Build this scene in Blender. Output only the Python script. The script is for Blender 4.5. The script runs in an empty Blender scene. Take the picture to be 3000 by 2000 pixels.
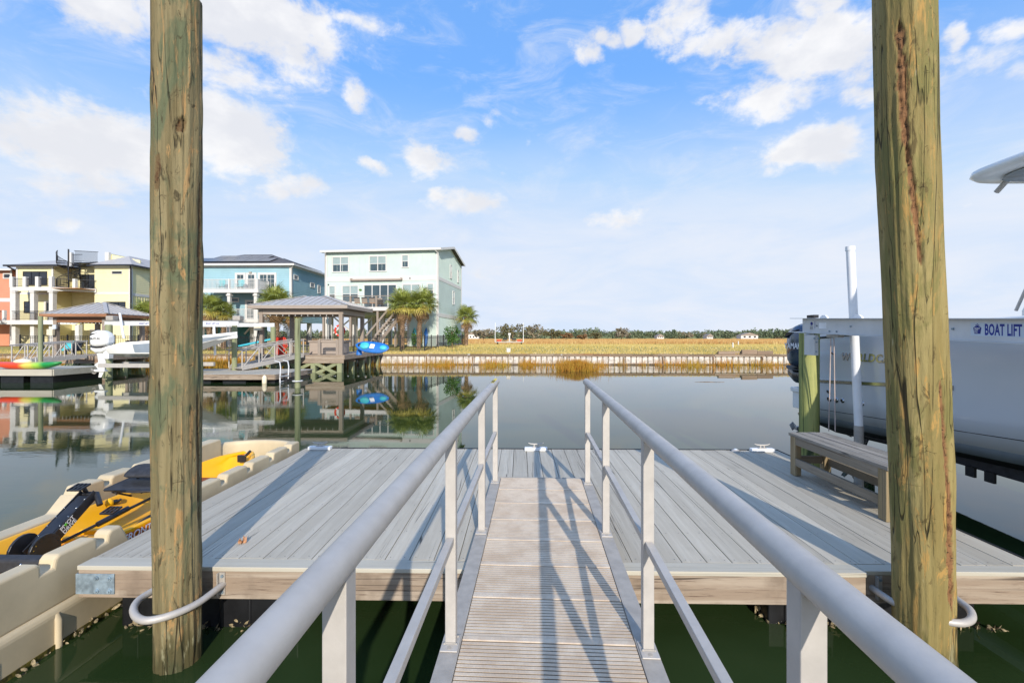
import bpy, math, random
import numpy as np
from mathutils import Vector, Matrix, noise
S = bpy.context.scene
C = S.collection
rnd = random.Random(11)
PI = math.pi
rad = math.radians

# ---------------------------------------------------------------- camera
CZ, FPX, YAW = 2.25, 1333.33, rad(1.07)
cam = bpy.data.cameras.new('camera')
cam.lens = 16.0; cam.sensor_width = 36.0; cam.sensor_fit = 'HORIZONTAL'
cam.shift_y = -12 / 3000
cam.clip_start = 0.05; cam.clip_end = 9000
camo = bpy.data.objects.new('camera', cam); C.objects.link(camo)
camo.location = (0, 0, CZ)
camo.rotation_euler = (PI / 2, 0, YAW)
S.camera = camo

# ---------------------------------------------------------------- render and colour
S.render.engine = 'CYCLES'
S.cycles.use_denoising = True
S.cycles.max_bounces = 6
S.cycles.diffuse_bounces = 3
S.cycles.glossy_bounces = 3
S.cycles.transparent_max_bounces = 8
S.cycles.sample_clamp_indirect = 6.0
S.view_settings.view_transform = 'Standard'
S.view_settings.look = 'None'
S.view_settings.exposure = 0.25
S.view_settings.gamma = 1.0
S.view_settings.use_curve_mapping = False

# ---------------------------------------------------------------- sun
SUN_EL, SUN_AZ = rad(25), rad(169.5)      # azimuth clockwise from +Y
sd = Vector((math.sin(SUN_AZ) * math.cos(SUN_EL), math.cos(SUN_AZ) * math.cos(SUN_EL), math.sin(SUN_EL)))
sl = bpy.data.lights.new('sun', 'SUN'); sl.energy = 4.0; sl.angle = rad(0.55); sl.color = (1.0, 0.915, 0.80)
slo = bpy.data.objects.new('sun', sl); C.objects.link(slo)
slo.rotation_euler = (-sd).to_track_quat('-Z', 'Y').to_euler()
slo.location = (8, -20, 20)

# ---------------------------------------------------------------- world: Nishita sky with clouds by direction
def lin(c):
    c = c / 255.0
    return c / 12.92 if c <= 0.04045 else ((c + 0.055) / 1.055) ** 2.4
def rgb(r, g, b, k=1.0): return (lin(r) * k, lin(g) * k, lin(b) * k, 1.0)

wd = bpy.data.worlds.new('World'); S.world = wd; wd.use_nodes = True
SKY_K = 0.10
def build_world():
    nt = wd.node_tree; N = nt.nodes; L = nt.links; N.clear()
    out = N.new('ShaderNodeOutputWorld'); bg = N.new('ShaderNodeBackground'); L.new(bg.outputs[0], out.inputs[0])
    bg.inputs[1].default_value = SKY_K
    sky = N.new('ShaderNodeTexSky'); sky.sky_type = 'NISHITA'; sky.sun_disc = False
    sky.sun_elevation = SUN_EL; sky.sun_rotation = SUN_AZ
    sky.air_density = 1.0; sky.dust_density = 0.6; sky.ozone_density = 2.0
    tc = N.new('ShaderNodeTexCoord')
    nrm = N.new('ShaderNodeVectorMath'); nrm.operation = 'NORMALIZE'; L.new(tc.outputs['Generated'], nrm.inputs[0])
    sep = N.new('ShaderNodeSeparateXYZ'); L.new(nrm.outputs[0], sep.inputs[0])
    def mth(op, a, b=None, clamp=False):
        m = N.new('ShaderNodeMath'); m.operation = op; m.use_clamp = clamp
        for i, x in enumerate((a, b)):
            if x is None: continue
            if isinstance(x, (int, float)): m.inputs[i].default_value = x
            else: L.new(x, m.inputs[i])
        return m.outputs[0]
    def smooth(x, a, b, lo=0, hi=1):
        m = N.new('ShaderNodeMapRange'); m.interpolation_type = 'SMOOTHSTEP'
        L.new(x, m.inputs[0]); m.inputs[1].default_value = a; m.inputs[2].default_value = b
        m.inputs[3].default_value = lo; m.inputs[4].default_value = hi
        return m.outputs[0]
    X, Y, Z = sep.outputs
    az = mth('ARCTAN2', X, Y); el = mth('ARCSINE', Z)
    cmb = N.new('ShaderNodeCombineXYZ'); L.new(az, cmb.inputs[0]); L.new(el, cmb.inputs[1])
    uv = cmb.outputs[0]
    # direction on a flat cloud layer, for the detail
    def nz(vec, sc, det, ro=0.55, dist=0.0, mul=(1, 1, 1)):
        mp = N.new('ShaderNodeMapping'); mp.inputs['Scale'].default_value = mul; L.new(vec, mp.inputs[0])
        n = N.new('ShaderNodeTexNoise'); n.inputs['Scale'].default_value = sc; n.inputs['Detail'].default_value = det
        n.inputs['Roughness'].default_value = ro; n.inputs['Distortion'].default_value = dist
        L.new(mp.outputs[0], n.inputs['Vector']); return n.outputs['Fac']
    warp = N.new('ShaderNodeTexNoise'); warp.inputs['Scale'].default_value = 9; warp.inputs['Detail'].default_value = 5
    L.new(uv, warp.inputs['Vector'])
    ws = N.new('ShaderNodeVectorMath'); ws.operation = 'MULTIPLY_ADD'
    L.new(warp.outputs['Color'], ws.inputs[0]); ws.inputs[1].default_value = (.10, .07, 0); ws.inputs[2].default_value = (-.05, -.035, 0)
    wa = N.new('ShaderNodeVectorMath'); wa.operation = 'ADD'; L.new(uv, wa.inputs[0]); L.new(ws.outputs[0], wa.inputs[1])
    wuv = wa.outputs[0]
    blobs = [(330,30,240,95,1.15),(215,0,130,60,.8),(740,60,330,120,1.2),(640,190,190,75,.9),(860,215,120,40,.55),(1060,85,110,38,.7),
             (290,430,330,125,1.2),(100,400,150,70,.9),(250,540,220,70,.75),(680,390,190,125,1.2),(600,330,140,110,1.1),(790,480,85,55,.8),
             (1027,268,52,46,.95),(850,265,60,24,.5),(1245,455,75,45,.95),(1320,470,50,25,.6),(1375,590,145,36,.85),(1285,572,50,32,.8),
             (845,542,100,44,1.),(1085,490,52,24,.9),(310,612,85,26,.75),(660,555,80,30,.5),(225,680,70,26,.4),
             (1375,385,45,28,.6),(1460,350,50,30,.45),(1715,160,48,34,.9),(1785,110,60,30,.85),(1860,80,48,42,1.),(1990,50,105,90,.95),
             (2110,118,170,45,.85),(2270,110,170,60,.85),(2420,150,200,130,1.15),(2260,290,150,70,.95),(2400,20,130,60,.95),(2520,290,90,40,.8),
             (2380,435,165,62,1.15),(2300,490,100,36,.8),(2860,190,160,60,.6),(2960,90,110,50,.7),(2790,130,40,60,.8),(2960,220,70,50,.6),
             (2085,300,55,24,.45),(1800,630,90,32,.6),(1440,800,110,30,.35)]
    acc = None
    for (u, v, ru, rv, a) in blobs:
        dx = (u - 1500) / FPX; dz = (988 - v) / FPX
        A = math.atan(dx) - YAW; E = math.atan2(dz, math.hypot(1, dx))
        ra = ru / FPX / (1 + dx * dx); re = rv / FPX / (1 + dz * dz) * math.cos(math.atan(dx)) * 1.05
        mp = N.new('ShaderNodeMapping'); mp.vector_type = 'TEXTURE'
        mp.inputs['Location'].default_value = (A, E, 0); mp.inputs['Scale'].default_value = (ra * 1.22, re * 1.22, 1)
        L.new(wuv, mp.inputs[0])
        ln = N.new('ShaderNodeVectorMath'); ln.operation = 'LENGTH'; L.new(mp.outputs[0], ln.inputs[0])
        g = smooth(ln.outputs['Value'], 1.35, 0.1, 0, a)
        acc = g if acc is None else mth('MAXIMUM', acc, g)
    # the rest of the sky carries the same kind of scattered cloud
    aw = mth('ABSOLUTE', az)
    outside = mth('MAXIMUM', smooth(aw, 0.80, 1.0), smooth(el, 0.62, 0.74))
    gen = smooth(nz(uv, 2.6, 5, mul=(1, 2.2, 1)), 0.50, 0.66)
    gen = mth('MULTIPLY', mth('MULTIPLY', gen, outside), 0.9)
    acc = mth('MAXIMUM', acc, gen)
    n1 = nz(uv, 13, 7, .62, .35, (1, 1.5, 1)); n2 = nz(uv, 45, 3, .6, 0, (1, 1.4, 1))
    dens = mth('ADD', acc, mth('MULTIPLY', mth('SUBTRACT', n1, .5), 1.75))
    dens = mth('ADD', dens, mth('MULTIPLY', mth('SUBTRACT', n2, .5), .6))
    cov = smooth(dens, 0.20, 0.92)
    # thin veil that thickens towards the horizon
    vn = nz(uv, 3.5, 6, .6, .6, (1, 3.5, 1))
    veil = mth('MULTIPLY', smooth(el, 0.52, 0.12), smooth(vn, 0.25, 0.7, .60, 1.0))
    wisps = mth('MULTIPLY', smooth(nz(uv, 5.5, 8, .65, .8, (1.0, 2.6, 1)), .44, .78), .55)
    # more veil on the right hand side, as a bank of thin high cloud
    side = smooth(az, -0.8, 0.2, .80, 1.0)
    veil = mth('MULTIPLY', veil, side)
    # clear-sky colour: Nishita pushed a little towards blue
    hsv = N.new('ShaderNodeHueSaturation'); hsv.inputs['Saturation'].default_value = 1.22; hsv.inputs['Value'].default_value = 2.3
    L.new(sky.outputs[0], hsv.inputs['Color'])
    cap = N.new('ShaderNodeMix'); cap.data_type = 'RGBA'; cap.blend_type = 'DARKEN'; cap.inputs[0].default_value = 1.0
    L.new(hsv.outputs[0], cap.inputs[6]); cap.inputs[7].default_value = (4.6, 6.3, 8.6, 1)
    def mixc(a, b, f):
        m = N.new('ShaderNodeMix'); m.data_type = 'RGBA'
        if isinstance(f, (int, float)): m.inputs[0].default_value = f
        else: L.new(f, m.inputs[0])
        for i, x in ((6, a), (7, b)):
            if isinstance(x, tuple): m.inputs[i].default_value = x
            else: L.new(x, m.inputs[i])
        return m.outputs[2]
    blue = mixc((1.7, 3.9, 8.6, 1), (3.6, 5.6, 8.4, 1), smooth(el, 0.55, 0.12))
    base = mixc(cap.outputs[2], blue, 0.75)
    c1 = mixc(base, (6.6, 7.1, 8.0, 1), wisps)
    c2 = mixc(c1, (7.15, 7.45, 8.15, 1), mth('MULTIPLY', veil, .93))
    shade = smooth(mth('ADD', nz(uv, 7, 5, .55, 0, (1, 1.6, 1)), mth('MULTIPLY', dens, -.10)), .30, .60)
    cc = mixc((6.9, 7.0, 7.4, 1), (8.4, 8.35, 8.4, 1), shade)
    c3 = mixc(c2, cc, mth('MULTIPLY', cov, .96))
    L.new(c3, bg.inputs[0])
build_world()

# ---------------------------------------------------------------- helpers
def W(u, v, z=None, Y=None, X=None):
    """the point of the place seen at pixel (u, v) of the photograph, on the plane z, Y or X"""
    a, b = (u - 1500) / FPX, (988 - v) / FPX
    d = Vector((-math.sin(YAW) + a * math.cos(YAW), math.cos(YAW) + a * math.sin(YAW), b))
    if z is not None: t = (z - CZ) / d.z
    elif Y is not None: t = Y / d.y
    else: t = X / d.x
    return Vector((d.x * t, d.y * t, CZ + d.z * t))

def chain(o):
    M = Matrix.Translation(o.location) @ o.rotation_euler.to_matrix().to_4x4()
    return chain(o.parent) @ M if o.parent is not None else M

class MB:
    """collects shapes; build() links them as one mesh object"""
    def __init__(s, M=None): s.v = []; s.f = []; s.sm = []; s.M = M
    def add(s, vs, fs, smooth=False):
        o = len(s.v)
        s.v += [tuple(s.M @ Vector(p)) if s.M is not None else tuple(p) for p in vs]
        s.f += [tuple(i + o for i in f) for f in fs]; s.sm += [smooth] * len(fs)
        return s
    def box(s, x0, x1, y0, y1, z0, z1):
        if x0 > x1: x0, x1 = x1, x0
        if y0 > y1: y0, y1 = y1, y0
        if z0 > z1: z0, z1 = z1, z0
        return s.add([(x0,y0,z0),(x1,y0,z0),(x1,y1,z0),(x0,y1,z0),(x0,y0,z1),(x1,y0,z1),(x1,y1,z1),(x0,y1,z1)],
              [(3,2,1,0),(4,5,6,7),(0,1,5,4),(1,2,6,5),(2,3,7,6),(3,0,4,7)])
    def bar(s, a, b, w, h=None, up=(0, 0, 1)):
        a, b = Vector(a), Vector(b); h = h or w
        d = (b - a).normalized(); u = Vector(up)
        if abs(d.dot(u)) > .99: u = Vector((0, 1, 0))
        r = d.cross(u).normalized(); u = r.cross(d).normalized()
        vs = [p + r * (i * w / 2) + u * (j * h / 2) for p in (a, b) for i, j in ((-1,-1),(1,-1),(1,1),(-1,1))]
        return s.add(vs, [(3,2,1,0),(4,5,6,7),(0,1,5,4),(1,2,6,5),(2,3,7,6),(3,0,4,7)])
    def tube(s, pts, r, n=10, caps=True, smooth=True):
        pts = [Vector(p) for p in pts]; rs = r if isinstance(r, (list, tuple)) else [r] * len(pts)
        vs = []; T = None; u = None
        for i, p in enumerate(pts):
            t = (pts[min(i + 1, len(pts) - 1)] - pts[max(i - 1, 0)]).normalized()
            if u is None:
                u = t.cross(Vector((0, 0, 1)))
                if u.length < .05: u = t.cross(Vector((0, 1, 0)))
            else: u = u - t * u.dot(t)
            u.normalize(); w = t.cross(u)
            vs += [p + (u * math.cos(2 * PI * k / n) + w * math.sin(2 * PI * k / n)) * rs[i] for k in range(n)]
        fs = [(i * n + k, i * n + (k + 1) % n, (i + 1) * n + (k + 1) % n, (i + 1) * n + k) for i in range(len(pts) - 1) for k in range(n)]
        s.add(vs, fs, smooth)
        if caps:
            s.add([vs[k] for k in range(n)], [tuple(range(n - 1, -1, -1))] )
            s.add(vs[-n:], [tuple(range(n))])
        return s
    def cyl(s, a, b, r, n=12, r2=None): return s.tube([a, b], [r, r if r2 is None else r2], n)
    def prism(s, poly, t0, t1, axis='x'):
        """poly of 2-D points swept along an axis from t0 to t1 (x: (y,z), y: (x,z), z: (x,y))"""
        f = {'x': lambda p, t: (t, p[0], p[1]), 'y': lambda p, t: (p[0], t, p[1]), 'z': lambda p, t: (p[0], p[1], t)}[axis]
        n = len(poly)
        ar = sum(poly[i][0] * poly[(i + 1) % n][1] - poly[(i + 1) % n][0] * poly[i][1] for i in range(n))
        if (ar > 0) == (axis == 'y'): poly = poly[::-1]
        vs = [f(p, t0) for p in poly] + [f(p, t1) for p in poly]
        fs = [tuple(range(n - 1, -1, -1)), tuple(range(n, 2 * n))] + [(i, (i + 1) % n, (i + 1) % n + n, i + n) for i in range(n)]
        return s.add(vs, fs)
    def sphere(s, c, r, n=10, m=7, sc=(1, 1, 1)):
        vs = []; 
        for i in range(m + 1):
            th = PI * i / m
            vs += [(c[0] + r * sc[0] * math.sin(th) * math.cos(2 * PI * k / n), c[1] + r * sc[1] * math.sin(th) * math.sin(2 * PI * k / n), c[2] + r * sc[2] * math.cos(th)) for k in range(n)]
        fs = [(i * n + k, (i + 1) * n + k, (i + 1) * n + (k + 1) % n, i * n + (k + 1) % n) for i in range(m) for k in range(n)]
        return s.add(vs, fs, True)
    def loft(s, rows, closed=True, caps=True, smooth=True):
        n = len(rows[0]); vs = [p for r in rows for p in r]
        fs = [(i * n + k, i * n + (k + 1) % n, (i + 1) * n + (k + 1) % n, (i + 1) * n + k) for i in range(len(rows) - 1) for k in range(n if closed else n - 1)]
        s.add(vs, fs, smooth)
        if caps: s.add(rows[0], [tuple(range(n - 1, -1, -1))]); s.add(rows[-1], [tuple(range(n))])
        return s
    def mesh(s, name, mat):
        me = bpy.data.meshes.new(name); me.from_pydata(s.v, [], s.f)
        me.polygons.foreach_set('use_smooth', s.sm)
        if mat: me.materials.append(mat)
        me.update(); return me
    def build(s, name, mat, parent=None, world=False, bevel=0, seg=2, label=None, cat=None, group=None, kind=None, origin=None):
        if world and parent is not None:
            Mi = chain(parent).inverted()
            s.v = [tuple(Mi @ Vector(p)) for p in s.v]
        if origin is not None:
            o3 = Vector(origin); s.v = [tuple(Vector(p) - o3) for p in s.v]
        o = bpy.data.objects.new(name, s.mesh(name, mat)); C.objects.link(o)
        if origin is not None: o.location = origin
        if parent is not None: o.parent = parent
        if bevel:
            m = o.modifiers.new('bevel', 'BEVEL'); m.width = bevel; m.segments = seg; m.limit_method = 'ANGLE'; m.angle_limit = rad(35)
        tag(o, label, cat, group, kind); return o

def tag(o, label=None, cat=None, group=None, kind=None):
    for k, v in (('label', label), ('category', cat), ('group', group), ('kind', kind)):
        if v: o[k] = v
    return o
def thing(name, label, cat, loc=(0, 0, 0), rz=0.0, group=None):
    o = bpy.data.objects.new(name, None); C.objects.link(o); o.empty_display_size = .2
    o.location = loc; o.rotation_euler = (0, 0, rz); return tag(o, label, cat, group)
def inst(name, me, parent=None, loc=(0, 0, 0), rot=(0, 0, 0), sc=(1, 1, 1)):
    o = bpy.data.objects.new(name, me); C.objects.link(o); o.location = loc; o.rotation_euler = rot; o.scale = sc
    if parent is not None: o.parent = parent
    return o
def copy_tree(o, parent=None):
    c = o.copy(); C.objects.link(c)
    if parent is not None: c.parent = parent
    for ch in list(o.children): copy_tree(ch, c)
    return c
def text_mesh(body, size, mat, extrude=.002, offset=0.0, shear=0.0, spacing=1.0, align='LEFT'):
    cu = bpy.data.curves.new('lettering', 'FONT'); cu.body = body; cu.size = size; cu.extrude = extrude; cu.offset = offset
    cu.shear = shear; cu.space_character = spacing; cu.resolution_u = 3; cu.align_x = align
    to = bpy.data.objects.new('lettering', cu)
    me = bpy.data.meshes.new_from_object(to); me.materials.clear(); me.materials.append(mat)
    bpy.data.objects.remove(to); return me
def lettering(body, size, mat, parent, loc, xdir, ydir, **kw):
    """flat print on a surface: xdir is the reading direction, ydir the upward one (parent's frame)"""
    me = text_mesh(body, size, mat, **kw)
    x = Vector(xdir).normalized(); y = Vector(ydir).normalized(); z = x.cross(y)
    M = Matrix((x, y, z)).transposed().to_4x4(); M.translation = Vector(loc)
    me.transform(M)
    o = bpy.data.objects.new('lettering', me); C.objects.link(o); o.parent = parent; return o

# ---------------------------------------------------------------- materials
class NT:
    def __init__(s, name):
        s.m = bpy.data.materials.new(name); s.m.use_nodes = True; s.nt = s.m.node_tree; s.N = s.nt.nodes; s.L = s.nt.links
        s.b = s.N['Principled BSDF']
        s.tc = s.N.new('ShaderNodeTexCoord'); s.oi = None
    def put(s, x, sock):
        if isinstance(x, (int, float)): sock.default_value = x
        elif isinstance(x, tuple): sock.default_value = x
        else: s.L.new(x, sock)
    def coord(s, scale=(1, 1, 1), per_object=True, kind='Object'):
        mp = s.N.new('ShaderNodeMapping'); s.L.new(s.tc.outputs[kind], mp.inputs[0]); mp.inputs['Scale'].default_value = scale
        if per_object:
            if s.oi is None: s.oi = s.N.new('ShaderNodeObjectInfo')
            vm = s.N.new('ShaderNodeVectorMath'); vm.operation = 'SCALE'; vm.inputs[0].default_value = (37, 53, 71); s.L.new(s.oi.outputs['Random'], vm.inputs['Scale'])
            s.L.new(vm.outputs[0], mp.inputs['Location'])
        return mp.outputs[0]
    def rand(s):
        if s.oi is None: s.oi = s.N.new('ShaderNodeObjectInfo')
        return s.oi.outputs['Random']
    def noise(s, vec, sc=1, det=4, ro=.55, dist=0.0):
        n = s.N.new('ShaderNodeTexNoise'); s.L.new(vec, n.inputs['Vector'])
        n.inputs['Scale'].default_value = sc; n.inputs['Detail'].default_value = det; n.inputs['Roughness'].default_value = ro; n.inputs['Distortion'].default_value = dist
        return n.outputs['Fac']
    def voro(s, vec, sc=1, feat='DISTANCE_TO_EDGE'):
        n = s.N.new('ShaderNodeTexVoronoi'); n.feature = feat; s.L.new(vec, n.inputs['Vector']); n.inputs['Scale'].default_value = sc
        return n.outputs['Distance']
    def math(s, op, a, b=0.0, clamp=False):
        m = s.N.new('ShaderNodeMath'); m.operation = op; m.use_clamp = clamp; s.put(a, m.inputs[0]); s.put(b, m.inputs[1]); return m.outputs[0]
    def ramp(s, x, a, b, lo=0.0, hi=1.0):
        m = s.N.new('ShaderNodeMapRange'); m.interpolation_type = 'SMOOTHSTEP'; s.L.new(x, m.inputs[0])
        m.inputs[1].default_value = a; m.inputs[2].default_value = b; m.inputs[3].default_value = lo; m.inputs[4].default_value = hi; return m.outputs[0]
    def mix(s, a, b, f, mode='MIX'):
        m = s.N.new('ShaderNodeMix'); m.data_type = 'RGBA'; m.blend_type = mode; s.put(f, m.inputs[0]); s.put(a, m.inputs[6]); s.put(b, m.inputs[7]); return m.outputs[2]
    def bump(s, h, strength=.4, dist=.01):
        n = s.N.new('ShaderNodeBump'); s.L.new(h, n.inputs['Height']); n.inputs['Strength'].default_value = strength; n.inputs['Distance'].default_value = dist
        s.L.new(n.outputs[0], s.b.inputs['Normal'])
    def end(s, col, rough=.5, metal=0.0, spec=.5):
        s.put(col, s.b.inputs['Base Color']); s.put(rough, s.b.inputs['Roughness']); s.put(metal, s.b.inputs['Metallic'])
        s.b.inputs['Specular IOR Level'].default_value = spec; return s.m

MT = {}
def plain(name, col, rough=.5, metal=0.0, var=.10, sc=3.0, bump=0.0, spec=.5, bsc=60.0):
    t = NT(name); v = t.coord((1, 1, 1))
    n = t.noise(v, sc, 6, .6)
    dk = tuple(c * (1 - var * 2.2) for c in col[:3]) + (1,); lt = tuple(min(1, c * (1 + var)) for c in col[:3]) + (1,)
    c = t.mix(dk, lt, t.ramp(n, .25, .72))
    if bump: t.bump(t.noise(v, bsc, 4), bump, .004)
    MT[name] = t.end(c, rough, metal, spec); return MT[name]
def wood(name, base, dark, light, grain='Y', streak=1.0, crack=.5, rough=.75, stain=None, gs=26, rvar=.25, bump=.5, nails=False):
    t = NT(name); g = {'X': (.045, 1, 1), 'Y': (1, .045, 1), 'Z': (1, 1, .045)}[grain]
    v = t.coord(tuple(q * 1.0 for q in g)); vi = t.coord((1, 1, 1))
    wide = t.noise(v, gs * .35, 5, .6, .3); fine = t.noise(v, gs * 2.6, 5, .7, .2)
    c = t.mix(base, light, t.ramp(wide, .40, .72))
    c = t.mix(c, dark, t.math('MULTIPLY', t.ramp(fine, .52, .80), .75 * streak))
    blot = t.noise(vi, 2.3, 5, .6)
    c = t.mix(c, tuple(q * .72 for q in base[:3]) + (1,), t.ramp(blot, .52, .75, 0, .6 * streak))
    if stain: c = t.mix(c, stain, t.ramp(t.noise(t.coord(tuple(q * 1.0 if q < 1 else 1.2 for q in g)), 3.4, 5, .6), .55, .72, 0, .75))
    ce = t.voro(t.coord(tuple(.35 * q if q < 1 else q for q in g)), gs * .55)
    cm = t.math('MULTIPLY', t.ramp(ce, .035, .006), t.ramp(t.noise(v, gs * .22, 3), .52, .60))
    c = t.mix(c, tuple(q * .30 for q in dark[:3]) + (1,), t.math('MULTIPLY', cm, crack))
    r = t.rand(); c = t.mix(c, (0, 0, 0, 1), t.math('MULTIPLY', r, rvar))
    h = t.math('SUBTRACT', t.math('ADD', t.math('MULTIPLY', wide, .5), t.math('MULTIPLY', fine, .6)), t.math('MULTIPLY', cm, 1.2))
    t.bump(h, bump, .004)
    MT[name] = t.end(c, rough); return MT[name]

plain('galv', rgb(186, 181, 174), .5, .15, .05, 9, .12)
plain('galv_dull', rgb(170, 164, 155), .58, .10, .08, 12, .15)
plain('zinc', rgb(150, 168, 180), .50, .45, .22, 14, .2)
plain('chrome', rgb(190, 194, 198), .16, 1.0, .05)
plain('white_alu', rgb(208, 209, 208), .38, .05, .05, 3)
plain('white_pvc', rgb(232, 234, 236), .35, 0, .03)
plain('white_paint', rgb(214, 212, 208), .55, 0, .04, 1.2)
plain('trim_white', rgb(212, 210, 206), .55, 0, .03, 1.0)
plain('black_plastic', rgb(38, 39, 44), .38, 0, .2, 8)
plain('black_fabric', rgb(46, 48, 54), .72, 0, .2, 20, .3)
plain('black_rail', rgb(34, 34, 38), .45, .2, .1)
plain('black_drum', rgb(24, 25, 28), .45, 0, .3, 5, .2)
plain('rubber', rgb(28, 30, 34), .6, 0, .2)
plain('tan_poly', rgb(202, 185, 152), .50, 0, .07, 2.2, .05)
plain('kayak_yellow', rgb(255, 182, 8), .40, 0, .04, 2, .03)
plain('kayak_orange', rgb(226, 104, 22), .45, 0, .06)
plain('gelcoat', rgb(204, 209, 215), .10, 0, .015, .6, 0, .6)
plain('boot_stripe', rgb(120, 128, 134), .35, 0, .08)
plain('bottom_paint', rgb(26, 28, 32), .6, 0, .2)
plain('engine_blue', rgb(58, 76, 100), .14, .35, .05)
plain('engine_dark', rgb(24, 36, 52), .22, .2, .05)
plain('engine_white', rgb(240, 240, 236), .25, 0, .03)
plain('print_blue', rgb(22, 44, 140), .5)
plain('print_white', rgb(240, 240, 240), .5)
plain('print_grey', rgb(198, 208, 218), .5, 0, .02)
plain('print_black', rgb(28, 28, 34), .5)
plain('print_orange', rgb(214, 84, 24), .5)
plain('print_lime', rgb(90, 190, 50), .5)
plain('caution_yellow', rgb(232, 205, 40), .5, 0, .08)
plain('orange_red', rgb(214, 62, 40), .6)
plain('rope', rgb(196, 178, 170), .8)
plain('teal', rgb(70, 190, 200), .5, 0, .08)
plain('blue_plastic', rgb(30, 110, 190), .5)
plain('oyster', rgb(150, 135, 104), .8, 0, .45, 30, .8)
plain('algae', rgb(92, 84, 24), .8, 0, .5, 30, .6)
plain('leaf_dead', rgb(176, 130, 96), .8, 0, .3, 30)
plain('fender_cream', rgb(232, 220, 190), .6, 0, .1)
# dock paint: pale grey-green solid stain, worn along the grain
wood('deck_paint', rgb(188, 180, 163), rgb(124, 116, 104), rgb(202, 195, 179), 'Y', .5, .85, .7, gs=52, rvar=.22, bump=.35)
wood('deck_paint_x', rgb(184, 178, 162), rgb(118, 112, 102), rgb(194, 189, 174), 'X', .4, .5, .62, gs=34, rvar=.06, bump=.35)
wood('fascia_wood', rgb(150, 132, 113), rgb(80, 56, 42), rgb(180, 166, 148), 'X', 1.7, 1.0, .8, stain=rgb(150, 104, 72), gs=30, rvar=.12)
wood('bench_wood', rgb(138, 128, 112), rgb(84, 72, 58), rgb(160, 150, 134), 'Y', 1.0, .9, .8, stain=rgb(116, 104, 76), gs=40, rvar=.25)
wood('bench_wood_x', rgb(132, 118, 98), rgb(80, 66, 50), rgb(154, 142, 120), 'X', 1.0, .9, .8, stain=rgb(110, 98, 66), gs=40, rvar=.3)
wood('bench_wood_z', rgb(150, 132, 100), rgb(90, 72, 48), rgb(168, 152, 120), 'Z', 1.0, .9, .8, stain=rgb(120, 106, 66), gs=40, rvar=.25)
wood('bench_top', rgb(146, 139, 128), rgb(64, 58, 52), rgb(176, 168, 156), 'Y', 1.8, 1.0, .8, stain=rgb(96, 92, 94), gs=46, rvar=.22)
wood('pile_green', rgb(142, 148, 112), rgb(98, 98, 68), rgb(160, 164, 128), 'Z', .8, .7, .8, stain=rgb(120, 136, 102), gs=14, rvar=.12)
wood('pile_lift', rgb(142, 148, 84), rgb(58, 92, 54), rgb(172, 172, 108), 'Z', 1.2, .9, .7, stain=rgb(66, 112, 66), gs=14, rvar=.05)
wood('stain_brown', rgb(154, 140, 127), rgb(104, 88, 78), rgb(156, 144, 132), 'Z', .5, .3, .7, gs=14, rvar=.1)
wood('stain_brown_x', rgb(166, 152, 139), rgb(122, 106, 94), rgb(176, 164, 152), 'X', .5, .3, .7, gs=14, rvar=.1)
wood('cedar_x', rgb(142, 96, 66), rgb(92, 58, 40), rgb(170, 124, 90), 'X', 1, .5, .75, gs=14, rvar=.2)
wood('old_plank_x', rgb(150, 128, 106), rgb(96, 70, 52), rgb(176, 160, 140), 'X', 1.2, .8, .8, stain=rgb(156, 92, 46), gs=8, rvar=.35)
wood('grey_plank_z', rgb(150, 142, 130), rgb(110, 100, 88), rgb(168, 160, 150), 'Z', .8, .5, .8, gs=14, rvar=.2)
# ================================================================= water
def water_mat():
    t = NT('water'); v = t.coord((1, 1, 1), False)
    # murky green creek water; long low ripples
    n1 = t.noise(t.coord((.55, 1.5, 1), False), 1.5, 3, .5, .4); n2 = t.noise(t.coord((1, 2.4, 1), False), 7.0, 3, .55)
    patch = t.ramp(t.noise(t.coord((.10, .05, 1), False), 1.0, 3), .42, .60, .12, 1.0)
    t.bump(t.math('MULTIPLY', t.math('ADD', n1, t.math('MULTIPLY', n2, .22)), patch), .055, .03)
    c = t.mix(rgb(34, 50, 24), rgb(46, 62, 36), t.ramp(t.noise(v, .35, 4), .35, .65))
    m = t.end(c, .015, 0, .5); t.b.inputs['IOR'].default_value = 1.39; return m
MB().add([(-400, -60, 0), (400, -60, 0), (400, 37.9, 0), (-400, 37.9, 0)], [(0, 1, 2, 3)]).build('water', water_mat(), kind='structure')

# ================================================================= floating dock in front
DZ = .55; DX0, DX1, DY0, DY1 = -3.30, 3.86, 3.36, 6.93
dock = thing('floating_dock', 'grey green painted plank floating dock in the foreground, with three cleats and two pile hoops', 'floating dock', ((DX0 + DX1) / 2, DY0, 0))
def dl(p): return (p[0] - dock.location.x, p[1] - dock.location.y, p[2])
def shade_box(x0, x1, y0, y1, z0, z1, r=.006):
    return MB().box(x0, x1, y0, y1, z0, z1)
pl_me = None; x = DX0 + .02; k = 0; pw = .183; r_ = random.Random(3)
me = MB().box(-pw / 2, pw / 2, 0, DY1 - DY0 - .11, -.038, 0).mesh('plank', MT['deck_paint'])
npl = int((DX1 - DX0) / (pw + .0045)); step = (DX1 - DX0 - .004) / npl
for i in range(npl):
    o = inst('plank', me, dock, dl((DX0 + .002 + step * (i + .5), DY0 + .105, DZ + r_.uniform(-.002, .002))), (0, r_.uniform(-.004, .004), 0), ((step - .0065) / pw, 1, 1))
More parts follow.
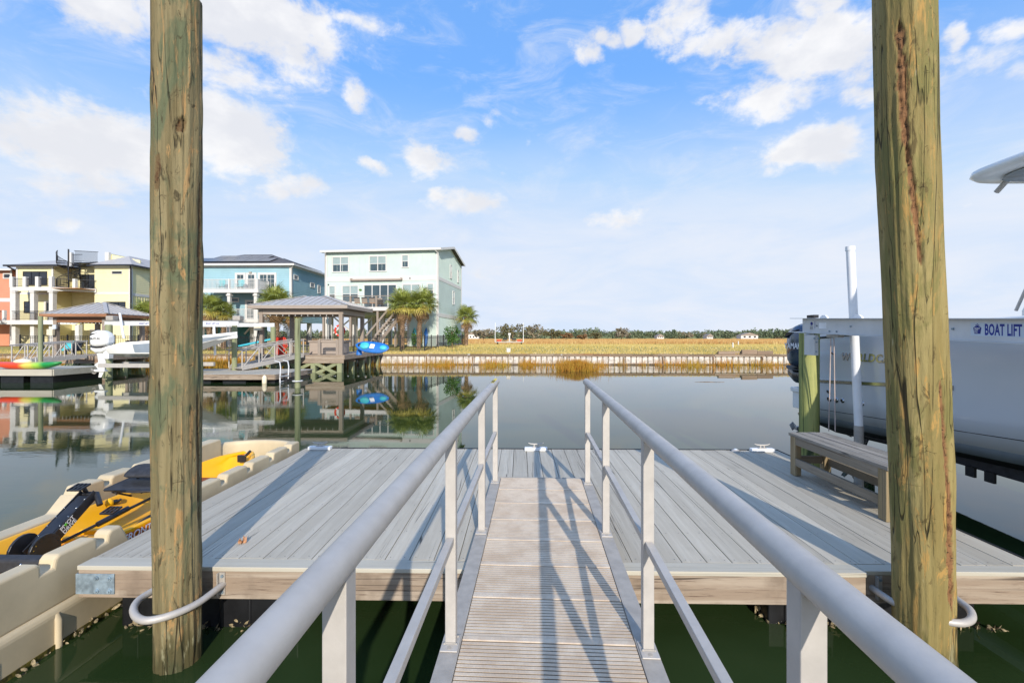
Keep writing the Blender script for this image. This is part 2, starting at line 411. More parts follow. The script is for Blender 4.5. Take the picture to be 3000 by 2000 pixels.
# trim board along the front, in two lengths; the left one stands a little proud
sx = W(2550, 1684, z=DZ).x
MB().box(DX0, sx - .003, DY0 - .035, DY0 + .10, DZ - .03, DZ + .003).build('trim_board', MT['deck_paint_x'], dock, True, .004)
MB().box(sx + .003, DX1, DY0, DY0 + .10, DZ - .03, DZ + .001).build('trim_board', MT['deck_paint_x'], dock, True, .004)
MB().box(DX0 + .006, sx - .012, DY0 - .030, DY0 + .012, DZ - .235, DZ - .032).build('fascia_board', MT['fascia_wood'], dock, True, .004)
MB().box(sx - .006, DX1 - .004, DY0 + .008, DY0 + .046, DZ - .235, DZ - .032).build('fascia_board', MT['fascia_wood'], dock, True, .004)
for xx in (DX0 + .002, DX1 - .04):
    MB().box(xx, xx + .038, DY0 + .05, DY1 - .04, DZ - .235, DZ - .042).build('side_board', MT['bench_wood'], dock, True)
MB().box(DX0 + .04, DX1 - .04, DY1 - .038, DY1, DZ - .235, DZ - .042).build('back_board', MT['fascia_wood'], dock, True)
MB().box(DX0, DX1 + .02, DY1 + .001, DY1 + .028, DZ - .13, DZ + .008).box(DX1 + .001, DX1 + .022, DY0 + .2, DY1, DZ - .12, DZ + .006).build('rubber_edge', MT['rubber'], dock, True)
# joists under the planks
j = MB()
for i in range(7): j.box(DX0 + .05, DX1 - .05, DY0 + .4 + i * .5, DY0 + .438 + i * .5, DZ - .22, DZ - .042)
j.build('joist', MT['fascia_wood'], dock, True)
# black floats
def drum(x0, x1, y0, y1):
    m = MB().box(x0, x1, y0, y1, -.28, DZ - .24); xx = x0 + .12
    while xx < x1 - .05: m.box(xx, xx + .03, y0 - .012, y1 + .01, -.26, DZ - .27); xx += .22
    return m.build('float', MT['black_drum'], dock, True, .03, 3)
drum(-3.12, -1.72, 3.50, 4.75); drum(-3.12, -1.72, 4.95, 6.7); drum(1.95, 3.55, 3.62, 4.85); drum(1.95, 3.55, 5.0, 6.7)
def oysters(name, segs, n, parent=None, size=.04, seed=5, zr=.06, **kw):
    r = random.Random(seed); m = MB()
    for _ in range(n):
        a, b = segs[r.randrange(len(segs))]; t = r.random(); p = Vector(a).lerp(Vector(b), t)
        p += Vector((r.uniform(-.03, .03), r.uniform(-.05, .02), r.uniform(-zr, zr * .5)))
        s_ = size * r.uniform(.5, 1.3); ax = Vector((r.uniform(-1, 1), r.uniform(-1, .2), r.uniform(-.5, 1))).normalized(); bx = ax.orthogonal().normalized(); cx = ax.cross(bx)
        vs = [p + ax * s_ * u + bx * s_ * w * .55 + cx * s_ * h * .3 for u, w, h in ((-1,0,0),(-.3,.8,.2),(.5,.7,.1),(1,0,0),(.5,-.7,.1),(-.3,-.8,.2),(0,0,.9),(0,0,-.5))]
        m.add(vs, [(0,1,6),(1,2,6),(2,3,6),(3,4,6),(4,5,6),(5,0,6),(1,0,7),(2,1,7),(3,2,7),(4,3,7),(5,4,7),(0,5,7)])
    return m.build(name, MT['oyster'], parent, True, **kw)
oysters('oyster_growth', [((-3.12, 3.5, .02), (-1.72, 3.5, .02)), ((-1.72, 3.5, .02), (-1.72, 4.7, .02)), ((1.95, 3.62, .02), (3.55, 3.62, .02)), ((1.95, 3.62, .02), (1.95, 4.8, .02)), ((3.4, 3.6, -.02), (3.75, 3.6, -.03))], 520, dock, .034, 5, .07, kind='stuff')

# galvanised corner plates with bolts
def plate(x0, x1):
    p = MB().box(x0, x1, DY0 - .040 if x0 < 0 else DY0 - .004, DY0 - .031 if x0 < 0 else DY0 + .006, DZ - .205, DZ - .055).build('corner_plate', MT['zinc'], dock, True, .002)
    fy = DY0 - .040 if x0 < 0 else DY0 - .004
    for bx in ((.16, .255) if x0 < 0 else (.05, .14)):
        for bz in (DZ - .085, DZ - .18):
            MB().cyl((x0 + bx, fy, bz), (x0 + bx, fy - .007, bz), .017, 14).cyl((x0 + bx, fy - .007, bz), (x0 + bx, fy - .016, bz), .009, 6).build('bolt', MT['zinc'], p, True)
    if x0 < 0: MB().box(x0, x0 + .008, DY0 - .03, DY0 + .15, DZ - .205, DZ - .055).build('plate_return', MT['zinc'], p, True)
plate(DX0 - .006, DX0 + .285); plate(3.66, 3.864)
# pile hoops: bent pipe on the fascia, round each mooring pile
def hoop(pts, zc, bx, label, right=False):
    P = [W(u, v, z=zc) for u, v in pts]
    # smooth the path
    Q = [P[0]]
    for i in range(len(P) - 1):
        p0, p1, p2, p3 = P[max(i - 1, 0)], P[i], P[i + 1], P[min(i + 2, len(P) - 1)]
        for s_ in (.25, .5, .75, 1):
            Q.append(.5 * ((2 * p1) + (-p0 + p2) * s_ + (2 * p0 - 5 * p1 + 4 * p2 - p3) * s_ ** 2 + (-p0 + 3 * p1 - 3 * p2 + p3) * s_ ** 3))
    h = MB().tube(Q, .0235, 16).build('pile_hoop', MT['galv'], dock, True, label=label)
    fy = DY0 + (.006 if right else -.031)
    for cx in bx:
        b = MB().box(cx - .022, cx + .022, fy - .008, fy, DZ - .20, DZ - .035).box(cx - .026, cx - .018, fy - .03, fy, DZ - .20, DZ - .035).build('hoop_plate', MT['galv_dull'], dock, True, .001)
        for bz in (DZ - .06, DZ - .178): MB().cyl((cx + .004, fy - .006, bz), (cx + .004, fy - .018, bz), .011, 8).build('bolt', MT['zinc'], b, True)
hz = DZ - .125
hoop([(654, 1710), (585, 1762), (512, 1797), (439, 1816), (402, 1808), (391, 1783), (406, 1757), (439, 1735), (470, 1717)], hz, (W(652, 1710, z=hz).x, W(470, 1717, z=hz).x), 'pipe hoop round the left mooring pile')
hoop([(2553, 1720), (2617, 1763), (2696, 1798), (2760, 1817), (2818, 1824), (2846, 1812), (2843, 1788), (2818, 1766), (2790, 1745), (2765, 1722)], hz, (W(2560, 1712, z=hz).x, W(2770, 1718, z=hz).x), 'pipe hoop round the right mooring pile', True)
# cleats on white blocks
def cleat(u, lab):
    p = W(u, 1326, z=DZ); y = DY1 - .09
    root = MB().box(p.x - .17, p.x + .17, y - .045, y + .045, DZ + .003, DZ + .052).build('cleat_block', MT['white_pvc'], dock, True, .008, 3, label=lab)
    MB().box(p.x - .055, p.x + .055, y - .028, y + .028, DZ + .0525, DZ + .060).cyl((p.x - .03, y, DZ + .055), (p.x - .022, y, DZ + .098), .011, 10).cyl((p.x + .03, y, DZ + .055), (p.x + .022, y, DZ + .098), .011, 10).tube(
        [(p.x - .115, y, DZ + .118), (p.x - .08, y, DZ + .104), (p.x - .03, y, DZ + .098), (p.x + .03, y, DZ + .098), (p.x + .08, y, DZ + .104), (p.x + .115, y, DZ + .118)], [.004, .009, .012, .012, .009, .004], 10).build('cleat', MT['galv'], root, True)
cleat(921, 'cleat on white block at the left end of the far edge'); cleat(1571, 'cleat on white block beyond the gangway foot'); cleat(2240, 'cleat on white block beside the bench')
p = W(2155, 1322, z=DZ)
dlt = MB().tube([(p.x, p.y, DZ), (p.x, p.y, DZ + .02), (p.x, p.y, DZ + .032)], [.062, .055, .035], 16).build('dock_light', MT['galv'], dock, True)
MB().sphere((p.x, p.y, DZ + .03), .03, 10, 5, (1, 1, .5)).build('light_lens', MT['print_grey'], dlt, True)
# screw heads on the plank ends
m = MB()
for i in range(npl):
    for dx in (-.055, .055):
        for yy in (DY0 + .14, DY0 + .62, DY0 + 1.24, DY0 + 1.86, DY0 + 2.48, DY0 + 3.1, DY1 - .06):
            cx = DX0 + step * (i + .5) + dx + r_.uniform(-.006, .006); cy = yy + r_.uniform(-.008, .008)
            m.add([(cx + .0042 * math.cos(a), cy + .0042 * math.sin(a), DZ + .0035) for a in (0, 1.05, 2.1, 3.14, 4.2, 5.24)], [(0, 1, 2, 3, 4, 5)])
m.build('screw_heads', MT['black_plastic'], dock, True, kind='stuff')
# dry leaf and a few flecks
p = W(711, 1590, z=DZ)
lf = MB()
for a in range(5):
    an = a * 1.25; d = Vector((math.cos(an), math.sin(an), .25)) * .035; s_ = Vector((-d.y, d.x, .1)) * .5
    lf.add([p + Vector((0, 0, .004)), p + d * .6 + s_, p + d + Vector((0, 0, .012)), p + d * .6 - s_], [(0, 1, 2, 3)])
lf.build('dead_leaf', MT['leaf_dead'], origin=p, label='small curled brown dry leaf lying on the dock planks left of the gangway', cat='leaf')

# ================================================================= gangway
TZ = .65
gang = thing('gangway', 'aluminium gangway with ribbed treads and round handrails running down the middle of the view', 'gangway', (.07, -.002, TZ), rad(-1.8))
def tread_mat():
    t = NT('tread'); v = t.coord((1, 1, 1))
    n = t.noise(v, 5, 6, .65); g = t.noise(v, 160, 3, .6)
    c = t.mix(rgb(212, 190, 164), rgb(234, 216, 192), t.ramp(n, .35, .65))
    c = t.mix(c, rgb(150, 132, 116), t.ramp(g, .55, .75, 0, .35))
    wv = t.N.new('ShaderNodeTexWave'); wv.bands_direction = 'X'; wv.inputs['Scale'].default_value = 46; wv.inputs['Distortion'].default_value = .6; t.L.new(t.coord((1, 1, 1), False), wv.inputs['Vector'])
    c = t.mix(c, rgb(150, 136, 122), t.ramp(wv.outputs['Fac'], .78, 1.0, 0, .28))
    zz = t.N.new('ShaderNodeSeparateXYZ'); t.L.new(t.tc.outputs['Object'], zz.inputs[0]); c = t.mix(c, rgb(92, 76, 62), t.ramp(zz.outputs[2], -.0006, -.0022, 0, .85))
    t.bump(t.math('ADD', wv.outputs['Fac'], g), .35, .0015)
    return t.end(c, .5, .25)
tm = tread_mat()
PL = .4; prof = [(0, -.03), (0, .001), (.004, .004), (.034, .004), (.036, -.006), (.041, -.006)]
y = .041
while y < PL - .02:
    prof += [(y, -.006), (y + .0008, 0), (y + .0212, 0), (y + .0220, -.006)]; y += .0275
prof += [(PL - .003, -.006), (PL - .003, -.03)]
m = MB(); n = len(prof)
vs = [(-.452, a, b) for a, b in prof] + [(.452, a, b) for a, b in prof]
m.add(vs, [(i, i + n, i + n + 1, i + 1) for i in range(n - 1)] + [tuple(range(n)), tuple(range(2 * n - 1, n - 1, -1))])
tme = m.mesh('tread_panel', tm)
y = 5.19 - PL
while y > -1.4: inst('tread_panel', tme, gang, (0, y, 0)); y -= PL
# side channels, end plate
for sx_ in (-1, 1):
    MB().box(sx_ * .456, sx_ * .555, -1.5, 5.16, -.012, .006).box(sx_ * .456, sx_ * .462, -1.5, 5.16, -.11, -.013).box(sx_ * .548, sx_ * .555, -1.5, 5.16, -.11, -.013).build('side_channel', MT['galv_dull'], gang, False, .002)
MB().box(-.5, .5, 5.192, 5.215, -.10, .002).build('end_plate', MT['galv_dull'], gang)
MB().box(-.456, .456, -1.5, 5.1, -.12, -.035).build('underside', MT['galv_dull'], gang)
# rollers carry the foot of the gangway on the dock
for sx_ in (-.42, .42):
    MB().cyl((sx_ - .02, 5.0, DZ - TZ + .036), (sx_ + .02, 5.0, DZ - TZ + .036), .034, 16).build('wheel', MT['rubber'], gang)
py = [5.04, 3.75, 2.37, 1.0, -.35]
PX = .508
for sx_ in (-1, 1):
    for i, yy in enumerate(py):
        po = MB().box(sx_ * PX - .0275, sx_ * PX + .0275, yy - .0275, yy + .0275, .014, 1.078).build('post', MT['galv'], gang, False, .003)
        MB().box(sx_ * PX - .045, sx_ * PX + .045, yy - .085, yy + .045, .0065, .0135).build('foot_plate', MT['galv'], po, False, .003)
        w = MB()
        for c_ in ((-.03, -.03), (.03, -.03), (-.03, .03), (.03, .03)):
            w.sphere((sx_ * PX + c_[0], yy + c_[1], .014), .009, 6, 4, (1, 1, .7))
        for t_ in range(9): w.sphere((sx_ * PX - .028 + .007 * t_, yy - .029, .0145), .0065, 6, 4)
        w.cyl((sx_ * PX, yy - .062, .0135), (sx_ * PX, yy - .062, .016), .011, 12)
        for t_ in range(7): w.sphere((sx_ * PX - .021 + .007 * t_, yy - .029, 1.07), .007, 6, 4)
        w.build('weld', MT['galv_dull'], po, kind='stuff')
        if i < 4:
            y0 = py[i + 1]
            MB().box(sx_ * PX - .019, sx_ * PX + .019, y0 + .029, yy - .029, .526, .564).build('mid_rail', MT['galv'], gang, False, .003)
    hr = MB().tube([(sx_ * PX, -1.5, 1.10), (sx_ * PX, 2, 1.10), (sx_ * PX, 5.15, 1.10)], .0385, 36).build('handrail', MT['galv'], gang)
    hr.modifiers.new('bevel', 'BEVEL').width = .004; hr.modifiers[0].limit_method = 'ANGLE'; hr.modifiers[0].angle_limit = rad(60)
    MB().sphere((sx_ * PX, 5.148, 1.10), .037, 20, 10, (1, .35, 1)).build('rail_cap', MT['galv'], hr)
# yellow caution sticker at the far end of the left rail
m = MB(); a0, a1 = rad(62), rad(118)
vs = []; 
for yy in (4.62, 5.10):
    for k in range(7): a = a0 + (a1 - a0) * k / 6; vs.append((-PX + .0392 * math.cos(a), yy, 1.10 + .0392 * math.sin(a)))
m.add(vs, [(k, k + 1, k + 8, k + 7) for k in range(6)], True); m.build('sticker', MT['caution_yellow'], gang)
lettering('CAUTION', .046, MT['print_black'], gang, (-PX + .017, 4.64, 1.1397), (0, 1, 0), (-1, 0, 0), extrude=.0003, offset=.001, spacing=1.25)

# ================================================================= mooring piles
def pile_mat(name, cols, tan, green, gouge):
    t = NT(name); v = t.coord((1, 1, .06), False); vi = t.coord((1, 1, .35), False); vf = t.coord((1, 1, 1), False)
    warp = t.noise(t.coord((1, 1, .5), False), 3.5, 3)
    wide = t.noise(v, 9, 6, .6, .8); fine = t.noise(v, 60, 5, .7, .3)
    c = t.mix(cols[0], cols[1], t.ramp(wide, .35, .68))
    c = t.mix(c, green, t.ramp(t.noise(vi, 3.6, 6, .68, .6), .49, .60, 0, .9))
    c = t.mix(c, tan, t.ramp(t.noise(t.coord((1, 1, .16), False), 11, 7, .72, 1.6), .555, .62, 0, .9))
    c = t.mix(c, cols[2], t.ramp(t.noise(t.coord((1, 1, .3), False), 17, 7, .76, .8), .56, .64, 0, .85))
    c = t.mix(c, cols[2], t.ramp(fine, .55, .8, 0, .6))
    # long drying checks and short cross checks
    n_a = t.noise(t.coord((1, 1, .030), False), 9, 1.5, .4); n_b = t.noise(t.coord((1, 1, .05), False), 21, 1.5, .4)
    ra = t.math('ABSOLUTE', t.math('SUBTRACT', n_a, .5)); rb = t.math('ABSOLUTE', t.math('SUBTRACT', n_b, .47))
    cm = t.math('MULTIPLY', t.ramp(ra, .010, .002), t.ramp(t.noise(t.coord((1, 1, .5), False), 3.5, 3), .44, .52))
    cm = t.math('MAXIMUM', cm, t.math('MULTIPLY', t.ramp(rb, .012, .003), t.ramp(t.noise(t.coord((1, 1, .35), False), 5.5, 3), .50, .57, 0, .7)))
    e2 = t.voro(t.coord((.8, .8, 2.4), False), 9); cm2 = t.math('MULTIPLY', t.ramp(e2, .018, .004), t.ramp(t.noise(vf, 9, 4), .63, .68))
    cm = t.math('MAXIMUM', cm, t.math('MULTIPLY', cm2, .55))
    c = t.mix(c, rgb(40, 34, 22), t.math('MULTIPLY', cm, .85))
    at = t.N.new('ShaderNodeAttribute'); at.attribute_name = 'scar'
    sc = t.N.new('ShaderNodeSeparateColor'); t.L.new(at.outputs['Color'], sc.inputs[0])
    gm = t.mix(gouge, rgb(84, 56, 34), t.ramp(t.noise(t.coord((1, 1, .5), False), 40, 5, .7), .45, .65))
    gm = t.mix(gm, rgb(34, 24, 16), t.ramp(t.noise(t.coord((.6, .6, 1.6), False), 34, 4, .6), .58, .66))
    c = t.mix(c, gm, sc.outputs['Red'])
    c = t.mix(c, rgb(196, 146, 84), t.math('MULTIPLY', sc.outputs['Blue'], .8))
    # wet, weed-dark band at the waterline
    z = t.N.new('ShaderNodeSeparateXYZ'); t.L.new(t.tc.outputs['Object'], z.inputs[0])
    wet = t.ramp(t.math('ADD', z.outputs[2], t.math('MULTIPLY', t.noise(t.coord((1, 1, .25), False), 14, 5), -.55)), .02, -.18)
    c = t.mix(c, rgb(62, 60, 34), t.math('MULTIPLY', wet, .75))
    c = t.mix(c, rgb(176, 172, 138), t.math('MULTIPLY', t.ramp(z.outputs[2], .45, .05), t.ramp(t.noise(t.coord((1, 1, .2), False), 16, 5), .56, .64, 0, .6)))
    h = t.math('SUBTRACT', t.math('ADD', t.math('MULTIPLY', wide, .6), t.math('MULTIPLY', fine, .35)), cm)
    pv = t.voro(t.coord((1, 1, .16), False), 26, 'F1'); c = t.mix(c, rgb(198, 186, 150), t.math('MULTIPLY', t.ramp(pv, .16, .05), t.ramp(t.noise(vi, 7, 4), .56, .66, 0, .6)))
    h = t.math('ADD', h, t.math('MULTIPLY', t.noise(t.coord((1, 1, .2), False), 40, 6, .7), .5))
    t.bump(h, .95, .013)
    return t.end(c, .8, 0, .3)
def mooring_pile(label, axis, rfun, z0, z1, mat, scars, seed, rings=340, seg=128, dz_top=.0):
    base = axis(0.0); v = []; col = []
    r = random.Random(seed)
    for i in range(rings + 1):
        z = z0 + (z1 - z0) * i / rings; c = axis(z) - base; rr = rfun(z)
        vd = Vector((-axis(z).x, -axis(z).y, 0)).normalized(); a0 = math.atan2(vd.y, vd.x)     # faces the camera side
        for k in range(seg):
            a = a0 + 2 * PI * k / seg; an = 2 * PI * k / seg; an = an - 2 * PI if an > PI else an
            q = Vector((math.cos(a) * 2.2, math.sin(a) * 2.2, z * .55 + seed)); d = (noise.noise(q) * .012 + noise.noise(q * Vector((2.5, 2.5, 1.2)).length) * .0035)
            d += noise.noise(Vector((math.cos(a) * 9, math.sin(a) * 9, z * .7 + seed))) * .004 - abs(noise.noise(Vector((math.cos(a) * 6 + seed, math.sin(a) * 6, z * .35)))) * .006 + max(0, noise.noise(Vector((math.cos(a) * 5, math.sin(a) * 5, z * 2.2 + seed))) - .25) * .02
            s_ = 0.0; ring_ = 0.0
            for (za, zb, ta, tb, wa, dep, kind) in scars:
                f = (z - za) / (zb - za)
                if -.02 <= f <= 1.02:
                    ca = math.asin(max(-.98, min(.98, ta + (tb - ta) * f))); w = wa * (.45 + .55 * math.sin(PI * min(max(f, 0), 1)) ** .5) * (1 + .65 * noise.noise(Vector((z * 9, ca, seed)))) * min(1, 12 * f + .15) * min(1, 12 * (1 - f) + .1)
                    e = 1 - abs(math.sin(an) - math.sin(ca)) / max(w, 1e-4) if abs(an) < PI / 2 else -1
                    e += .5 * noise.noise(Vector((an * 14, z * 22, seed)))
                    if kind == 'line': ring_ = max(ring_, 1.0 if abs(f - .5) < .3 else 0)
                    elif e > 0: s_ = max(s_, min(1, e * 4))
                    if kind != 'line' and e > 0: d -= dep * min(1, e * 3) * (.7 + .6 * noise.noise(Vector((an * 9, z * 16, seed + 3))))
            v.append((c.x + (rr + d) * math.cos(a), c.y + (rr + d) * math.sin(a), z)); col.append((s_, 0, ring_, 1))
    n = seg
    f = [(i * n + k, i * n + (k + 1) % n, (i + 1) * n + (k + 1) % n, (i + 1) * n + k) for i in range(rings) for k in range(n)]
    m = MB(); m.add(v, f, True); m.add(v[-n:], [tuple(range(n))])
    o = m.build('mooring_pile', mat, origin=None, label=label, cat='piling'); o.location = base
    ca_ = o.data.color_attributes.new('scar', 'FLOAT_COLOR', 'POINT')
    buf = np.zeros((len(o.data.vertices), 4), dtype=np.float32); buf[:len(col)] = np.array(col, dtype=np.float32); ca_.data.foreach_set('color', buf.ravel())
    return o
PLZ = lambda t: t
def left_axis(z):
    yy = 3.13 - .10 * max(0, z) / 4.5
    u = 521 - (z - .3) * .5; p = W(u, 988, Y=yy); return Vector((p.x, p.y, 0))
mooring_pile('weathered green brown timber piling on the left, standing in a pipe hoop', left_axis, lambda z: .1405 + .004 * z / 4.5, -.7, 4.53,
    pile_mat('pile_left_wood', (rgb(108, 97, 66), rgb(140, 128, 94), rgb(66, 58, 38)), rgb(168, 134, 88), rgb(92, 100, 74), rgb(104, 86, 58)),
    [(3.60, 3.70, .12, .2, .20, .022, 'gouge'), (3.2, 3.45, -.75, -.7, .10, .006, 'gouge'), (2.3, 3.3, .80, .86, .06, .008, 'gouge'), (.9, 1.9, .90, .80, .06, .010, 'gouge'), (3.93, 3.945, -1, 1, 2, 0, 'line')], 4)
def right_axis(z):
    pts = [(-.7, 2716), (.25, 2706), (.9, 2701), (1.6, 2690), (2.9, 2668), (3.6, 2656), (4.8, 2644)]
    for (a, u0), (b, u1) in zip(pts, pts[1:]):
        if z <= b or b == 4.8: u = u0 + (u1 - u0) * (z - a) / (b - a); break
    p = W(u, 988, Y=3.12 - .02 * z); return Vector((p.x, p.y, 0))
mooring_pile('yellowish timber piling at the right with a long brown torn scar, leaning to the left', right_axis, lambda z: .158 + .0012 * z, -.7, 4.8,
    pile_mat('pile_right_wood', (rgb(134, 119, 72), rgb(156, 141, 92), rgb(94, 80, 48)), rgb(176, 140, 80), rgb(122, 116, 68), rgb(138, 100, 66)),
    [(3.45, 4.25, -.05, -.15, .17, .020, 'gouge'), (2.70, 3.5, .28, -.02, .11, .018, 'gouge'), (.95, 2.0, .93, .72, .07, .008, 'gouge'), (.45, 1.25, .90, .80, .10, .016, 'gouge')], 9)

# ================================================================= bench
bx0, bx1, by0, by1, bz = 3.36, 3.80, 4.24, 5.74, DZ + .515
bench = thing('bench', 'weathered grey wooden bench standing on the right side of the dock', 'bench', ((bx0 + bx1) / 2, (by0 + by1) / 2, DZ + .004))
nb = 4; w_ = (bx1 - bx0 + .02) / nb
for i in range(nb): MB().box(bx0 - .01 + i * w_ + .003, bx0 - .01 + (i + 1) * w_ - .003, by0 - .02, by1 + .02, bz - .036, bz + rnd.uniform(-.002, .002)).build('seat_plank', MT['bench_top'], bench, True, .003)
for xx in (bx0 + .02, bx1 - .02):
    for yy in (by0 + .055, by1 - .055):
        MB().box(xx - .019, xx + .019, yy - .05, yy + .05, DZ + .005, bz - .038).build('leg', MT['bench_wood_z'], bench, True, .003)
        MB().box(xx - .019 + (.04 if xx < 3.5 else -.04), xx + .019 + (.04 if xx < 3.5 else -.04), yy - .045, yy + .045, DZ + .005, bz - .13).build('leg', MT['bench_wood_z'], bench, True, .003)
for xx in (bx0 + .02, bx1 - .02):
    MB().box(xx - .018, xx + .018, by0 + .107, by1 - .107, bz - .13, bz - .038).build('apron', MT['bench_wood'], bench, True, .003)
    MB().box(xx - .018, xx + .018, by0 + .107, by1 - .107, DZ + .13, DZ + .22).build('stretcher', MT['bench_wood'], bench, True, .003)
for yy in (by0 + .055, by1 - .055):
    MB().box(bx0 + .08, bx1 - .08, yy - .018, yy + .018, DZ + .15, DZ + .24).build('stretcher', MT['bench_wood_x'], bench, True, .003)
    MB().box(bx0 + .08, bx1 - .08, yy - .018, yy + .018, bz - .13, bz - .038).build('apron', MT['bench_wood_x'], bench, True, .003)
MB().prism([(bx0 + .09, bz - .06), (bx0 + .30, bz - .05), (bx0 + .36, bz - .33), (bx0 + .27, bz - .36)], by0 - .03, by0 - .018, 'y').build('bracket_plate', MT['galv_dull'], bench, True, .004)
# ================================================================= floating kayak port beside the dock
port = thing('kayak_port', 'tan plastic floating kayak port with notched walls along the left edge of the dock', 'kayak dock', (-4.1, 3.2, 0))
def notched(x0, x1, segs, zb, zt, y_end_slope=None, name='wall', parent=port, nd=.085, drop0=None):
    """a moulded wall with an upstanding notch between blocks"""
    poly = [(segs[0][0], zb)]
    for i, (a, b) in enumerate(segs):
        zs = zt
        poly += [(a, zs - nd), (a + .012, zs - .03), (a + .04, zs)] if i else ([(a, drop0), (a + .10, zs)] if drop0 else [(a, zs)])
        if i < len(segs) - 1: poly += [(b - .02, zs), (b, zs - .03), (b, zs - nd)]
        else: poly += [(b - .02, zs)] + ([(y_end_slope, zb)] if y_end_slope else [(b, zs - .03), (b, zb)])
    return MB().prism(poly, x0, x1, 'x').build(name, MT['tan_poly'], parent, True, .022, 3)
notched(-3.53, -3.40, [(1.7, 2.62), (2.68, 3.17), (3.25, 3.60), (3.68, 3.84)], .28, .655, 4.02, 'inner_wall')
notched(-3.53, -3.40, [(4.72, 5.12), (5.20, 5.62), (5.70, 6.12), (6.20, 6.60), (6.68, 6.95)], .28, .66, None, 'inner_wall')
MB().box(-3.54, -3.39, 4.02, 4.72, .27, .40).build('entry_sill', MT['tan_poly'], port, True, .03, 3)
MB().prism([(1.7, .28), (1.7, .47), (4.50, .47), (4.66, .62), (4.70, .28)], -4.80, -4.62, 'x').build('outer_wall', MT['tan_poly'], port, True, .022, 3)
notched(-4.80, -4.62, [(4.62, 4.98), (5.05, 5.42), (5.50, 5.92), (6.0, 6.4), (6.48, 6.95)], .28, .685, None, 'outer_wall', drop0=.50)
# pontoons: outer faces with ledge, ribs and pockets
def pontoon(x0, x1, face):
    m = MB().prism([(x0, -.3), (x0, .25), (x0 + (.03 if face > 0 else .03), .29), (x1 - .03, .29), (x1, .25), (x1, -.3)], 1.7, 7.0, 'y')
    o = m.build('pontoon', MT['tan_poly'], port, True, .02, 2)
    xf = x1 if face > 0 else x0
    for yy in (2.15, 2.75, 3.25, 3.85, 4.45, 5.05, 5.65, 6.25):
        MB().tube([(xf, yy, -.28), (xf, yy, .20), (xf - face * .02, yy, .235)], .026, 10).build('rib', MT['tan_poly'], o, True)
    for yy in (2.45, 4.15, 5.35): MB().prism([(yy - .10, .02), (yy - .12, .20), (yy + .12, .20), (yy + .10, .02)], xf, xf + face * .012, 'x').build('pocket', MT['tan_poly'], o, True, .005)
    return o
pontoon(-3.72, -3.365, 1); pontoon(-4.92, -4.58, -1)
MB().box(-4.60, -3.70, 1.7, 7.0, -.25, .10).build('floor', MT['tan_poly'], port, True, .02)
pts = [W(607 + i * 0, 1400, Y=6) for i in range(0)]
# rounded far end
m = MB(); rows = []
for k in range(13):
    a = PI * k / 12; cx, cy = -4.12, 6.93
    for_ = lambda r_, z_: (cx + r_ * math.cos(a), cy + r_ * .55 * math.sin(a), z_)
    rows.append([for_(.68, .26), for_(.68, .55), for_(.655, .60), for_(.56, .60), for_(.53, .55), for_(.53, .26)])
m.loft(rows).build('end_wall', MT['tan_poly'], port, True, .012)
m = MB(); rows = []
for k in range(13):
    a = PI * k / 12
    rows.append([(-4.14 + .78 * math.cos(a), 6.93 + .5 * math.sin(a), -.3), (-4.14 + .78 * math.cos(a), 6.93 + .5 * math.sin(a), .27), (-4.14 + .4 * math.cos(a), 6.93 + .2 * math.sin(a), .275), (-4.14 + .4 * math.cos(a), 6.93 + .2 * math.sin(a), -.3)])
m.loft(rows).build('end_pontoon', MT['tan_poly'], port, True)
m = MB().box(-3.71, -3.358, 1.7, 7.0, -.1, .035).build('algae_line', MT['algae'], port, True)
oysters('oyster_growth', [((-3.35, 1.7, .02), (-3.35, 6.5, .02))], 260, port, .03, 8, .05, kind='stuff')
MB().box(-3.43, -3.36, 5.95, 6.25, .30, .50).build('mount_bracket', MT['zinc'], port, True, .006)

# ================================================================= yellow pedal kayak lying in the port
kx = -4.01
kay = thing('kayak', 'yellow sit-on-top pedal kayak with black folding seat lying in the tan port', 'kayak', (kx, 4.7, .12))
KY0, KY1 = 2.62, 6.62
def kb(t): return .43 * max(0.0, 1 - abs(2 * t - 1.02) ** 3.2) ** .75 + .03
def kz(t): return .50 + .10 * abs(2 * t - 1) ** 2.6
hull = []; deck_ = []
for i in range(41):
    t = i / 40; y = KY0 + (KY1 - KY0) * t; b = kb(t); z = kz(t)
    if t > .93: z -= .03 * (t - .93) / .07
    hull.append([(kx - b, y, z), (kx - b * 1.02, y, z - .05), (kx - b * .93, y, z - .17), (kx - b * .6, y, z - .31), (kx - b * .15, y, z - .34), (kx + b * .15, y, z - .34), (kx + b * .6, y, z - .31), (kx + b * .93, y, z - .17), (kx + b * 1.02, y, z - .05), (kx + b, y, z)])
    # well: bow tank, cockpit, stern tank
    d = .17 if .16 < t < .93 else .05
    if .16 < t < .22: d = .05 + .12 * (t - .16) / .06
    d = min(d, .17); f = b - .045; g = b * .70
    mid = -.02 if .3 < t < .9 else 0
    deck_.append([(kx - b, y, z), (kx - b + .02, y, z + .012), (kx - f, y, z + .004), (kx - f + .03, y, z - d * .45), (kx - g, y, z - d * .62), (kx - g + .05, y, z - d), (kx - .07, y, z - d + mid), (kx + .07, y, z - d + mid), (kx + g - .05, y, z - d), (kx + g, y, z - d * .62), (kx + f - .03, y, z - d * .45), (kx + f, y, z + .004), (kx + b - .02, y, z + .012), (kx + b, y, z)])
h_ = MB().loft(hull, closed=False, caps=False); h_.build('hull', MT['kayak_yellow'], kay, True)
MB().loft(deck_, closed=False, caps=False).build('deck', MT['kayak_yellow'], kay, True)
kzt = lambda y: kz((y - KY0) / (KY1 - KY0))
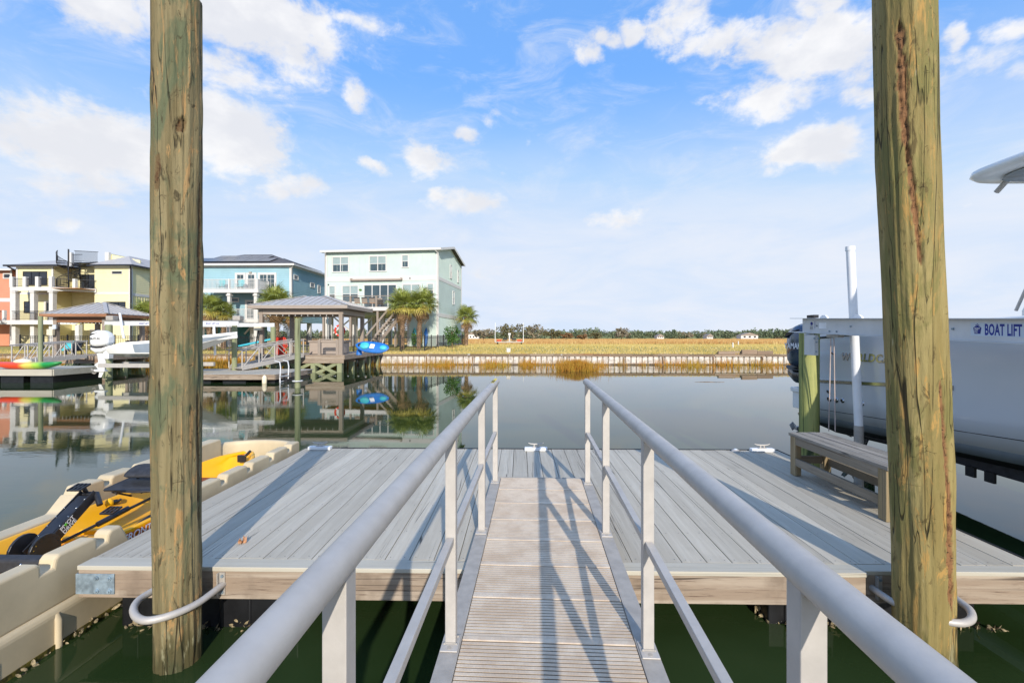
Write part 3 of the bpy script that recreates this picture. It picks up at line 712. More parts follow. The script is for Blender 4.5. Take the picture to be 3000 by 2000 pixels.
# moulded ribs, scupper, side handle
for yy in (4.12, 4.30): MB().prism([(-4.30, .35), (-4.24, .40), (-3.80, .40), (-3.74, .35)], yy, yy + .05, 'y').build('foot_brace_step', MT['kayak_yellow'], kay, True, .01)
MB().cyl((-3.78, 4.02, .335), (-3.78, 4.02, .37), .05, 18).build('scupper_cap', MT['black_plastic'], kay, True, .004)
for sy, lab in ((4.86, None), (3.15, None)):
    MB().sphere((kx - kb((sy - KY0) / 4) + .055, sy, kzt(sy) - .045), .055, 14, 8, (.35, 1.3, .6)).tube([(kx - kb((sy - KY0) / 4) + .075, sy - .06, kzt(sy) - .03), (kx - kb((sy - KY0) / 4) + .10, sy, kzt(sy) - .03), (kx - kb((sy - KY0) / 4) + .075, sy + .06, kzt(sy) - .03)], .014, 8).build('side_handle', MT['black_plastic'], kay, True)
# pedal drive
pd = MB()
A = Vector((-4.05, 3.72, .46)); B = Vector((-4.05, 4.20, .79)); n_ = (B - A).normalized(); nn = Vector((0, -n_.z, n_.y))
for sx_ in (-.065, .055): 
    q = [(A - nn * .055 - n_ * .02), (A + nn * .045 - n_ * .02), (B + nn * .040), (B - nn * .045)]
    pd.prism([(p.y, p.z) for p in q], A.x + sx_, A.x + sx_ + .012, 'x')
q = [(A - nn * .04 + n_ * .05), (A + nn * .052 + n_ * .05), (B + nn * .03 - n_ * .05), (B - nn * .03 - n_ * .05)]
pd.prism([(p.y, p.z) for p in q], A.x - .05, A.x + .054, 'x')
drv = pd.build('pedal_drive', MT['black_plastic'], kay, True, .004)
for sx_ in (-.10, .075):
    m = MB(); n = 20
    poly = [(A.y + .13 * math.cos(2 * PI * k / n), A.z + .02 + .13 * math.sin(2 * PI * k / n)) for k in range(n)]
    m.prism(poly, A.x + sx_, A.x + sx_ + .022, 'x'); m.build('drive_disc', MT['black_plastic'], drv, True, .004)
for k in range(8):
    a = rad(20 + 20 * k); MB().cyl((A.x + .096, A.y + .105 * math.cos(a), A.z + .02 + .105 * math.sin(a)), (A.x + .099, A.y + .105 * math.cos(a), A.z + .02 + .105 * math.sin(a)), .006, 6).build('bolt', MT['print_black'] if k < 6 else MT['chrome'], drv, True)
for k in range(5):
    for sx_ in (.058, -.054):
        c_ = A + n_ * (.12 + .09 * k) + nn * .038 ; MB().sphere((A.x + sx_, c_.y, c_.z + .006), .007, 6, 4).build('rivet', MT['chrome'], drv, True)
MB().tube([B + Vector((-.05, 0, -.01)), B + Vector((.06, .01, -.01)), B + Vector((.13, -.03, -.10))], .024, 12).build('crank', MT['black_plastic'], drv, True)
def pedal(c, lab):
    m = MB(); c = Vector(c)
    for dy in (-.05, 0, .05): m.bar(c + Vector((-.055, dy, dy * .25)), c + Vector((.055, dy, dy * .25)), .014, .014)
    for dx in (-.055, -.018, .018, .055): m.bar(c + Vector((dx, -.055, -.014)), c + Vector((dx, .055, .014)), .012, .016)
    return m.build('pedal', MT['black_plastic'], drv, True)
pedal((-4.07, 4.12, .87), None); pedal((-3.86, 4.22, .62), None)
MB().tube([B + Vector((-.02, 0, -.01)), B + Vector((-.02, -.04, .07))], .018, 10).build('crank_arm', MT['black_plastic'], drv, True)
MB().sphere((-3.95, 4.30, .66), .045, 12, 8, (.7, .8, 1)).build('gear_housing', MT['kayak_yellow'], drv, True)
tx = (A.x + .068)
P0 = A + n_ * .19 - nn * .002
lettering('PIVOT', .050, MT['print_white'], drv, Vector((tx, P0.y, P0.z)) - Vector((kx, 4.7, .12)), (0, n_.y, n_.z), (0, nn.y, nn.z), extrude=.0004, offset=.0012)
lettering('DRIVE', .050, MT['print_white'], drv, Vector((tx, P0.y, P0.z)) - nn * .042 - Vector((kx, 4.7, .12)), (0, n_.y, n_.z), (0, nn.y, nn.z), extrude=.0004, offset=.0012)
v0 = P0 + n_ * .056 + nn * .018
MB().sphere((tx + .0005, v0.y, v0.z), .013, 10, 6, (.1, 1, 1)).build('logo_dot', MT['print_lime'], drv, True)
# black paddle shaft clipped along the well, cords, straps
MB().tube([(-4.06, 3.95, .44), (-3.95, 4.45, .52), (-3.86, 4.9, .58)], .014, 10).build('gear_rod', MT['black_plastic'], kay, True)
MB().tube([(-3.99, 4.22, .487), (-3.94, 4.50, .535)], .026, 10).build('rod_grip', MT['black_plastic'], kay, True)
MB().tube([(-3.78, 4.02, .38), (-3.80, 4.2, .36), (-3.76, 4.42, .37), (-3.66, 4.55, .40), (-3.68, 4.75, .42)], .006, 6).build('cord', MT['black_plastic'], kay, True)
MB().tube([(-3.80, 4.12, .37), (-3.79, 4.22, .40)], .014, 8).build('cord_toggle', MT['black_plastic'], kay, True)
m = MB(); m.prism([(4.15, .44), (4.55, .50), (4.60, .47), (4.20, .40)], -3.70, -3.62, 'x'); m.build('foot_rail', MT['black_plastic'], kay, True, .01)
m = MB(); m.prism([(4.55, .50), (4.95, .60), (4.98, .55), (4.6, .45)], -3.71, -3.63, 'x'); m.build('seat_rail', MT['black_fabric'], kay, True, .012)
for (a, b) in (((-4.36, 4.78, .60), (-4.30, 4.95, .50)), ((-3.72, 4.8, .60), (-3.70, 4.95, .50)), ((-4.36, 5.10, .60), (-4.30, 5.10, .48)), ((-3.72, 5.10, .6), (-3.7, 5.10, .48))):
    MB().bar(a, b, .02).build('seat_strut', MT['black_plastic'], kay, True)
# seat: frame tubes, sling, rolled backrest
st = MB()
fr = [(-4.33, 4.66, .66), (-3.72, 4.66, .66), (-3.72, 5.10, .70), (-4.33, 5.10, .70), (-4.33, 4.66, .66)]
st.tube(fr, .013, 8)
seat = st.build('seat_frame', MT['black_plastic'], kay, True)
m = MB(); rows = []
for k in range(9):
    x_ = -4.34 + .63 * k / 8; sag = -.025 * math.sin(PI * k / 8)
    rows.append([(x_, 4.64 + .03 * math.cos(PI * k / 8) ** 2, .675 + sag), (x_, 4.86, .69 + sag), (x_, 5.12, .705 + sag), (x_, 5.12, .690 + sag), (x_, 4.86, .675 + sag), (x_, 4.65, .660 + sag)])
m.loft(rows, smooth=True).build('seat_sling', MT['black_fabric'], seat, True)
m = MB(); rows = []
for k in range(13):
    x_ = -4.27 + .58 * k / 12; e = .8 if k in (0, 12) else 1
    rows.append([(x_, 4.92 + e * .13 * math.cos(a), .79 + e * .040 * math.sin(a) + .03 * math.cos(a)) for a in [2 * PI * j / 12 for j in range(12)]])
m.loft(rows).build('seat_back', MT['black_fabric'], seat, True)
MB().bar((-4.20, 4.92, .70), (-4.20, 4.92, .78), .02).bar((-3.8, 4.92, .70), (-3.8, 4.92, .78), .02).build('back_hinge', MT['black_plastic'], seat, True, kind='stuff')
MB().tube([(-4.27, 4.70, .655), (-4.24, 4.70, .61), (-4.19, 4.70, .655)], .012, 8).build('strap_loop', MT['black_fabric'], seat, True)
# FRONTIER lettering along the near side
yy = 3.98
xs = kx + kb((yy + .4 - KY0) / 4) * 1.02 + .002
for col, off, dx_ in ((MT['print_orange'], .007, 0), (MT['print_white'], .001, .001)):
    me = text_mesh('FRONTIER', .095, col, extrude=.0008 + dx_ * .5, offset=off, shear=.15)
    M = Matrix(((0, 0, 1), (1, 0, 0), (0, 1, 0))).to_4x4()
    M.translation = Vector((xs + .006 + dx_ - kx, yy - 4.7, kzt(yy) - .088 - .12)); me.transform(M)
    o = inst('lettering', me, kay)
# stern gear: rudder bracket, cleat, hatch plate; bow guard
MB().box(-3.97, -3.85, 6.30, 6.33, .50, .60).cyl((-3.84, 6.3, .60), (-3.78, 6.3, .66), .02).build('rudder_bracket', MT['black_plastic'], kay, True, .008, kind='stuff')
MB().box(-4.20, -3.98, 5.6, 5.9, .405, .412).build('warning_label', MT['print_orange'], kay, True)
MB().box(-4.40, -3.60, 3.34, 3.44, .47, .585).build('carry_bar', MT['black_fabric'], kay, True, .025, 3)
MB().sphere((-3.74, 3.338, .55), .010, 8, 5).build('rivet', MT['chrome'], kay, True); MB().sphere((-3.74, 3.338, .51), .010, 8, 5).build('rivet', MT['chrome'], kay, True)

# ================================================================= boat lift on the right
lift = thing('boat_lift', 'white aluminium boat lift with a green timber piling carrying its far end', 'boat lift', (4.62, 7.2, 0))
LX = 4.50
def lz(y): return 2.545 - (7.3 - y) * .042
Pz = [(7.62, ), (1.3, )]
# C-channel beam: web and flanges, slightly tilted
def slab(x0, x1, dz0, dz1, y0=1.0, y1=7.35, name=None):
    v = [(x, y, lz(y) + dz) for y in (y0, y1) for x, dz in ((x0, dz0), (x1, dz0), (x1, dz1), (x0, dz1))]
    return v, [(0, 1, 2, 3), (7, 6, 5, 4), (0, 4, 5, 1), (1, 5, 6, 2), (2, 6, 7, 3), (3, 7, 4, 0)]
BH = .215
bm = MB(); bm.add(*slab(LX, LX + .012, -BH, 0)); bm.add(*slab(LX - .055, LX + .09, .0005, .009, 1.0, 7.6)); bm.add(*slab(LX - .055, LX + .09, -BH - .009, -BH - .0005, 1.0, 7.65))
beam = bm.build('lift_beam', MT['white_alu'], lift, True, .002)
def on_web(u, v):  # point on the web's face
    return W(u, v, X=LX)
for u, v in ((2342, 953), (2394, 954), (2431, 970), (2452, 971), (2493, 956), (2793, 963)):
    p = on_web(u, v); MB().cyl((LX - .001, p.y, p.z), (LX - .013, p.y, p.z), .012, 10).build('bolt', MT['zinc'], beam, True)
for u, lab in ((2412, 0), (2511, 0)):
    p = on_web(u, 930); m = MB()
    m.prism([(p.y - .085, 0), (p.y - .07, .022), (p.y - .03, .045), (p.y + .03, .045), (p.y + .07, .022), (p.y + .085, 0)], LX + .0, LX + .03, 'x')
    for i, vv in enumerate(m.v): m.v[i] = (vv[0], vv[1], vv[2] + lz(vv[1]) + .009)
    m.build('line_guide', MT['white_pvc'], beam, True, .004)
p = on_web(2377, 930); MB().box(LX - .02, LX + .06, p.y - .085, p.y + .085, lz(p.y) + .01, lz(p.y) + .058).build('motor_cap', MT['black_plastic'], beam, True, .005)
# bracket fixing the beam to the piling, and the sheave box
p0, p1 = on_web(2372, 1038), on_web(2402, 990)
MB().box(LX - .10, LX + .02, p0.y - .02, p1.y + .17, lz(7) - BH - .03, lz(7) - BH - .011).build('bracket_shelf', MT['white_alu'], beam, True, .002)
zb_ = on_web(2388, 1040).z; ya, yb = on_web(2404, 1000).y, on_web(2373, 1000).y
bk = MB().box(LX - .09, LX - .03, ya, yb, zb_, lz(7) - BH - .032).build('pile_bracket', MT['white_alu'], beam, True, .003)
for (u, v) in ((2387, 991), (2399, 991), (2393, 1002), (2393, 1030)):
    p = W(u, v, X=LX - .09); MB().cyl((LX - .09, p.y, p.z), (LX - .105, p.y, p.z), .012, 10).build('bolt', MT['zinc'], bk, True)
p = on_web(2445, 985); MB().box(LX - .03, LX + .05, p.y - .12, p.y + .13, lz(p.y) - BH - .05, lz(p.y) - BH - .012).build('sheave_block', MT['galv_dull'], beam, True, .003)
pa = W(2434, 990, X=LX + .02); pb = W(2443, 990, X=LX + .02); pc = W(2428, 1262, X=LX + .10); pe = W(2447, 1262, X=LX + .10)
MB().tube([pa, pc], .007, 8).build('cable', MT['rope'], lift, True); MB().tube([pb, pe], .007, 8).build('cable', MT['rope'], lift, True)
pp = W(2371, 1200, Y=7.28)
def gpile(x, y, r, z0, z1, mat, name='piling', parent=None, n=24, seed=1, **kw):
    m = MB(); rows = []; K = 18
    for i in range(K + 1):
        z = z0 + (z1 - z0) * i / K
        rows.append([(x + (r + .006 * noise.noise(Vector((math.cos(a) * 2, math.sin(a) * 2, z + seed)))) * math.cos(a), y + (r + .006 * noise.noise(Vector((math.cos(a) * 2, math.sin(a) * 2, z + seed)))) * math.sin(a), z) for a in [2 * PI * k / n for k in range(n)]])
    m.loft(rows); return m.build(name, mat, parent, parent is not None, **kw)
gpile(pp.x, 7.28, .140, -.7, lz(7.3) - BH - .012, MT['pile_lift'], 'piling', lift, 32)
# guide pole
a_ = W(2491, 724, Y=6.55); b_ = W(2516, 1248, Y=6.55); c_ = W(2517, 1290, Y=6.55)
gp = MB().cyl(b_, a_, .054, 24).build('guide_pole', MT['white_pvc'], lift, True)
MB().cyl(a_ + Vector((0, 0, -.05)), a_ + Vector((0, 0, .008)), .060, 24).build('pole_cap', MT['white_pvc'], gp, True)
MB().cyl(Vector((b_.x, b_.y, .1)), b_ + Vector((0, 0, .01)), .058, 24).build('pole_sleeve', MT['galv_dull'], gp, True)
# printed panel BOAT LIFT U.S. with badge, small spec labels
def zfix(o, y_ref):  # follow the beam's tilt
    for v in o.data.vertices: pass
def web_print(body, size, mat, y_start, zc, off=.001, x=LX - .0022, xs=1.0, **kw):
    me = text_mesh(body, size, mat, extrude=.0004, offset=off, **kw); me.transform(Matrix.Diagonal((xs, 1, 1, 1)))
    M = Matrix(((0, 0, -1), (-1, 0, 0), (0, 1, 0))).to_4x4(); M.translation = Vector((x, y_start, 0)); me.transform(M)
    for v in me.vertices: v.co.z += lz(v.co.y) + zc
    Mi = chain(beam).inverted(); me.transform(Mi); return inst('lettering', me, beam)
y_a = W(2844, 960, X=LX).y
bg_ = MB(); v, f = slab(LX - .0016, LX - .0004, -.165, -.035, y_a - 1.55, y_a); bg_.add(v, f); bg_.build('sign_panel', MT['print_grey'], beam, True)
def lz_shape(poly, mat, name, x0=LX - .0026):
    m = MB(); m.prism([(y, z + lz(y)) for y, z in poly], x0, LX - .0017, 'x'); return m.build(name, mat, beam, True)
yb0 = W(2852, 960, X=LX).y; yb1 = W(2876, 960, X=LX).y; ym = (yb0 + yb1) / 2; hw = (yb0 - yb1) / 2
lz_shape([(ym + hw, -.085), (ym + hw * .35, -.068), (ym, -.060), (ym - hw * .35, -.068), (ym - hw, -.085), (ym - hw * .72, -.145), (ym + hw * .72, -.145)], MT['print_blue'], 'badge')
lz_shape([(ym + hw * .5, -.066), (ym + hw * .45, -.056), (ym - hw * .45, -.056), (ym - hw * .5, -.066), (ym, -.057)], MT['print_blue'], 'badge')
lz_shape([(ym + hw * .18, -.053), (ym + hw * .18, -.047), (ym - hw * .18, -.047), (ym - hw * .18, -.053)], MT['print_blue'], 'badge')
for k, tx_ in enumerate(('BOAT', 'LIFT', 'U.S.')):
    web_print(tx_, .020, MT['print_white'], ym + .027, -.098 - .0185 * k, .0006, LX - .0032)
web_print('BOAT LIFT U.S.', .148, MT['print_blue'], W(2885, 960, X=LX).y, -.151, .0045, spacing=1.05, xs=.45)
pS = on_web(2375, 950); sh = MB(); v, f = slab(LX - .0016, LX - .0004, -.145, -.06, on_web(2421, 950).y, on_web(2400, 950).y); sh.add(v, f); sh.build('spec_label', MT['print_white'], beam, True)
yq = on_web(2378, 950).y
lz_shape([(yq + .03, -.075), (yq + .015, -.05), (yq - .015, -.05), (yq - .03, -.075), (yq - .018, -.10), (yq + .018, -.10)], MT['print_blue'], 'badge')
for k in range(3): web_print('BOAT LIFT', .014, MT['print_black'], yq + .035, -.125 - .02 * k, .0002)
for k in range(6): web_print('LIFT', .014, MT['print_blue'], on_web(2388, 950).y + .015, -.05 - .02 * k, .0002)
# cradle under the hull: cross beam and bunk with its brackets
MB().box(5.5, 7.6, 4.30, 4.42, .42, .55).build('cradle_beam', MT['galv_dull'], lift, True)
MB().box(5.37, 5.55, 3.0, 8.0, .70, .82).build('bunk', MT['black_fabric'], lift, True)
for u in (2848, 2905):
    p = W(u, 1400, X=5.36); MB().box(5.33, 5.36, p.y - .055, p.y + .055, .60, .72).cyl((5.329, p.y - .02, .64), (5.327, p.y - .02, .64), .010).build('bunk_bracket', MT['rubber'], lift, True, kind='stuff')

# ================================================================= catamaran fishing boat on the lift
boat = thing('motor_boat', 'large pale blue white fishing boat raised on the lift at the right', 'boat', (6.35, 5.0, .45))
BC = 6.36
def hs(y):   # (half beam at sheer, sheer z, chine z, half beam at chine)
    t = min(1, max(0, (8.25 - y) / 8.6))
    sh = 2.24 + .10 * max(0, min(1, (8.25 - y) / 1.3)) ** .6 + .26 * max(0, t - .1)
    hb = 1.34 * (1 - max(0, t - .55) ** 2.4 / .45 ** 2.4 * .92)
    hc = hb * (.965 - .25 * max(0, t - .35))
    return hb, sh, .80 + .045 * (8.25 - y) + .35 * max(0, t - .5), hc
rows = []; bot = []; strp = []
ys = [8.25 - .215 * i for i in range(41)]
for y in ys:
    hb, sh, ch, hc = hs(y)
    L_ = [(-hb, sh), (-hb * 1.012, sh - .06), (-hb * 1.0, sh - .45), (-(hb * .45 + hc * .55), ch + .45), (-hc, ch + .10)]
    rows.append([(BC + a, y, z) for a, z in L_] + [(BC - a, y, z) for a, z in L_[::-1]])
    strp.append([(BC - hc, y, ch + .10), (BC - hc * .985, y, ch - .01), (BC + hc * .985, y, ch - .01), (BC + hc, y, ch + .10)])
    bot.append([(BC - hc * .985, y, ch - .01), (BC - hc * .93, y, ch - .03), (BC - hc * .55, y, ch - .25), (BC - hc * .25, y, ch - .02), (BC + hc * .25, y, ch - .02), (BC + hc * .55, y, ch - .25), (BC + hc * .93, y, ch - .03), (BC + hc * .985, y, ch - .01)])
m = MB(); n = 10
hm = MB().loft(rows, closed=False, caps=False)
hm.add([p for p in rows[0]], [tuple(range(10))])     # transom
hull_o = hm.build('hull', MT['gelcoat'], boat, True)
MB().loft(strp, closed=False, caps=False).build('boot_stripe', MT['boot_stripe'], boat, True)
MB().loft(bot, closed=False, caps=False).build('hull_bottom', MT['bottom_paint'], boat, True)
# gunwale cap, deck
g = MB()
for s_ in (-1, 1):
    rr = []
    for y in ys:
        hb, sh, ch, hc = hs(y); hb = max(hb, .25)
        rr.append([(BC + s_ * hb * 1.0, y, sh), (BC + s_ * (hb + .015), y, sh + .02), (BC + s_ * (hb - .02), y, sh + .045), (BC + s_ * (hb - .19), y, sh + .035), (BC + s_ * (hb - .20), y, sh - .30)])
    g.loft(rr, closed=False, caps=False)
g.build('gunwale', MT['engine_white'], boat, True)
MB().add([(BC - hs(y)[0] * .9, y, 1.75) for y in ys] + [(BC + hs(y)[0] * .9, y, 1.75) for y in ys], [(i, i + 1, i + 42, i + 41) for i in range(40)]).build('cockpit_sole', MT['engine_white'], boat, True)
# black rub line and thin seams
def side_line(name, y0, y1, zf, r, mat, off=.0, n=20, flat=None):
    P = []
    for i in range(n + 1):
        y = y0 + (y1 - y0) * i / n; hb, sh, ch, hc = hs(y); z = zf(y)
        pr = [(hb, sh), (hb * 1.012, sh - .06), (hb, sh - .45), (hb * .45 + hc * .55, ch + .45), (hc, ch + .10)]
        h = hc
        for (a, za), (b, zb) in zip(pr, pr[1:]):
            if zb <= z <= za: h = b + (a - b) * (z - zb) / (za - zb)
        P.append(Vector((BC - h - off, y, z)))
    if flat:
        m = MB(); rows = [[p + Vector((0.004, 0, flat / 2)), p + Vector((-.014, 0, flat * .35)), p + Vector((-.014, 0, -flat * .35)), p + Vector((.004, 0, -flat / 2))] for p in P]
        m.loft(rows, smooth=False); return m.build(name, mat, hull_o, True)
    return MB().tube(P, r, 8).build(name, mat, hull_o, True)
side_line('rub_rail', 8.2, 1, lambda y: hs(y)[1] - .055, .017, MT['rubber'], .004)
side_line('spray_strake', 8.2, 5.38, lambda y: 1.50 + .062 * (8.0 - y), .03, MT['chrome'], 0, flat=.065)
side_line('hull_seam', 8.2, 1.0, lambda y: 1.03 + .055 * (7.9 - y), .005, MT['rubber'], -.001)
def side_x(y, z):
    hb, sh, ch, hc = hs(y); pr = [(hb, sh), (hb * 1.012, sh - .06), (hb, sh - .45), (hb * .45 + hc * .55, ch + .45), (hc, ch + .10)]
    for (a, za), (b, zb) in zip(pr, pr[1:]):
        if zb <= z <= za: return BC - (b + (a - b) * (z - zb) / (za - zb))
    return BC - hc
for u, v, r in ((2426, 1146, .034), (2427, 1168, .045), (2447, 1171, .045), (2466, 1173, .036), (2523, 1181, .036), (2444, 1034, .026)):
    p = W(u, v, X=5.03); x_ = side_x(p.y, p.z)
    f_ = MB().tube([(x_ + .02, p.y, p.z), (x_ - .012, p.y, p.z), (x_ - .02, p.y, p.z)], [r, r, r * .72], 18).build('through_hull', MT['chrome'], hull_o, True)
    MB().cyl((x_ - .0205, p.y, p.z), (x_ - .023, p.y, p.z), r * .68, 16).build('fitting_hole', MT['print_black'], f_, True)
p = W(2466, 1053, X=5.02)
me = text_mesh('WORLDCAT', .155, MT['chrome'], extrude=.006, offset=.006, shear=.2, spacing=1.15); me.transform(Matrix.Diagonal((1.08, 1, 1, 1)))
M = Matrix(((0, 0, -1), (-1, 0, 0), (0, 1, 0))).to_4x4(); M.translation = Vector((side_x(p.y, p.z) - .004, p.y, p.z)); me.transform(M)
me.transform(chain(hull_o).inverted()); inst('lettering', me, hull_o)
# foredeck coaming, console, windshield, hardtop
MB().prism([(4.95, 2.40), (4.8, 2.50), (2.2, 2.86), (1.4, 2.80), (1.0, 2.45)], BC - 1.0, BC + 1.0, 'x').build('foredeck', MT['engine_white'], boat, True, .05, 3)
cs = MB().prism([(4.0, 1.8), (4.0, 3.0), (5.22, 2.87), (5.38, 2.56), (5.40, 1.8)], BC - .58, BC + .5, 'x').build('console', MT['engine_white'], boat, True, .04, 3)
MB().prism([(4.1, 2.98), (4.35, 3.55), (5.15, 2.89)], BC - .585, BC - .578, 'x').prism([(4.1, 2.98), (4.35, 3.55), (5.15, 2.89)], BC + .478, BC + .485, 'x').build('windshield', plain('tint_glass', rgb(150, 170, 180), .08, 0, .02), boat, True, kind='stuff')
MB().tube([(BC - .59, 5.41, 2.56), (BC - .585, 5.26, 2.92), (BC - .58, 4.5, 3.6)], .016, 8).build('windshield_frame', MT['galv'], boat, True)
ht = MB(); rows = []
def rr_(y, z, k):
    R_ = []
    for a in range(25):
        an = PI * a / 24
        R_.append((BC - k * 1.02 * (1 if an < 1e9 else 1) * math.copysign(abs(math.cos(an)) ** .35, math.cos(an)), y + .0, z + .10 * abs(math.sin(an)) ** .4 * k))
    return R_
top = []
outl = []
for a in range(96):
    an = 2 * PI * a / 96; cx_, cy_ = math.cos(an), math.sin(an)
    outl.append((math.copysign(abs(cx_) ** .25, cx_), math.copysign(abs(cy_) ** .25, cy_)))
cyt = 4.22
for (k, z) in ((.86, 4.075), (.97, 4.08), (1.0, 4.12), (.99, 4.17), (.92, 4.205), (.5, 4.24), (.05, 4.25)):
    top.append([(BC - .04 + x_ * 1.12 * k, cyt + y_ * 1.36 * k, z) for x_, y_ in outl])
ht.loft(top).build('hardtop', MT['engine_white'], boat, True)
und = MB(); rows = [[(BC - .04 + x_ * 1.12 * k, cyt + y_ * 1.36 * k, z) for x_, y_ in outl] for (k, z) in ((.82, 4.070), (.84, 4.045), (.02, 4.04))]
und.loft(rows).build('hardtop_lining', MT['print_grey'], boat, True)
for i, (dx, dy) in enumerate(((-.72, 1.26), (-.32, 1.27), (.3, 1.27), (.7, 1.26))):
    MB().cyl((BC + dx, cyt + dy - .10, 4.07), (BC + dx, cyt + dy + .02, 3.97), .028, 12).build('rod_holder', MT['galv'], boat, True)
for (x_, y_) in ((BC - .5, 3.4), (BC + .5, 3.4), (BC - .52, 4.7), (BC + .52, 4.7)):
    MB().tube([(x_, y_, 1.8), (x_, y_, 3.3), (x_ * .98 + BC * .02, y_ - .1, 4.06)], .025, 10).build('top_leg', MT['galv'], boat, True)

def outboard(label, cx, cy, zt, s, m_cowl, m_mid, m_leg, name_text, num, face, tcol, tilt=0.0, kind='outboard_motor'):
    """s: scale; the motor's front faces +Y; face -1 prints on the -X side"""
    t = thing('outboard_motor', label, 'outboard motor', (cx, cy, zt))
    def sec(y, z0, z1, hw, n=14, e=.55):
        zc, hz_ = (z0 + z1) / 2, (z1 - z0) / 2
        return [(math.copysign(abs(math.cos(a)) ** e, math.cos(a)) * hw, y, zc + math.copysign(abs(math.sin(a)) ** e, math.sin(a)) * hz_) for a in [2 * PI * k / n for k in range(n)]]
    S_ = lambda rows: [[(p[0] * s, p[1] * s, p[2] * s) for p in r] for r in rows]
    cow = [sec(-.33, -.40, -.10, .10), sec(-.31, -.55, -.03, .20), sec(-.22, -.60, .05, .25), sec(-.05, -.62, .10, .27), sec(.15, -.60, .09, .27), sec(.30, -.56, .02, .25), sec(.40, -.50, -.10, .20), sec(.43, -.42, -.2, .12)]
    cw = MB().loft(S_(cow)).build('cowling', m_cowl, t)
    low = [sec(-.31, -.66, -.57, .14), sec(-.28, -.76, -.60, .20), sec(-.1, -.86, -.63, .22), sec(.15, -.86, -.62, .22), sec(.33, -.74, -.57, .18), sec(.38, -.68, -.56, .12)]
    MB().loft(S_(low)).build('lower_cowl', m_mid, t)
    stripe = [sec(-.315, -.60, -.575, .208), sec(-.2, -.635, -.61, .258), sec(0, -.65, -.625, .272), sec(.2, -.64, -.615, .268), sec(.36, -.585, -.565, .225)]
    MB().loft(S_(stripe)).build('cowl_stripe', m_leg if m_leg is not m_mid else MT['print_black'], t)
    leg = []
    for z, ya, yb, hw in ((-.75, -.22, .22, .14), (-1.0, -.16, .20, .10), (-1.25, -.12, .20, .07), (-1.36, -.30, .24, .09), (-1.40, -.30, .22, .05), (-1.60, -.10, .20, .05)):
        leg.append([( math.cos(a) * hw * s, ((ya + yb) / 2 + math.sin(a) * (yb - ya) / 2) * s, z * s) for a in [2 * PI * k / 12 for k in range(12)]])
    MB().loft(leg).build('leg', m_leg, t)
    tor = [[(math.cos(a) * r_ * s, y * s, (-1.62 + math.sin(a) * r_) * s) for a in [2 * PI * k / 10 for k in range(10)]] for y, r_ in ((-.30, .04), (-.22, .06), (.05, .065), (.22, .045), (.30, .01))]
    MB().loft(tor).prism([(.12 * s, -1.66 * s), (-.08 * s, -1.66 * s), (-.12 * s, -1.9 * s), (.0, -1.9 * s)], -.008 * s, .008 * s, 'x').build('gearcase', m_leg, t, kind='stuff')
    pr = MB()
    for k in range(3):
        a = 2 * PI * k / 3 + .4; d = Vector((math.cos(a), 0, math.sin(a))); q = Vector((-math.sin(a), 0, math.cos(a)))
        c0 = Vector((0, -.33, -1.62)); pts_ = [c0 + d * .05 - q * .03, c0 + d * .10 - q * .07 + Vector((0, .04, 0)), c0 + d * .155 + Vector((0, .0, 0)), c0 + d * .10 + q * .07 - Vector((0, .04, 0)), c0 + d * .05 + q * .03]
        pts_ = [p * s for p in pts_]; pr.add(pts_ + [p + Vector((0, .012 * s, 0)) for p in pts_], [(0, 1, 2, 3, 4), (9, 8, 7, 6, 5)] + [(i, i + 5, (i + 1) % 5 + 5, (i + 1) % 5) for i in range(5)])
    pr.tube([(0, -.40 * s, -1.62 * s), (0, -.28 * s, -1.62 * s)], [.03 * s, .05 * s], 10).build('propeller', MT['galv'], t, kind='stuff')
    MB().box(-.12 * s, .12 * s, .18 * s, .42 * s, -1.12 * s, -.72 * s).build('mount', m_leg, t, False, .02 * s)
    # air intake slots and print
    MB().prism([(-.20 * s, -.05 * s), (-.27 * s, -.13 * s), (-.05 * s, -.06 * s), (.10 * s, .0)], -.262 * s, .262 * s, 'x').build('air_intake', MT['print_black'], t, kind=None)
    xf = face * .2715 * s
    if face < 0: M = Matrix(((0, 0, -1), (-1, 0, 0), (0, 1, 0))).to_4x4(); st_ = .27
    else: M = Matrix(((0, 0, 1), (1, 0, 0), (0, 1, 0))).to_4x4(); st_ = -.24
    me = text_mesh(name_text, .125 * s, tcol, extrude=.003, offset=.003 * s, spacing=1.05); M2 = M.copy(); M2.translation = Vector((xf, (st_ if face > 0 else .22) * s, -.30 * s)); me.transform(M2); inst('lettering', me, cw)
    if num:
        me = text_mesh(num, .10 * s, tcol, extrude=.003, offset=.002 * s); M2 = M.copy(); M2.translation = Vector((xf, (.05 if face < 0 else 0) * s, -.52 * s)); me.transform(M2); inst('lettering', me, cw)
    return t

o1 = outboard('dark blue outboard motor on the big boat, left of the green lift piling', 5.58, 8.86, 2.40, 1.22, MT['engine_blue'], MT['engine_dark'], MT['engine_dark'], 'YAMAHA', None, 1, MT['print_white'])
o1.rotation_euler = (0, 0, PI)
o2 = outboard('dark blue outboard motor partly seen between the green piling and the hull', 6.6, 8.86, 2.38, 1.2, MT['engine_blue'], MT['engine_dark'], MT['engine_dark'], 'YAMAHA', '200', 1, MT['print_white'])
o2.rotation_euler = (0, 0, PI)
MB().box(5.05, 5.45, 8.26, 8.62, 1.25, 1.33).box(5.08, 5.10, 8.3, 8.6, .95, 1.25).build('swim_platform', MT['engine_white'], boat, True, .02, kind='stuff')
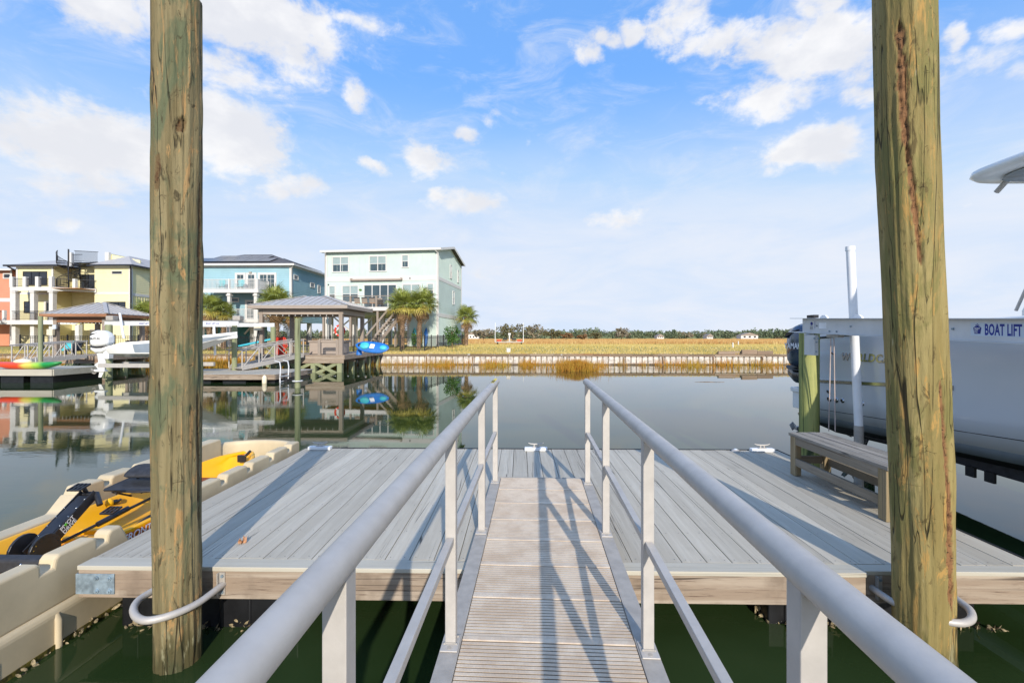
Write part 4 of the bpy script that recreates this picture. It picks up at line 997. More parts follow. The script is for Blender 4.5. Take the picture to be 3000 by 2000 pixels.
# ================================================================= far bank
BY = 37.6          # line of the bulkhead
def ground_mat():
    t = NT('ground'); v = t.coord((1, 1, 1), False); z = t.N.new('ShaderNodeSeparateXYZ'); t.L.new(t.tc.outputs['Object'], z.inputs[0])
    n = t.noise(v, .5, 6, .6); f = t.noise(v, 6, 4, .65); big = t.noise(t.coord((.5, 1, 1), False), .022, 4, .6)
    lawn = t.mix(rgb(176, 158, 98), rgb(150, 144, 78), t.ramp(n, .35, .65)); lawn = t.mix(lawn, rgb(176, 164, 112), t.ramp(f, .5, .75, 0, .7))
    marsh = t.mix(rgb(190, 154, 102), rgb(202, 172, 116), t.ramp(n, .3, .7)); marsh = t.mix(marsh, rgb(142, 88, 46), t.ramp(big, .45, .62, 0, .8))
    edge = t.math('ADD', z.outputs[1], t.math('MULTIPLY', t.math('SUBTRACT', big, .5), 150))
    c = t.mix(lawn, marsh, t.ramp(edge, 78, 100))
    t.bump(f, .6, .05); return t.end(c, .95, 0, .1)
gv = []; 
xs_ = [-900, -300, -120, -70, -50, -40, -30, -20, -10, 0, 12, 30, 60, 120, 300, 900]
yr = [(BY + .12, .86), (BY + 2, .92), (42.5, 1.15), (46, 1.28), (60, 1.2), (80, 1.0), (120, .85), (220, .8), (380, .8), (900, 1.5), (8000, 4)]
for y, z in yr:
    for x_ in xs_: gv.append((x_, y, z))
n = len(xs_)
MB().add(gv, [(i * n + k, i * n + k + 1, (i + 1) * n + k + 1, (i + 1) * n + k) for i in range(len(yr) - 1) for k in range(n - 1)], True).build('ground', ground_mat(), kind='structure')
def gz(x, y):
    for (a, za), (b, zb) in zip(yr, yr[1:]):
        if a <= y <= b: return za + (zb - za) * (y - a) / (b - a)
    return .86

# ---- bulkhead: vinyl sheet panels, timber wales and cap boards
bh = thing('bulkhead', 'white sheet pile bulkhead with rusty timber cap boards along the far bank', 'bulkhead', (0, BY, 0))
plain('sheet_white', rgb(214, 206, 196), .7, 0, .22, 3, .2)
pm = MB().prism([(-.205, .03), (-.165, -.045), (.165, -.045), (.205, .03)], -.6, .76, 'z').mesh('sheet_panel', MT['sheet_white'])
x_ = -62.0; r_ = random.Random(5); k = 0
while x_ < 34:
    inst('sheet_panel', pm, bh, (x_, r_.uniform(-.01, .015), r_.uniform(-.02, .02)), (0, 0, 0), (1, 1, 1)); x_ += .46; k += 1
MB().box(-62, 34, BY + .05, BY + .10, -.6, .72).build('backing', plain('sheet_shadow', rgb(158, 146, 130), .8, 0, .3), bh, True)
x_ = -62.0
while x_ < 34:
    L_ = r_.uniform(3.2, 5.0); 
    MB().box(x_, x_ + L_ - .03, BY - .12, BY - .055, .70 + r_.uniform(-.015, .01), .815).build('wale', MT['old_plank_x'], bh, True)
    MB().box(x_, x_ + L_ - .03, BY - .11, BY - .055, .03, .12 + r_.uniform(-.02, .01)).build('wale', MT['old_plank_x'], bh, True)
    q = x_ + r_.uniform(-.2, .2)
    while q < x_ + L_: 
        l2 = min(r_.uniform(1.2, 2.6), x_ + L_ - q)
        if l2 > .2: MB().box(q, q + l2 - .04, BY - .16 + r_.uniform(-.03, .03), BY + .14, .82, .86 + r_.uniform(0, .03)).build('cap_board', MT['old_plank_x'], bh, True)
        q += l2
    x_ += L_
for i in range(24):
    xx = -60 + i * 4 + r_.uniform(-.6, .6); MB().box(xx - .05, xx + .05, BY - .15, BY - .06, -.4, .70).build('batter_post', MT['old_plank_x'], bh, True)

# ---- grasses
def blades(name, n, place, hmin, hmax, w, mat, lean=.35, seed=1, kind='stuff', **kw):
    R_ = np.random.RandomState(seed); P = place(R_, n); n = len(P)
    h = R_.uniform(hmin, hmax, n); a = R_.uniform(0, 2 * PI, n); l = R_.uniform(0, lean, n) * h; la = R_.uniform(0, 2 * PI, n)
    d = np.stack([np.cos(a), np.sin(a) * .4, 0 * a], 1) * (w * R_.uniform(.6, 1.4, n))[:, None]
    tip = P + np.stack([np.cos(la) * l, np.sin(la) * l, h], 1); mid = P + np.stack([np.cos(la) * l * .3, np.sin(la) * l * .3, h * .55], 1)
    V = np.stack([P - d, P + d, mid + d * .7, mid - d * .7, tip], 1).reshape(-1, 3)
    me = bpy.data.meshes.new(name); me.vertices.add(n * 5); me.vertices.foreach_set('co', V.ravel().astype(np.float32))
    i = np.arange(n) * 5; lp = np.stack([i, i + 1, i + 2, i + 3, i + 3, i + 2, i + 4], 1).ravel()
    me.loops.add(n * 7); me.loops.foreach_set('vertex_index', lp.astype(np.int32))
    me.polygons.add(n * 2); st = (np.arange(n)[:, None] * 7 + np.array([0, 4])[None]).ravel(); me.polygons.foreach_set('loop_start', st.astype(np.int32))
    me.update(calc_edges=True); me.validate(); me.materials.append(mat)
    o = bpy.data.objects.new(name, me); C.objects.link(o); tag(o, kind=kind, **kw); return o
def grass_mat(name, a, b, c_, sc=.6, trans=.3):
    t = NT(name); v = t.coord((1, 1, 1), False)
    c = t.mix(a, b, t.ramp(t.noise(v, sc, 4, .6), .38, .62)); c = t.mix(c, c_, t.ramp(t.noise(v, sc * 22, 3, .6), .48, .64))
    m = t.end(c, .75, 0, .2); t.b.inputs['Transmission Weight'].default_value = 0
    ad = t.N.new('ShaderNodeMixShader'); tr = t.N.new('ShaderNodeBsdfTranslucent'); t.L.new(c, tr.inputs[0]); ad.inputs[0].default_value = trans
    t.L.new(t.b.outputs[0], ad.inputs[1]); t.L.new(tr.outputs[0], ad.inputs[2]); t.L.new(ad.outputs[0], t.N['Material Output'].inputs[0]); MT[name] = m; return m
grass_mat('reed', rgb(186, 150, 58), rgb(196, 126, 40), rgb(150, 138, 58), .5)
grass_mat('reed_clump', rgb(196, 152, 64), rgb(184, 120, 50), rgb(146, 140, 50), 1.2)
grass_mat('lawn_blade', rgb(212, 188, 114), rgb(194, 172, 96), rgb(220, 202, 146), .12)
grass_mat('marsh_blade', rgb(204, 168, 110), rgb(190, 144, 90), rgb(212, 184, 124), .04)
def pl_reeds(R_, n):
    x = R_.uniform(-46, 30, n * 3); y = BY - .3 - np.abs(R_.normal(0, 1.0, n * 3)) * 2.2
    den = .55 + .45 * np.sin(x * 1.3 + np.sin(x * .37) * 3) + .3 * np.sin(x * 4.1); den *= np.where(x < -7, .35, 1.0); den = np.where(x < -23, .9, den)
    k = (R_.uniform(0, 1.3, n * 3) < den) & (y > BY - 5.2); x, y = x[k][:n], y[k][:n]; return np.stack([x, y, np.full(len(x), -.05)], 1)
blades('cordgrass', 10500, pl_reeds, .18, .78, .014, MT['reed'], .35, 2)
def pl_back(R_, n):
    x = R_.uniform(-48, -13.5, n); y = R_.uniform(33.2, 37.3, n); k = R_.uniform(0, 1, n) < .6 + .5 * np.sin(x * 2.1) * np.sin(y * 1.7 + x); x, y = x[k], y[k]
    return np.stack([x, y, np.full(len(x), -.05)], 1)
blades('cordgrass_bed', 14000, pl_back, .5, 1.05, .016, MT['reed'], .3, 12)
def pl_clump(R_, n):
    a = R_.uniform(0, 2 * PI, n); r = np.abs(R_.normal(0, .55, n)) * (1 + .3 * np.sin(a * 5)); c = W(1692, 1086, z=0)
    return np.stack([c.x + r * np.cos(a) * 1.35, c.y + .6 + r * np.sin(a) * 1.2, np.full(n, -.05)], 1)
blades('cordgrass_clump', 3600, pl_clump, .35, .85, .013, MT['reed_clump'], .45, 3, kind=None, label='dense golden clump of cordgrass standing in the water before the bulkhead', cat='reeds')
def pl_lawn(R_, n):
    y = BY + .3 + 55 * R_.uniform(0, 1, n) ** 1.6; x = R_.uniform(-1, 1, n) * (24 + (y - BY) * .8) + 4
    k = (x > -9.0 - (y - 46) * .0) | (y < 39.3); x, y = x[k], y[k]
    return np.stack([x, y, np.interp(y, [a for a, b in yr], [b for a, b in yr])], 1)
blades('lawn_grass', 60000, pl_lawn, .06, .22, .022, MT['lawn_blade'], .6, 4)
def pl_lawn2(R_, n):
    y = R_.uniform(BY + .2, 41.5, n); x = R_.uniform(-60, -9, n); return np.stack([x, y, np.interp(y, [a for a, b in yr], [b for a, b in yr])], 1)
blades('bank_grass', 9000, pl_lawn2, .04, .14, .02, MT['lawn_blade'], .6, 6)
def pl_marsh(R_, n):
    y = 80 + 300 * R_.uniform(0, 1, n) ** 1.5; x = R_.uniform(-.55, 1.1, n) * y
    return np.stack([x, y, np.interp(y, [a for a, b in yr], [b for a, b in yr])], 1)
blades('marsh_grass', 60000, pl_marsh, .3, .75, .10, MT['marsh_blade'], .4, 5)

# ---- palms
plain('palm_green', rgb(142, 152, 70), .5, 0, .28, 2); plain('palm_yellow', rgb(198, 184, 84), .55, 0, .25, 2); plain('palm_dead', rgb(150, 120, 84), .8, 0, .25, 3)
plain('palm_trunk', rgb(134, 110, 86), .9, 0, .4, 9, .7)
def frond_mesh(name, mat, seed, droop=.35):
    r = random.Random(seed); m = MB(); PLn = .75
    m.tube([(0, 0, 0), (PLn * .5, 0, .05), (PLn, 0, .0)], [.022, .014, .009], 4, False)
    nleaf = 22
    for k in range(nleaf):
        a = rad(-128 + 256 * k / (nleaf - 1)); L_ = (.84 - .16 * abs(a) / 2.2) * r.uniform(.88, 1.08)
        d = Vector((math.cos(a), math.sin(a), 0)); s_ = Vector((-d.y, d.x, 0)); c0 = Vector((PLn - .04 + .10 * math.cos(a), .06 * math.sin(a), 0))
        p1 = c0 + d * L_ * .55 + Vector((0, 0, .05 - .06 * abs(a))); p2 = c0 + d * L_ + Vector((0, 0, -droop * L_ * r.uniform(.5, 1.3)))
        m.add([c0 - s_ * .012, c0 + s_ * .012, p1 + s_ * .030, p1 - s_ * .030 + Vector((0, 0, .012)), p2], [(0, 1, 2, 3), (3, 2, 4)])
    return m.mesh(name, mat)
FR = [frond_mesh('frond', MT['palm_green'], 1, .3), frond_mesh('frond', MT['palm_green'], 2, .5), frond_mesh('frond', MT['palm_yellow'], 3, .6), frond_mesh('frond', MT['palm_dead'], 4, .9)]
def palm(label, x, y, zb, zc, s=1.0, seed=1, nf=44, lean=(0, 0), skirt=0, trunk_r=.20):
    r = random.Random(seed); t = thing('palm_tree', label, 'palm tree', (x, y, zb), 0, 'palm trees among the houses'); H = zc - zb
    m = MB(); P = []; R2 = []
    K = 26
    for i in range(K + 1):
        f = i / K; P.append((lean[0] * f * f, lean[1] * f, H * f)); R2.append(trunk_r * (1.12 if f < .06 else 1) * (1 + .10 * (i % 2)) * (1 + (.45 * max(0, f - .62) / .38)))
    m.tube(P, R2, 12); m.build('trunk', MT['palm_trunk'], t)
    bo = MB()   # cut leaf boots
    for i in range(70):
        f = r.uniform(.25, 1.0) if i % 3 else r.uniform(.6, 1); a = r.uniform(0, 2 * PI); rr = trunk_r * (1 + .45 * max(0, f - .62) / .38)
        c_ = Vector((lean[0] * f * f + rr * math.cos(a), lean[1] * f + rr * math.sin(a), H * f)); d = Vector((math.cos(a), math.sin(a), 1.1)).normalized()
        bo.bar(c_ - d * .1, c_ + d * r.uniform(.12, .24), .07, .03)
    bo.build('leaf_boots', MT['palm_trunk'], t, kind='stuff')
    for i in range(nf + skirt):
        dead = i >= nf; ph = 2 * PI * i * .381966 + r.uniform(-.2, .2)
        el = (rad(82) - rad(118) * (i / nf) ** .85) if not dead else rad(r.uniform(-78, -50))
        me = FR[3] if dead else (FR[2] if i / nf > .80 and r.random() < .75 else FR[i % 2])
        inst('frond', me, t, (lean[0] + .08 * math.cos(ph), lean[1] + .08 * math.sin(ph), H + r.uniform(-.12, .12) - (.25 if dead else 0)), (r.uniform(-.25, .25), -el, ph), (s * r.uniform(.85, 1.12),) * 3)
    return t
palm('palm tree with paired neighbour before the mint house, the left one of the two', *W(1178, 1018, Y=42.5)[:2], 1.1, W(1178, 893, Y=42.5).z, 1.08, 3, 46, (.1, 0), 6)
palm('palm tree before the mint house, the right one of the close pair', *W(1227, 1016, Y=43.2)[:2], 1.1, W(1232, 890, Y=43.2).z, 1.08, 7, 46, (.25, 0), 6)
palm('smaller palm tree standing alone right of the mint house', *W(1366, 1010, Y=52)[:2], 1.2, W(1370, 928, Y=52).z, 1.0, 5, 40, (.05, 0), 4)
palm('thick palm tree with a brown skirt behind the near pavilion', *W(810, 1008, Y=42.5)[:2], 1.1, W(812, 885, Y=42.5).z, 1.18, 11, 46, (0, 0), 16, .24)
palm('palm tree seen through the near pavilion, right of the thick palm', *W(858, 1008, Y=43.4)[:2], 1.1, W(862, 908, Y=43.4).z, .95, 13, 34, (0, 0), 10, .18)
palm('palm tree beside the left piling before the blue house', *W(614, 1010, Y=42.0)[:2], 1.1, W(612, 902, Y=42).z, .95, 17, 40, (0, 0), 8)
palm('palm tree with drooping yellow fronds right of the one by the piling', *W(655, 1010, Y=43)[:2], 1.1, W(648, 915, Y=43).z, .85, 19, 34, (0, 0), 3)
palm('palm tree between the yellow house and the left piling', *W(428, 1010, Y=44)[:2], 1.1, W(426, 918, Y=44).z, 1.0, 23, 36, (0, 0), 6)

# ---- shrubs and trees with leafy crowns
def leaf_mat(name, a, b, c_):
    t = NT(name); v = t.coord((1, 1, 1)); c = t.mix(a, b, t.ramp(t.noise(v, 1.2, 4), .38, .62)); c = t.mix(c, c_, t.ramp(t.noise(v, 7, 3), .5, .7, 0, .8)); MT[name] = t.end(c, .7, 0, .25); return MT[name]
leaf_mat('leaf_green', rgb(62, 98, 44), rgb(84, 118, 52), rgb(44, 72, 34)); leaf_mat('leaf_oak', rgb(96, 98, 66), rgb(120, 112, 78), rgb(72, 76, 50)); leaf_mat('leaf_pine', rgb(52, 72, 46), rgb(72, 88, 54), rgb(88, 84, 60))
leaf_mat('leaf_autumn', rgb(140, 98, 64), rgb(120, 104, 70), rgb(104, 80, 58)); leaf_mat('leaf_grey', rgb(142, 134, 116), rgb(124, 116, 94), rgb(104, 98, 74))
def crown(m, c, R_, n, r, lf):
    """leaf-sized faces on clumps spread through a crown's volume"""
    cl = []
    for _ in range(max(5, n // 28)):
        while True:
            q = Vector((r.uniform(-1, 1), r.uniform(-1, 1), r.uniform(-1, 1)))
            if q.length < 1: break
        q *= .82; cl.append((Vector((c[0] + q.x * R_[0], c[1] + q.y * R_[1], c[2] + q.z * R_[2])), r.uniform(.22, .42)))
    for _ in range(n):
        cc, cr = cl[r.randrange(len(cl))]; d = Vector((r.gauss(0, 1), r.gauss(0, 1), r.gauss(0, .8))).normalized() * cr * r.uniform(.5, 1.05)
        p = cc + Vector((d.x * R_[0], d.y * R_[1], d.z * R_[2])); a = Vector((r.uniform(-1, 1), r.uniform(-1, 1), r.uniform(-.6, .6))).normalized(); b = a.orthogonal().normalized(); b.rotate(Matrix.Rotation(r.uniform(0, 6.28), 3, a)); s_ = lf * r.uniform(.6, 1.4)
        m.add([p - a * s_, p - b * s_ * .6, p + a * s_, p + b * s_ * .6], [(0, 1, 2, 3)])
def tree(name, label, cat, x, y, z, h, w, mat, seed, n=900, lf=.14, trunk=.3, group=None, depth=None):
    r = random.Random(seed); t = thing(name, label, cat, (x, y, z), 0, group)
    m = MB(); crown(m, (0, 0, h * (.5 + trunk * .5)), (w / 2, (depth or w) / 2, h * (1 - trunk) / 2), n, r, lf); m.build('crown', mat, t)
    m = MB(); m.tube([(0, 0, -.1), (w * .02, 0, h * .3), (-w * .02, 0, h * .75)], [h * .035, h * .026, h * .008], 7)
    for k in range(6):
        a = k * 2.4; z0 = h * (.25 + .07 * k); m.tube([(0, 0, z0), (w * .18 * math.cos(a), w * .18 * math.sin(a), z0 + h * .14), (w * .36 * math.cos(a), w * .36 * math.sin(a), z0 + h * .24)], [h * .016, h * .011, h * .004], 5)
    m.build('trunk', MT['palm_trunk'], t); return t
tree('shrub', 'dark green leafy shrub at the right corner of the mint house', 'shrub', *W(1324, 1010, Y=44)[:2], 1.2, 2.35, 1.9, MT['leaf_green'], 1, 1500, .07, .1)
tree('shrub', 'narrow dark shrub between the two paired palms', 'shrub', *W(1212, 1010, Y=45)[:2], 1.2, 1.9, .8, MT['leaf_green'], 2, 500, .07, .1)
for i, (u, Y_, wpx, hpx, mat, lab, lfs) in enumerate([
    (1415, 190, 70, 40, 'leaf_grey', 'low grey scrub tree left of the boat trailer', .5), (1500, 230, 110, 54, 'leaf_oak', 'broad grey green oak behind the boat trailer', .6), (1560, 240, 90, 50, 'leaf_grey', 'bare grey tree right of the boat trailer', .6),
    (1616, 230, 72, 36, 'leaf_oak', 'bushy olive tree on the marsh, right of the bare grey tree', .5), (1660, 225, 40, 22, 'leaf_autumn', 'small brownish marsh bush beside the olive tree', .4), (1706, 225, 30, 20, 'leaf_autumn', 'tiny orange bush alone on the marsh edge', .4),
    (1742, 225, 46, 26, 'leaf_oak', 'small olive bush right of the tiny orange bush', .4), (1820, 240, 60, 38, 'leaf_grey', 'pale grey spreading tree at the marsh middle', .5)]):
    p = W(u, 993, Y=Y_); tree('marsh_tree', lab, 'tree', p.x, p.y, .8, hpx / FPX * Y_, wpx / FPX * Y_, MT[mat], 20 + i, 520, lfs, .15, 'scattered trees on the marsh')

# ---- far wood along the horizon: one mass
def far_wood():
    R_ = np.random.RandomState(4); V = []; 
    NTR = 1150; cx = R_.uniform(-480, 640, NTR); cy = R_.uniform(395, 480, NTR); h = R_.uniform(5.2, 8.6, NTR) * (1 + .14 * np.sin(cx * .031) + .08 * np.sin(cx * .11)) + (cy - 395) * .02; w = R_.uniform(4, 8.5, NTR)
    n = 64; T = NTR * n
    idx = np.repeat(np.arange(NTR), n); th = R_.uniform(0, 2 * PI, T); u = R_.uniform(-1, 1, T); rr = R_.uniform(.55, 1, T)
    px = cx[idx] + rr * np.cos(th) * np.sqrt(1 - u * u) * w[idx] * .55; py_ = cy[idx] + rr * np.sin(th) * np.sqrt(1 - u * u) * w[idx] * .5
    pz = .8 + h[idx] * (.58 + .42 * u * rr) ; P = np.stack([px, py_, pz], 1)
    a = R_.normal(0, 1, (T, 3)); a /= np.linalg.norm(a, axis=1)[:, None]; b = np.cross(a, R_.normal(0, 1, (T, 3))); b /= np.linalg.norm(b, axis=1)[:, None]
    s_ = R_.uniform(.5, 1.1, T)[:, None]; Q = np.stack([P - a * s_, P - b * s_ * .7, P + a * s_, P + b * s_ * .7], 1)
    return Q.reshape(-1, 3), T
Q, T = far_wood()
def quads(name, Q, T, mat, **kw):
    me = bpy.data.meshes.new(name); me.vertices.add(T * 4); me.vertices.foreach_set('co', Q.ravel().astype(np.float32)); me.loops.add(T * 4); me.loops.foreach_set('vertex_index', np.arange(T * 4, dtype=np.int32))
    me.polygons.add(T); me.polygons.foreach_set('loop_start', (np.arange(T) * 4).astype(np.int32)); me.update(calc_edges=True); me.materials.append(mat)
    o = bpy.data.objects.new(name, me); C.objects.link(o); return tag(o, **kw)
t = NT('leaf_far'); v = t.coord((1, 1, 1), False); c = t.mix(rgb(94, 108, 84), rgb(114, 126, 98), t.ramp(t.noise(v, .12, 3), .4, .6)); c = t.mix(c, rgb(150, 136, 116), t.ramp(t.noise(v, .05, 3), .56, .64, 0, .8)); MT['leaf_far'] = t.end(c, .9, 0, .1)
quads('far_wood', Q, T, MT['leaf_far'], kind='stuff')
MB().box(-900, 900, 486, 500, 0, 6.5).build('wood_floor', MT['leaf_far'], kind='stuff')
# small houses showing among the far trees
for i, (u, wpx, v0, lab) in enumerate(((1387, 30, 976, 'tiny pale house at the left end of the far trees'), (1935, 20, 983, 'tiny far house among trees, at the middle of the tree line'), (2080, 18, 982, 'tiny brown roofed far house, left of the larger white one'), (2196, 50, 979, 'larger white far house with two wings among the trees'))):
    Y_ = 385; a, b = W(u - wpx / 2, 990, Y=Y_), W(u + wpx / 2, 990, Y=Y_); zt = W(u, v0, Y=Y_).z
    t = thing('far_house', lab, 'house', ((a.x + b.x) / 2, Y_, .8), 0, 'far houses in the tree line')
    hw = (b.x - a.x) / 2
    MB().box(-hw, hw, 0, 8, 0, zt - 1.6).build('wall', MT['white_paint'], t)
    MB().prism([(-hw - .5, zt - 1.6), (0, zt + .6), (hw + .5, zt - 1.6)], -.6, 8.6, 'y').build('roof', MT['stain_brown'], t)
    for k in range(3): MB().box(-hw * .7 + k * hw * .6, -hw * .7 + k * hw * .6 + hw * .25, -.05, .02, 1.2, 2.6).build('window', MT['print_black'], t)

# ---- boat trailer parked on the grass
tp = W(1492, 1010, Y=70)
tr = thing('boat_trailer', 'empty boat trailer with two tall white guide poles parked on the grass', 'trailer', (tp.x, 70, gz(0, 70)))
k_ = 70 / FPX
MB().bar((-2.1, 0, .42), (2.1, 0, .42), .12).bar((-2.1, 0, .42), (-2.1, 3, .45), .1).bar((2.1, 0, .42), (2.1, 3, .45), .1).bar((-1.6, 1.2, .6), (0, .8, .5), .1).bar((1.6, 1.2, .6), (0, .8, .5), .1).build('trailer_frame', MT['galv'], tr, kind='stuff')
for s_ in (-1, 1):
    MB().cyl((s_ * 2.18, 0, .4), (s_ * 2.16, 0, W(1492, 945, Y=70).z - gz(0, 70)), .05, 8).build('guide_pole', MT['white_pvc'], tr)
    w = MB().cyl((s_ * 1.75, 1.2, .33), (s_ * 1.98, 1.2, .33), .33, 16).build('wheel', MT['rubber'], tr)
    MB().cyl((s_ * 1.74, 1.2, .33), (s_ * 1.73, 1.2, .33), .18, 12).build('rim', MT['white_alu'], w)
    MB().box(s_ * 1.7, s_ * 2.05, .75, 1.65, .70, .75).build('fender', MT['white_alu'], tr)
    MB().box(s_ * 1.2, s_ * 1.9, -.05, .06, .55, .78).build('tail_light', MT['orange_red'], tr)
MB().box(-.10, .10, 1.4, 1.6, .5, 1.75).box(-.2, .2, 1.3, 1.7, 1.5, 1.85).build('winch_post', MT['white_alu'], tr)
for s_ in (-1, 1): MB().box(s_ * .7 - .35, s_ * .7 + .35, .4, 2.2, .72, .98).build('bunk', MT['black_fabric'], tr)
# small things on the bank
p = W(1490, 1033, Y=39); MB().box(-.16, .16, -.1, .1, 0, .36).box(-.19, .19, -.13, .13, .365, .40).build('utility_box', MT['white_paint'], label='small white utility box standing on the bank edge', cat='utility box').location = (p.x, 39, .93)
for i, (u0, u1, v1, v0, lab) in enumerate(((2103, 2152, 1034, 1026, 'pale timber beam lying on the bulkhead, left end of the lumber'), (2172, 2216, 1036, 1024, 'pair of squared timbers on the bulkhead, middle of the lumber'), (2217, 2262, 1036, 1027, 'brown squared timber at the right end of the lumber on the bulkhead'))):
    a, b = W(u0, v1, Y=37.9), W(u1, v1, Y=37.9); zz = .885; m = MB().box(0, b.x - a.x, 0, .25, 0, W(u0, v0, Y=37.9).z - W(u0, v1, Y=37.9).z)
    if i == 1: m.box(-.5, .5, .3, .5, 0, .22)
    m.build('lumber', MT['old_plank_x'], label=lab, cat='lumber', group='timbers stacked on the bulkhead', kind=None).location = (a.x, BY + .15, zz)
for u, lab in ((2147, 'short white stake behind the lumber on the bank'), (2163, 'white marker post far out in the grass at the right')):
    p = W(u, 1020, Y=44 + (u - 2147)); MB().box(-.05, .05, -.05, .05, 0, .55).build('marker_post', MT['white_paint'], label=lab, cat='post').location = (p.x, p.y, gz(0, p.y))
MB().tube([(0, 0, .0), (.6, .1, .006), (1.1, -.05, .0), (1.5, .05, .005)], [.008, .016, .014, .006], 6).build('driftwood', MT['palm_trunk'], label='thin stick floating on the water to the right of the gangway', cat='driftwood').location = W(2035, 1119, z=0)
# ================================================================= houses
plain('glass', rgb(66, 84, 92), .06, 0, .10, 1.5); plain('glass_dark', rgb(38, 46, 56), .05, 0, .15, 1.5); plain('blind', rgb(150, 168, 168), .35, 0, .05)
plain('yellow_siding', rgb(230, 222, 176), .6, 0, .03, .8); plain('blue_siding', rgb(146, 184, 196), .6, 0, .04, .8); plain('mint_siding', rgb(194, 210, 202), .6, 0, .03, .8); plain('coral_siding', rgb(210, 142, 112), .6, 0, .04, .8)
plain('shingle', rgb(92, 90, 92), .9, 0, .25, 8, .5, bsc=20); plain('metal_roof', rgb(176, 173, 170), .5, .0, .05); plain('solar', rgb(34, 40, 56), .12, .2, .1); plain('window_black', rgb(30, 32, 42), .4)
plain('wood_under', rgb(170, 122, 84), .8, 0, .2); plain('teal_door', rgb(70, 140, 150), .5); plain('pier_white', rgb(208, 206, 202), .6, 0, .04)
plain('lattice', rgb(196, 196, 190), .7, 0, .1); plain('concrete', rgb(170, 166, 158), .9, 0, .15)
FR_ = Matrix(((1, 0, 0, 0), (0, -1, 0, 0), (0, 0, 1, 0), (0, 0, 0, 1)))        # (s, out, z) on the front
def SIDE(Wd): return Matrix(((0, 1, 0, Wd), (1, 0, 0, 0), (0, 0, 1, 0), (0, 0, 0, 1)))   # on the right side
def face_MB(M):
    m = MB(M); m.flip = M.to_3x3().determinant() < 0; return m
class FM(MB):
    def add(s, vs, fs, smooth=False):
        if s.M is not None and s.M.to_3x3().determinant() < 0: fs = [tuple(reversed(f)) for f in fs]
        return MB.add(s, vs, fs, smooth)
def lap(M, s0, s1, z0, z1, course=.19, top=None):
    """clapboards as real courses; top(s) optionally cuts the upper edge"""
    m = FM(M); n = max(1, round((z1 - z0) / course)); c = (z1 - z0) / n
    for i in range(n):
        a, b = z0 + i * c, z0 + (i + 1) * c
        m.add([(s0, .030, a), (s1, .030, a), (s1, .006, b), (s0, .006, b), (s0, .0, a), (s1, .0, a)], [(0, 1, 2, 3), (4, 5, 1, 0)])
    return m
def battens(M, s0, s1, z0, z1, pitch=.42, zt=None):
    m = FM(M); m.add([(s0, .006, z0), (s1, .006, z0), (s1, .006, z1), (s0, .006, z1)], [(0, 1, 2, 3)])
    s = s0 + pitch
    while s < s1 - .1: m.box(s - .025, s + .025, .007, .03, z0, z1 if zt is None else zt(s)); s += pitch
    return m
def window(house, M, s0, s1, z0, z1, panes=1, split=True, frame='trim_white', glass='glass', trim=.10, grid=None, blind=True, pane_mat=None):
    w = FM(M); t = trim
    w.box(s0 - t, s0, .005, .075, z0 - t, z1 + t).box(s1, s1 + t, .005, .075, z0 - t, z1 + t).box(s0, s1, .005, .075, z1, z1 + t).box(s0, s1, .005, .085, z0 - t, z0)
    pw_ = (s1 - s0) / panes
    for k in range(panes):
        a, b = s0 + k * pw_, s0 + (k + 1) * pw_
        if k: w.box(a - .045, a + .045, .005, .07, z0, z1)
        if split: w.box(a + (.045 if k else 0), b - (.045 if k < panes - 1 else 0), .03, .062, (z0 + z1) / 2 - .03, (z0 + z1) / 2 + .03)
        if grid:
            for g in range(1, grid[0]): w.box(a + pw_ * g / grid[0] - .012, a + pw_ * g / grid[0] + .012, .036, .058, z0, z1)
            for g in range(1, grid[1]): w.box(a, b, .037, .057, z0 + (z1 - z0) * g / grid[1] - .012, z0 + (z1 - z0) * g / grid[1] + .012)
    o = w.build('window', MT[frame], house)
    for k in range(panes):
        a, b = s0 + k * pw_ + .02, s0 + (k + 1) * pw_ - .02; zm = (z0 + z1) / 2
        if split:
            FM(M).box(a, b, .012, .030, z0, zm).build('pane', MT[glass], o); FM(M).box(a, b, .012, .034, zm + .001, z1).build('pane', MT['blind' if blind else glass], o)
        else: FM(M).box(a, b, .012, .030, z0, z1).build('pane', MT[glass], o)
    return o
def railing(house, pts, h, mat, pitch=.12, post=None, postmat=None, pw=.1, postz=.08, label=None, closed_ends=True, bal=.02):
    """balusters and rails along a polyline (house frame), with posts as parts"""
    m = MB()
    for a, b in zip(pts, pts[1:]):
        a, b = Vector(a), Vector(b); d = b - a; L_ = d.length
        m.bar(a + Vector((0, 0, h)), b + Vector((0, 0, h)), .07, .05); m.bar(a + Vector((0, 0, .1)), b + Vector((0, 0, .1)), .05, .04)
        n = int(L_ / pitch)
        for k in range(1, n): p = a + d * k / n; m.bar(p + Vector((0, 0, .12)), p + Vector((0, 0, h - .03)), bal)
    o = m.build('railing', MT[mat], house, kind='stuff')
    if postmat:
        for a, b in zip(pts, pts[1:]):
            a, b = Vector(a), Vector(b); n = max(1, round((b - a).length / post))
            for k in range(n + (1 if b == Vector(pts[-1]) else 0)):
                p = a + (b - a) * k / n; MB().box(p.x - pw / 2, p.x + pw / 2, p.y - pw / 2, p.y + pw / 2, p.z, p.z + h + postz).build('rail_post', MT[postmat], house)
    return o
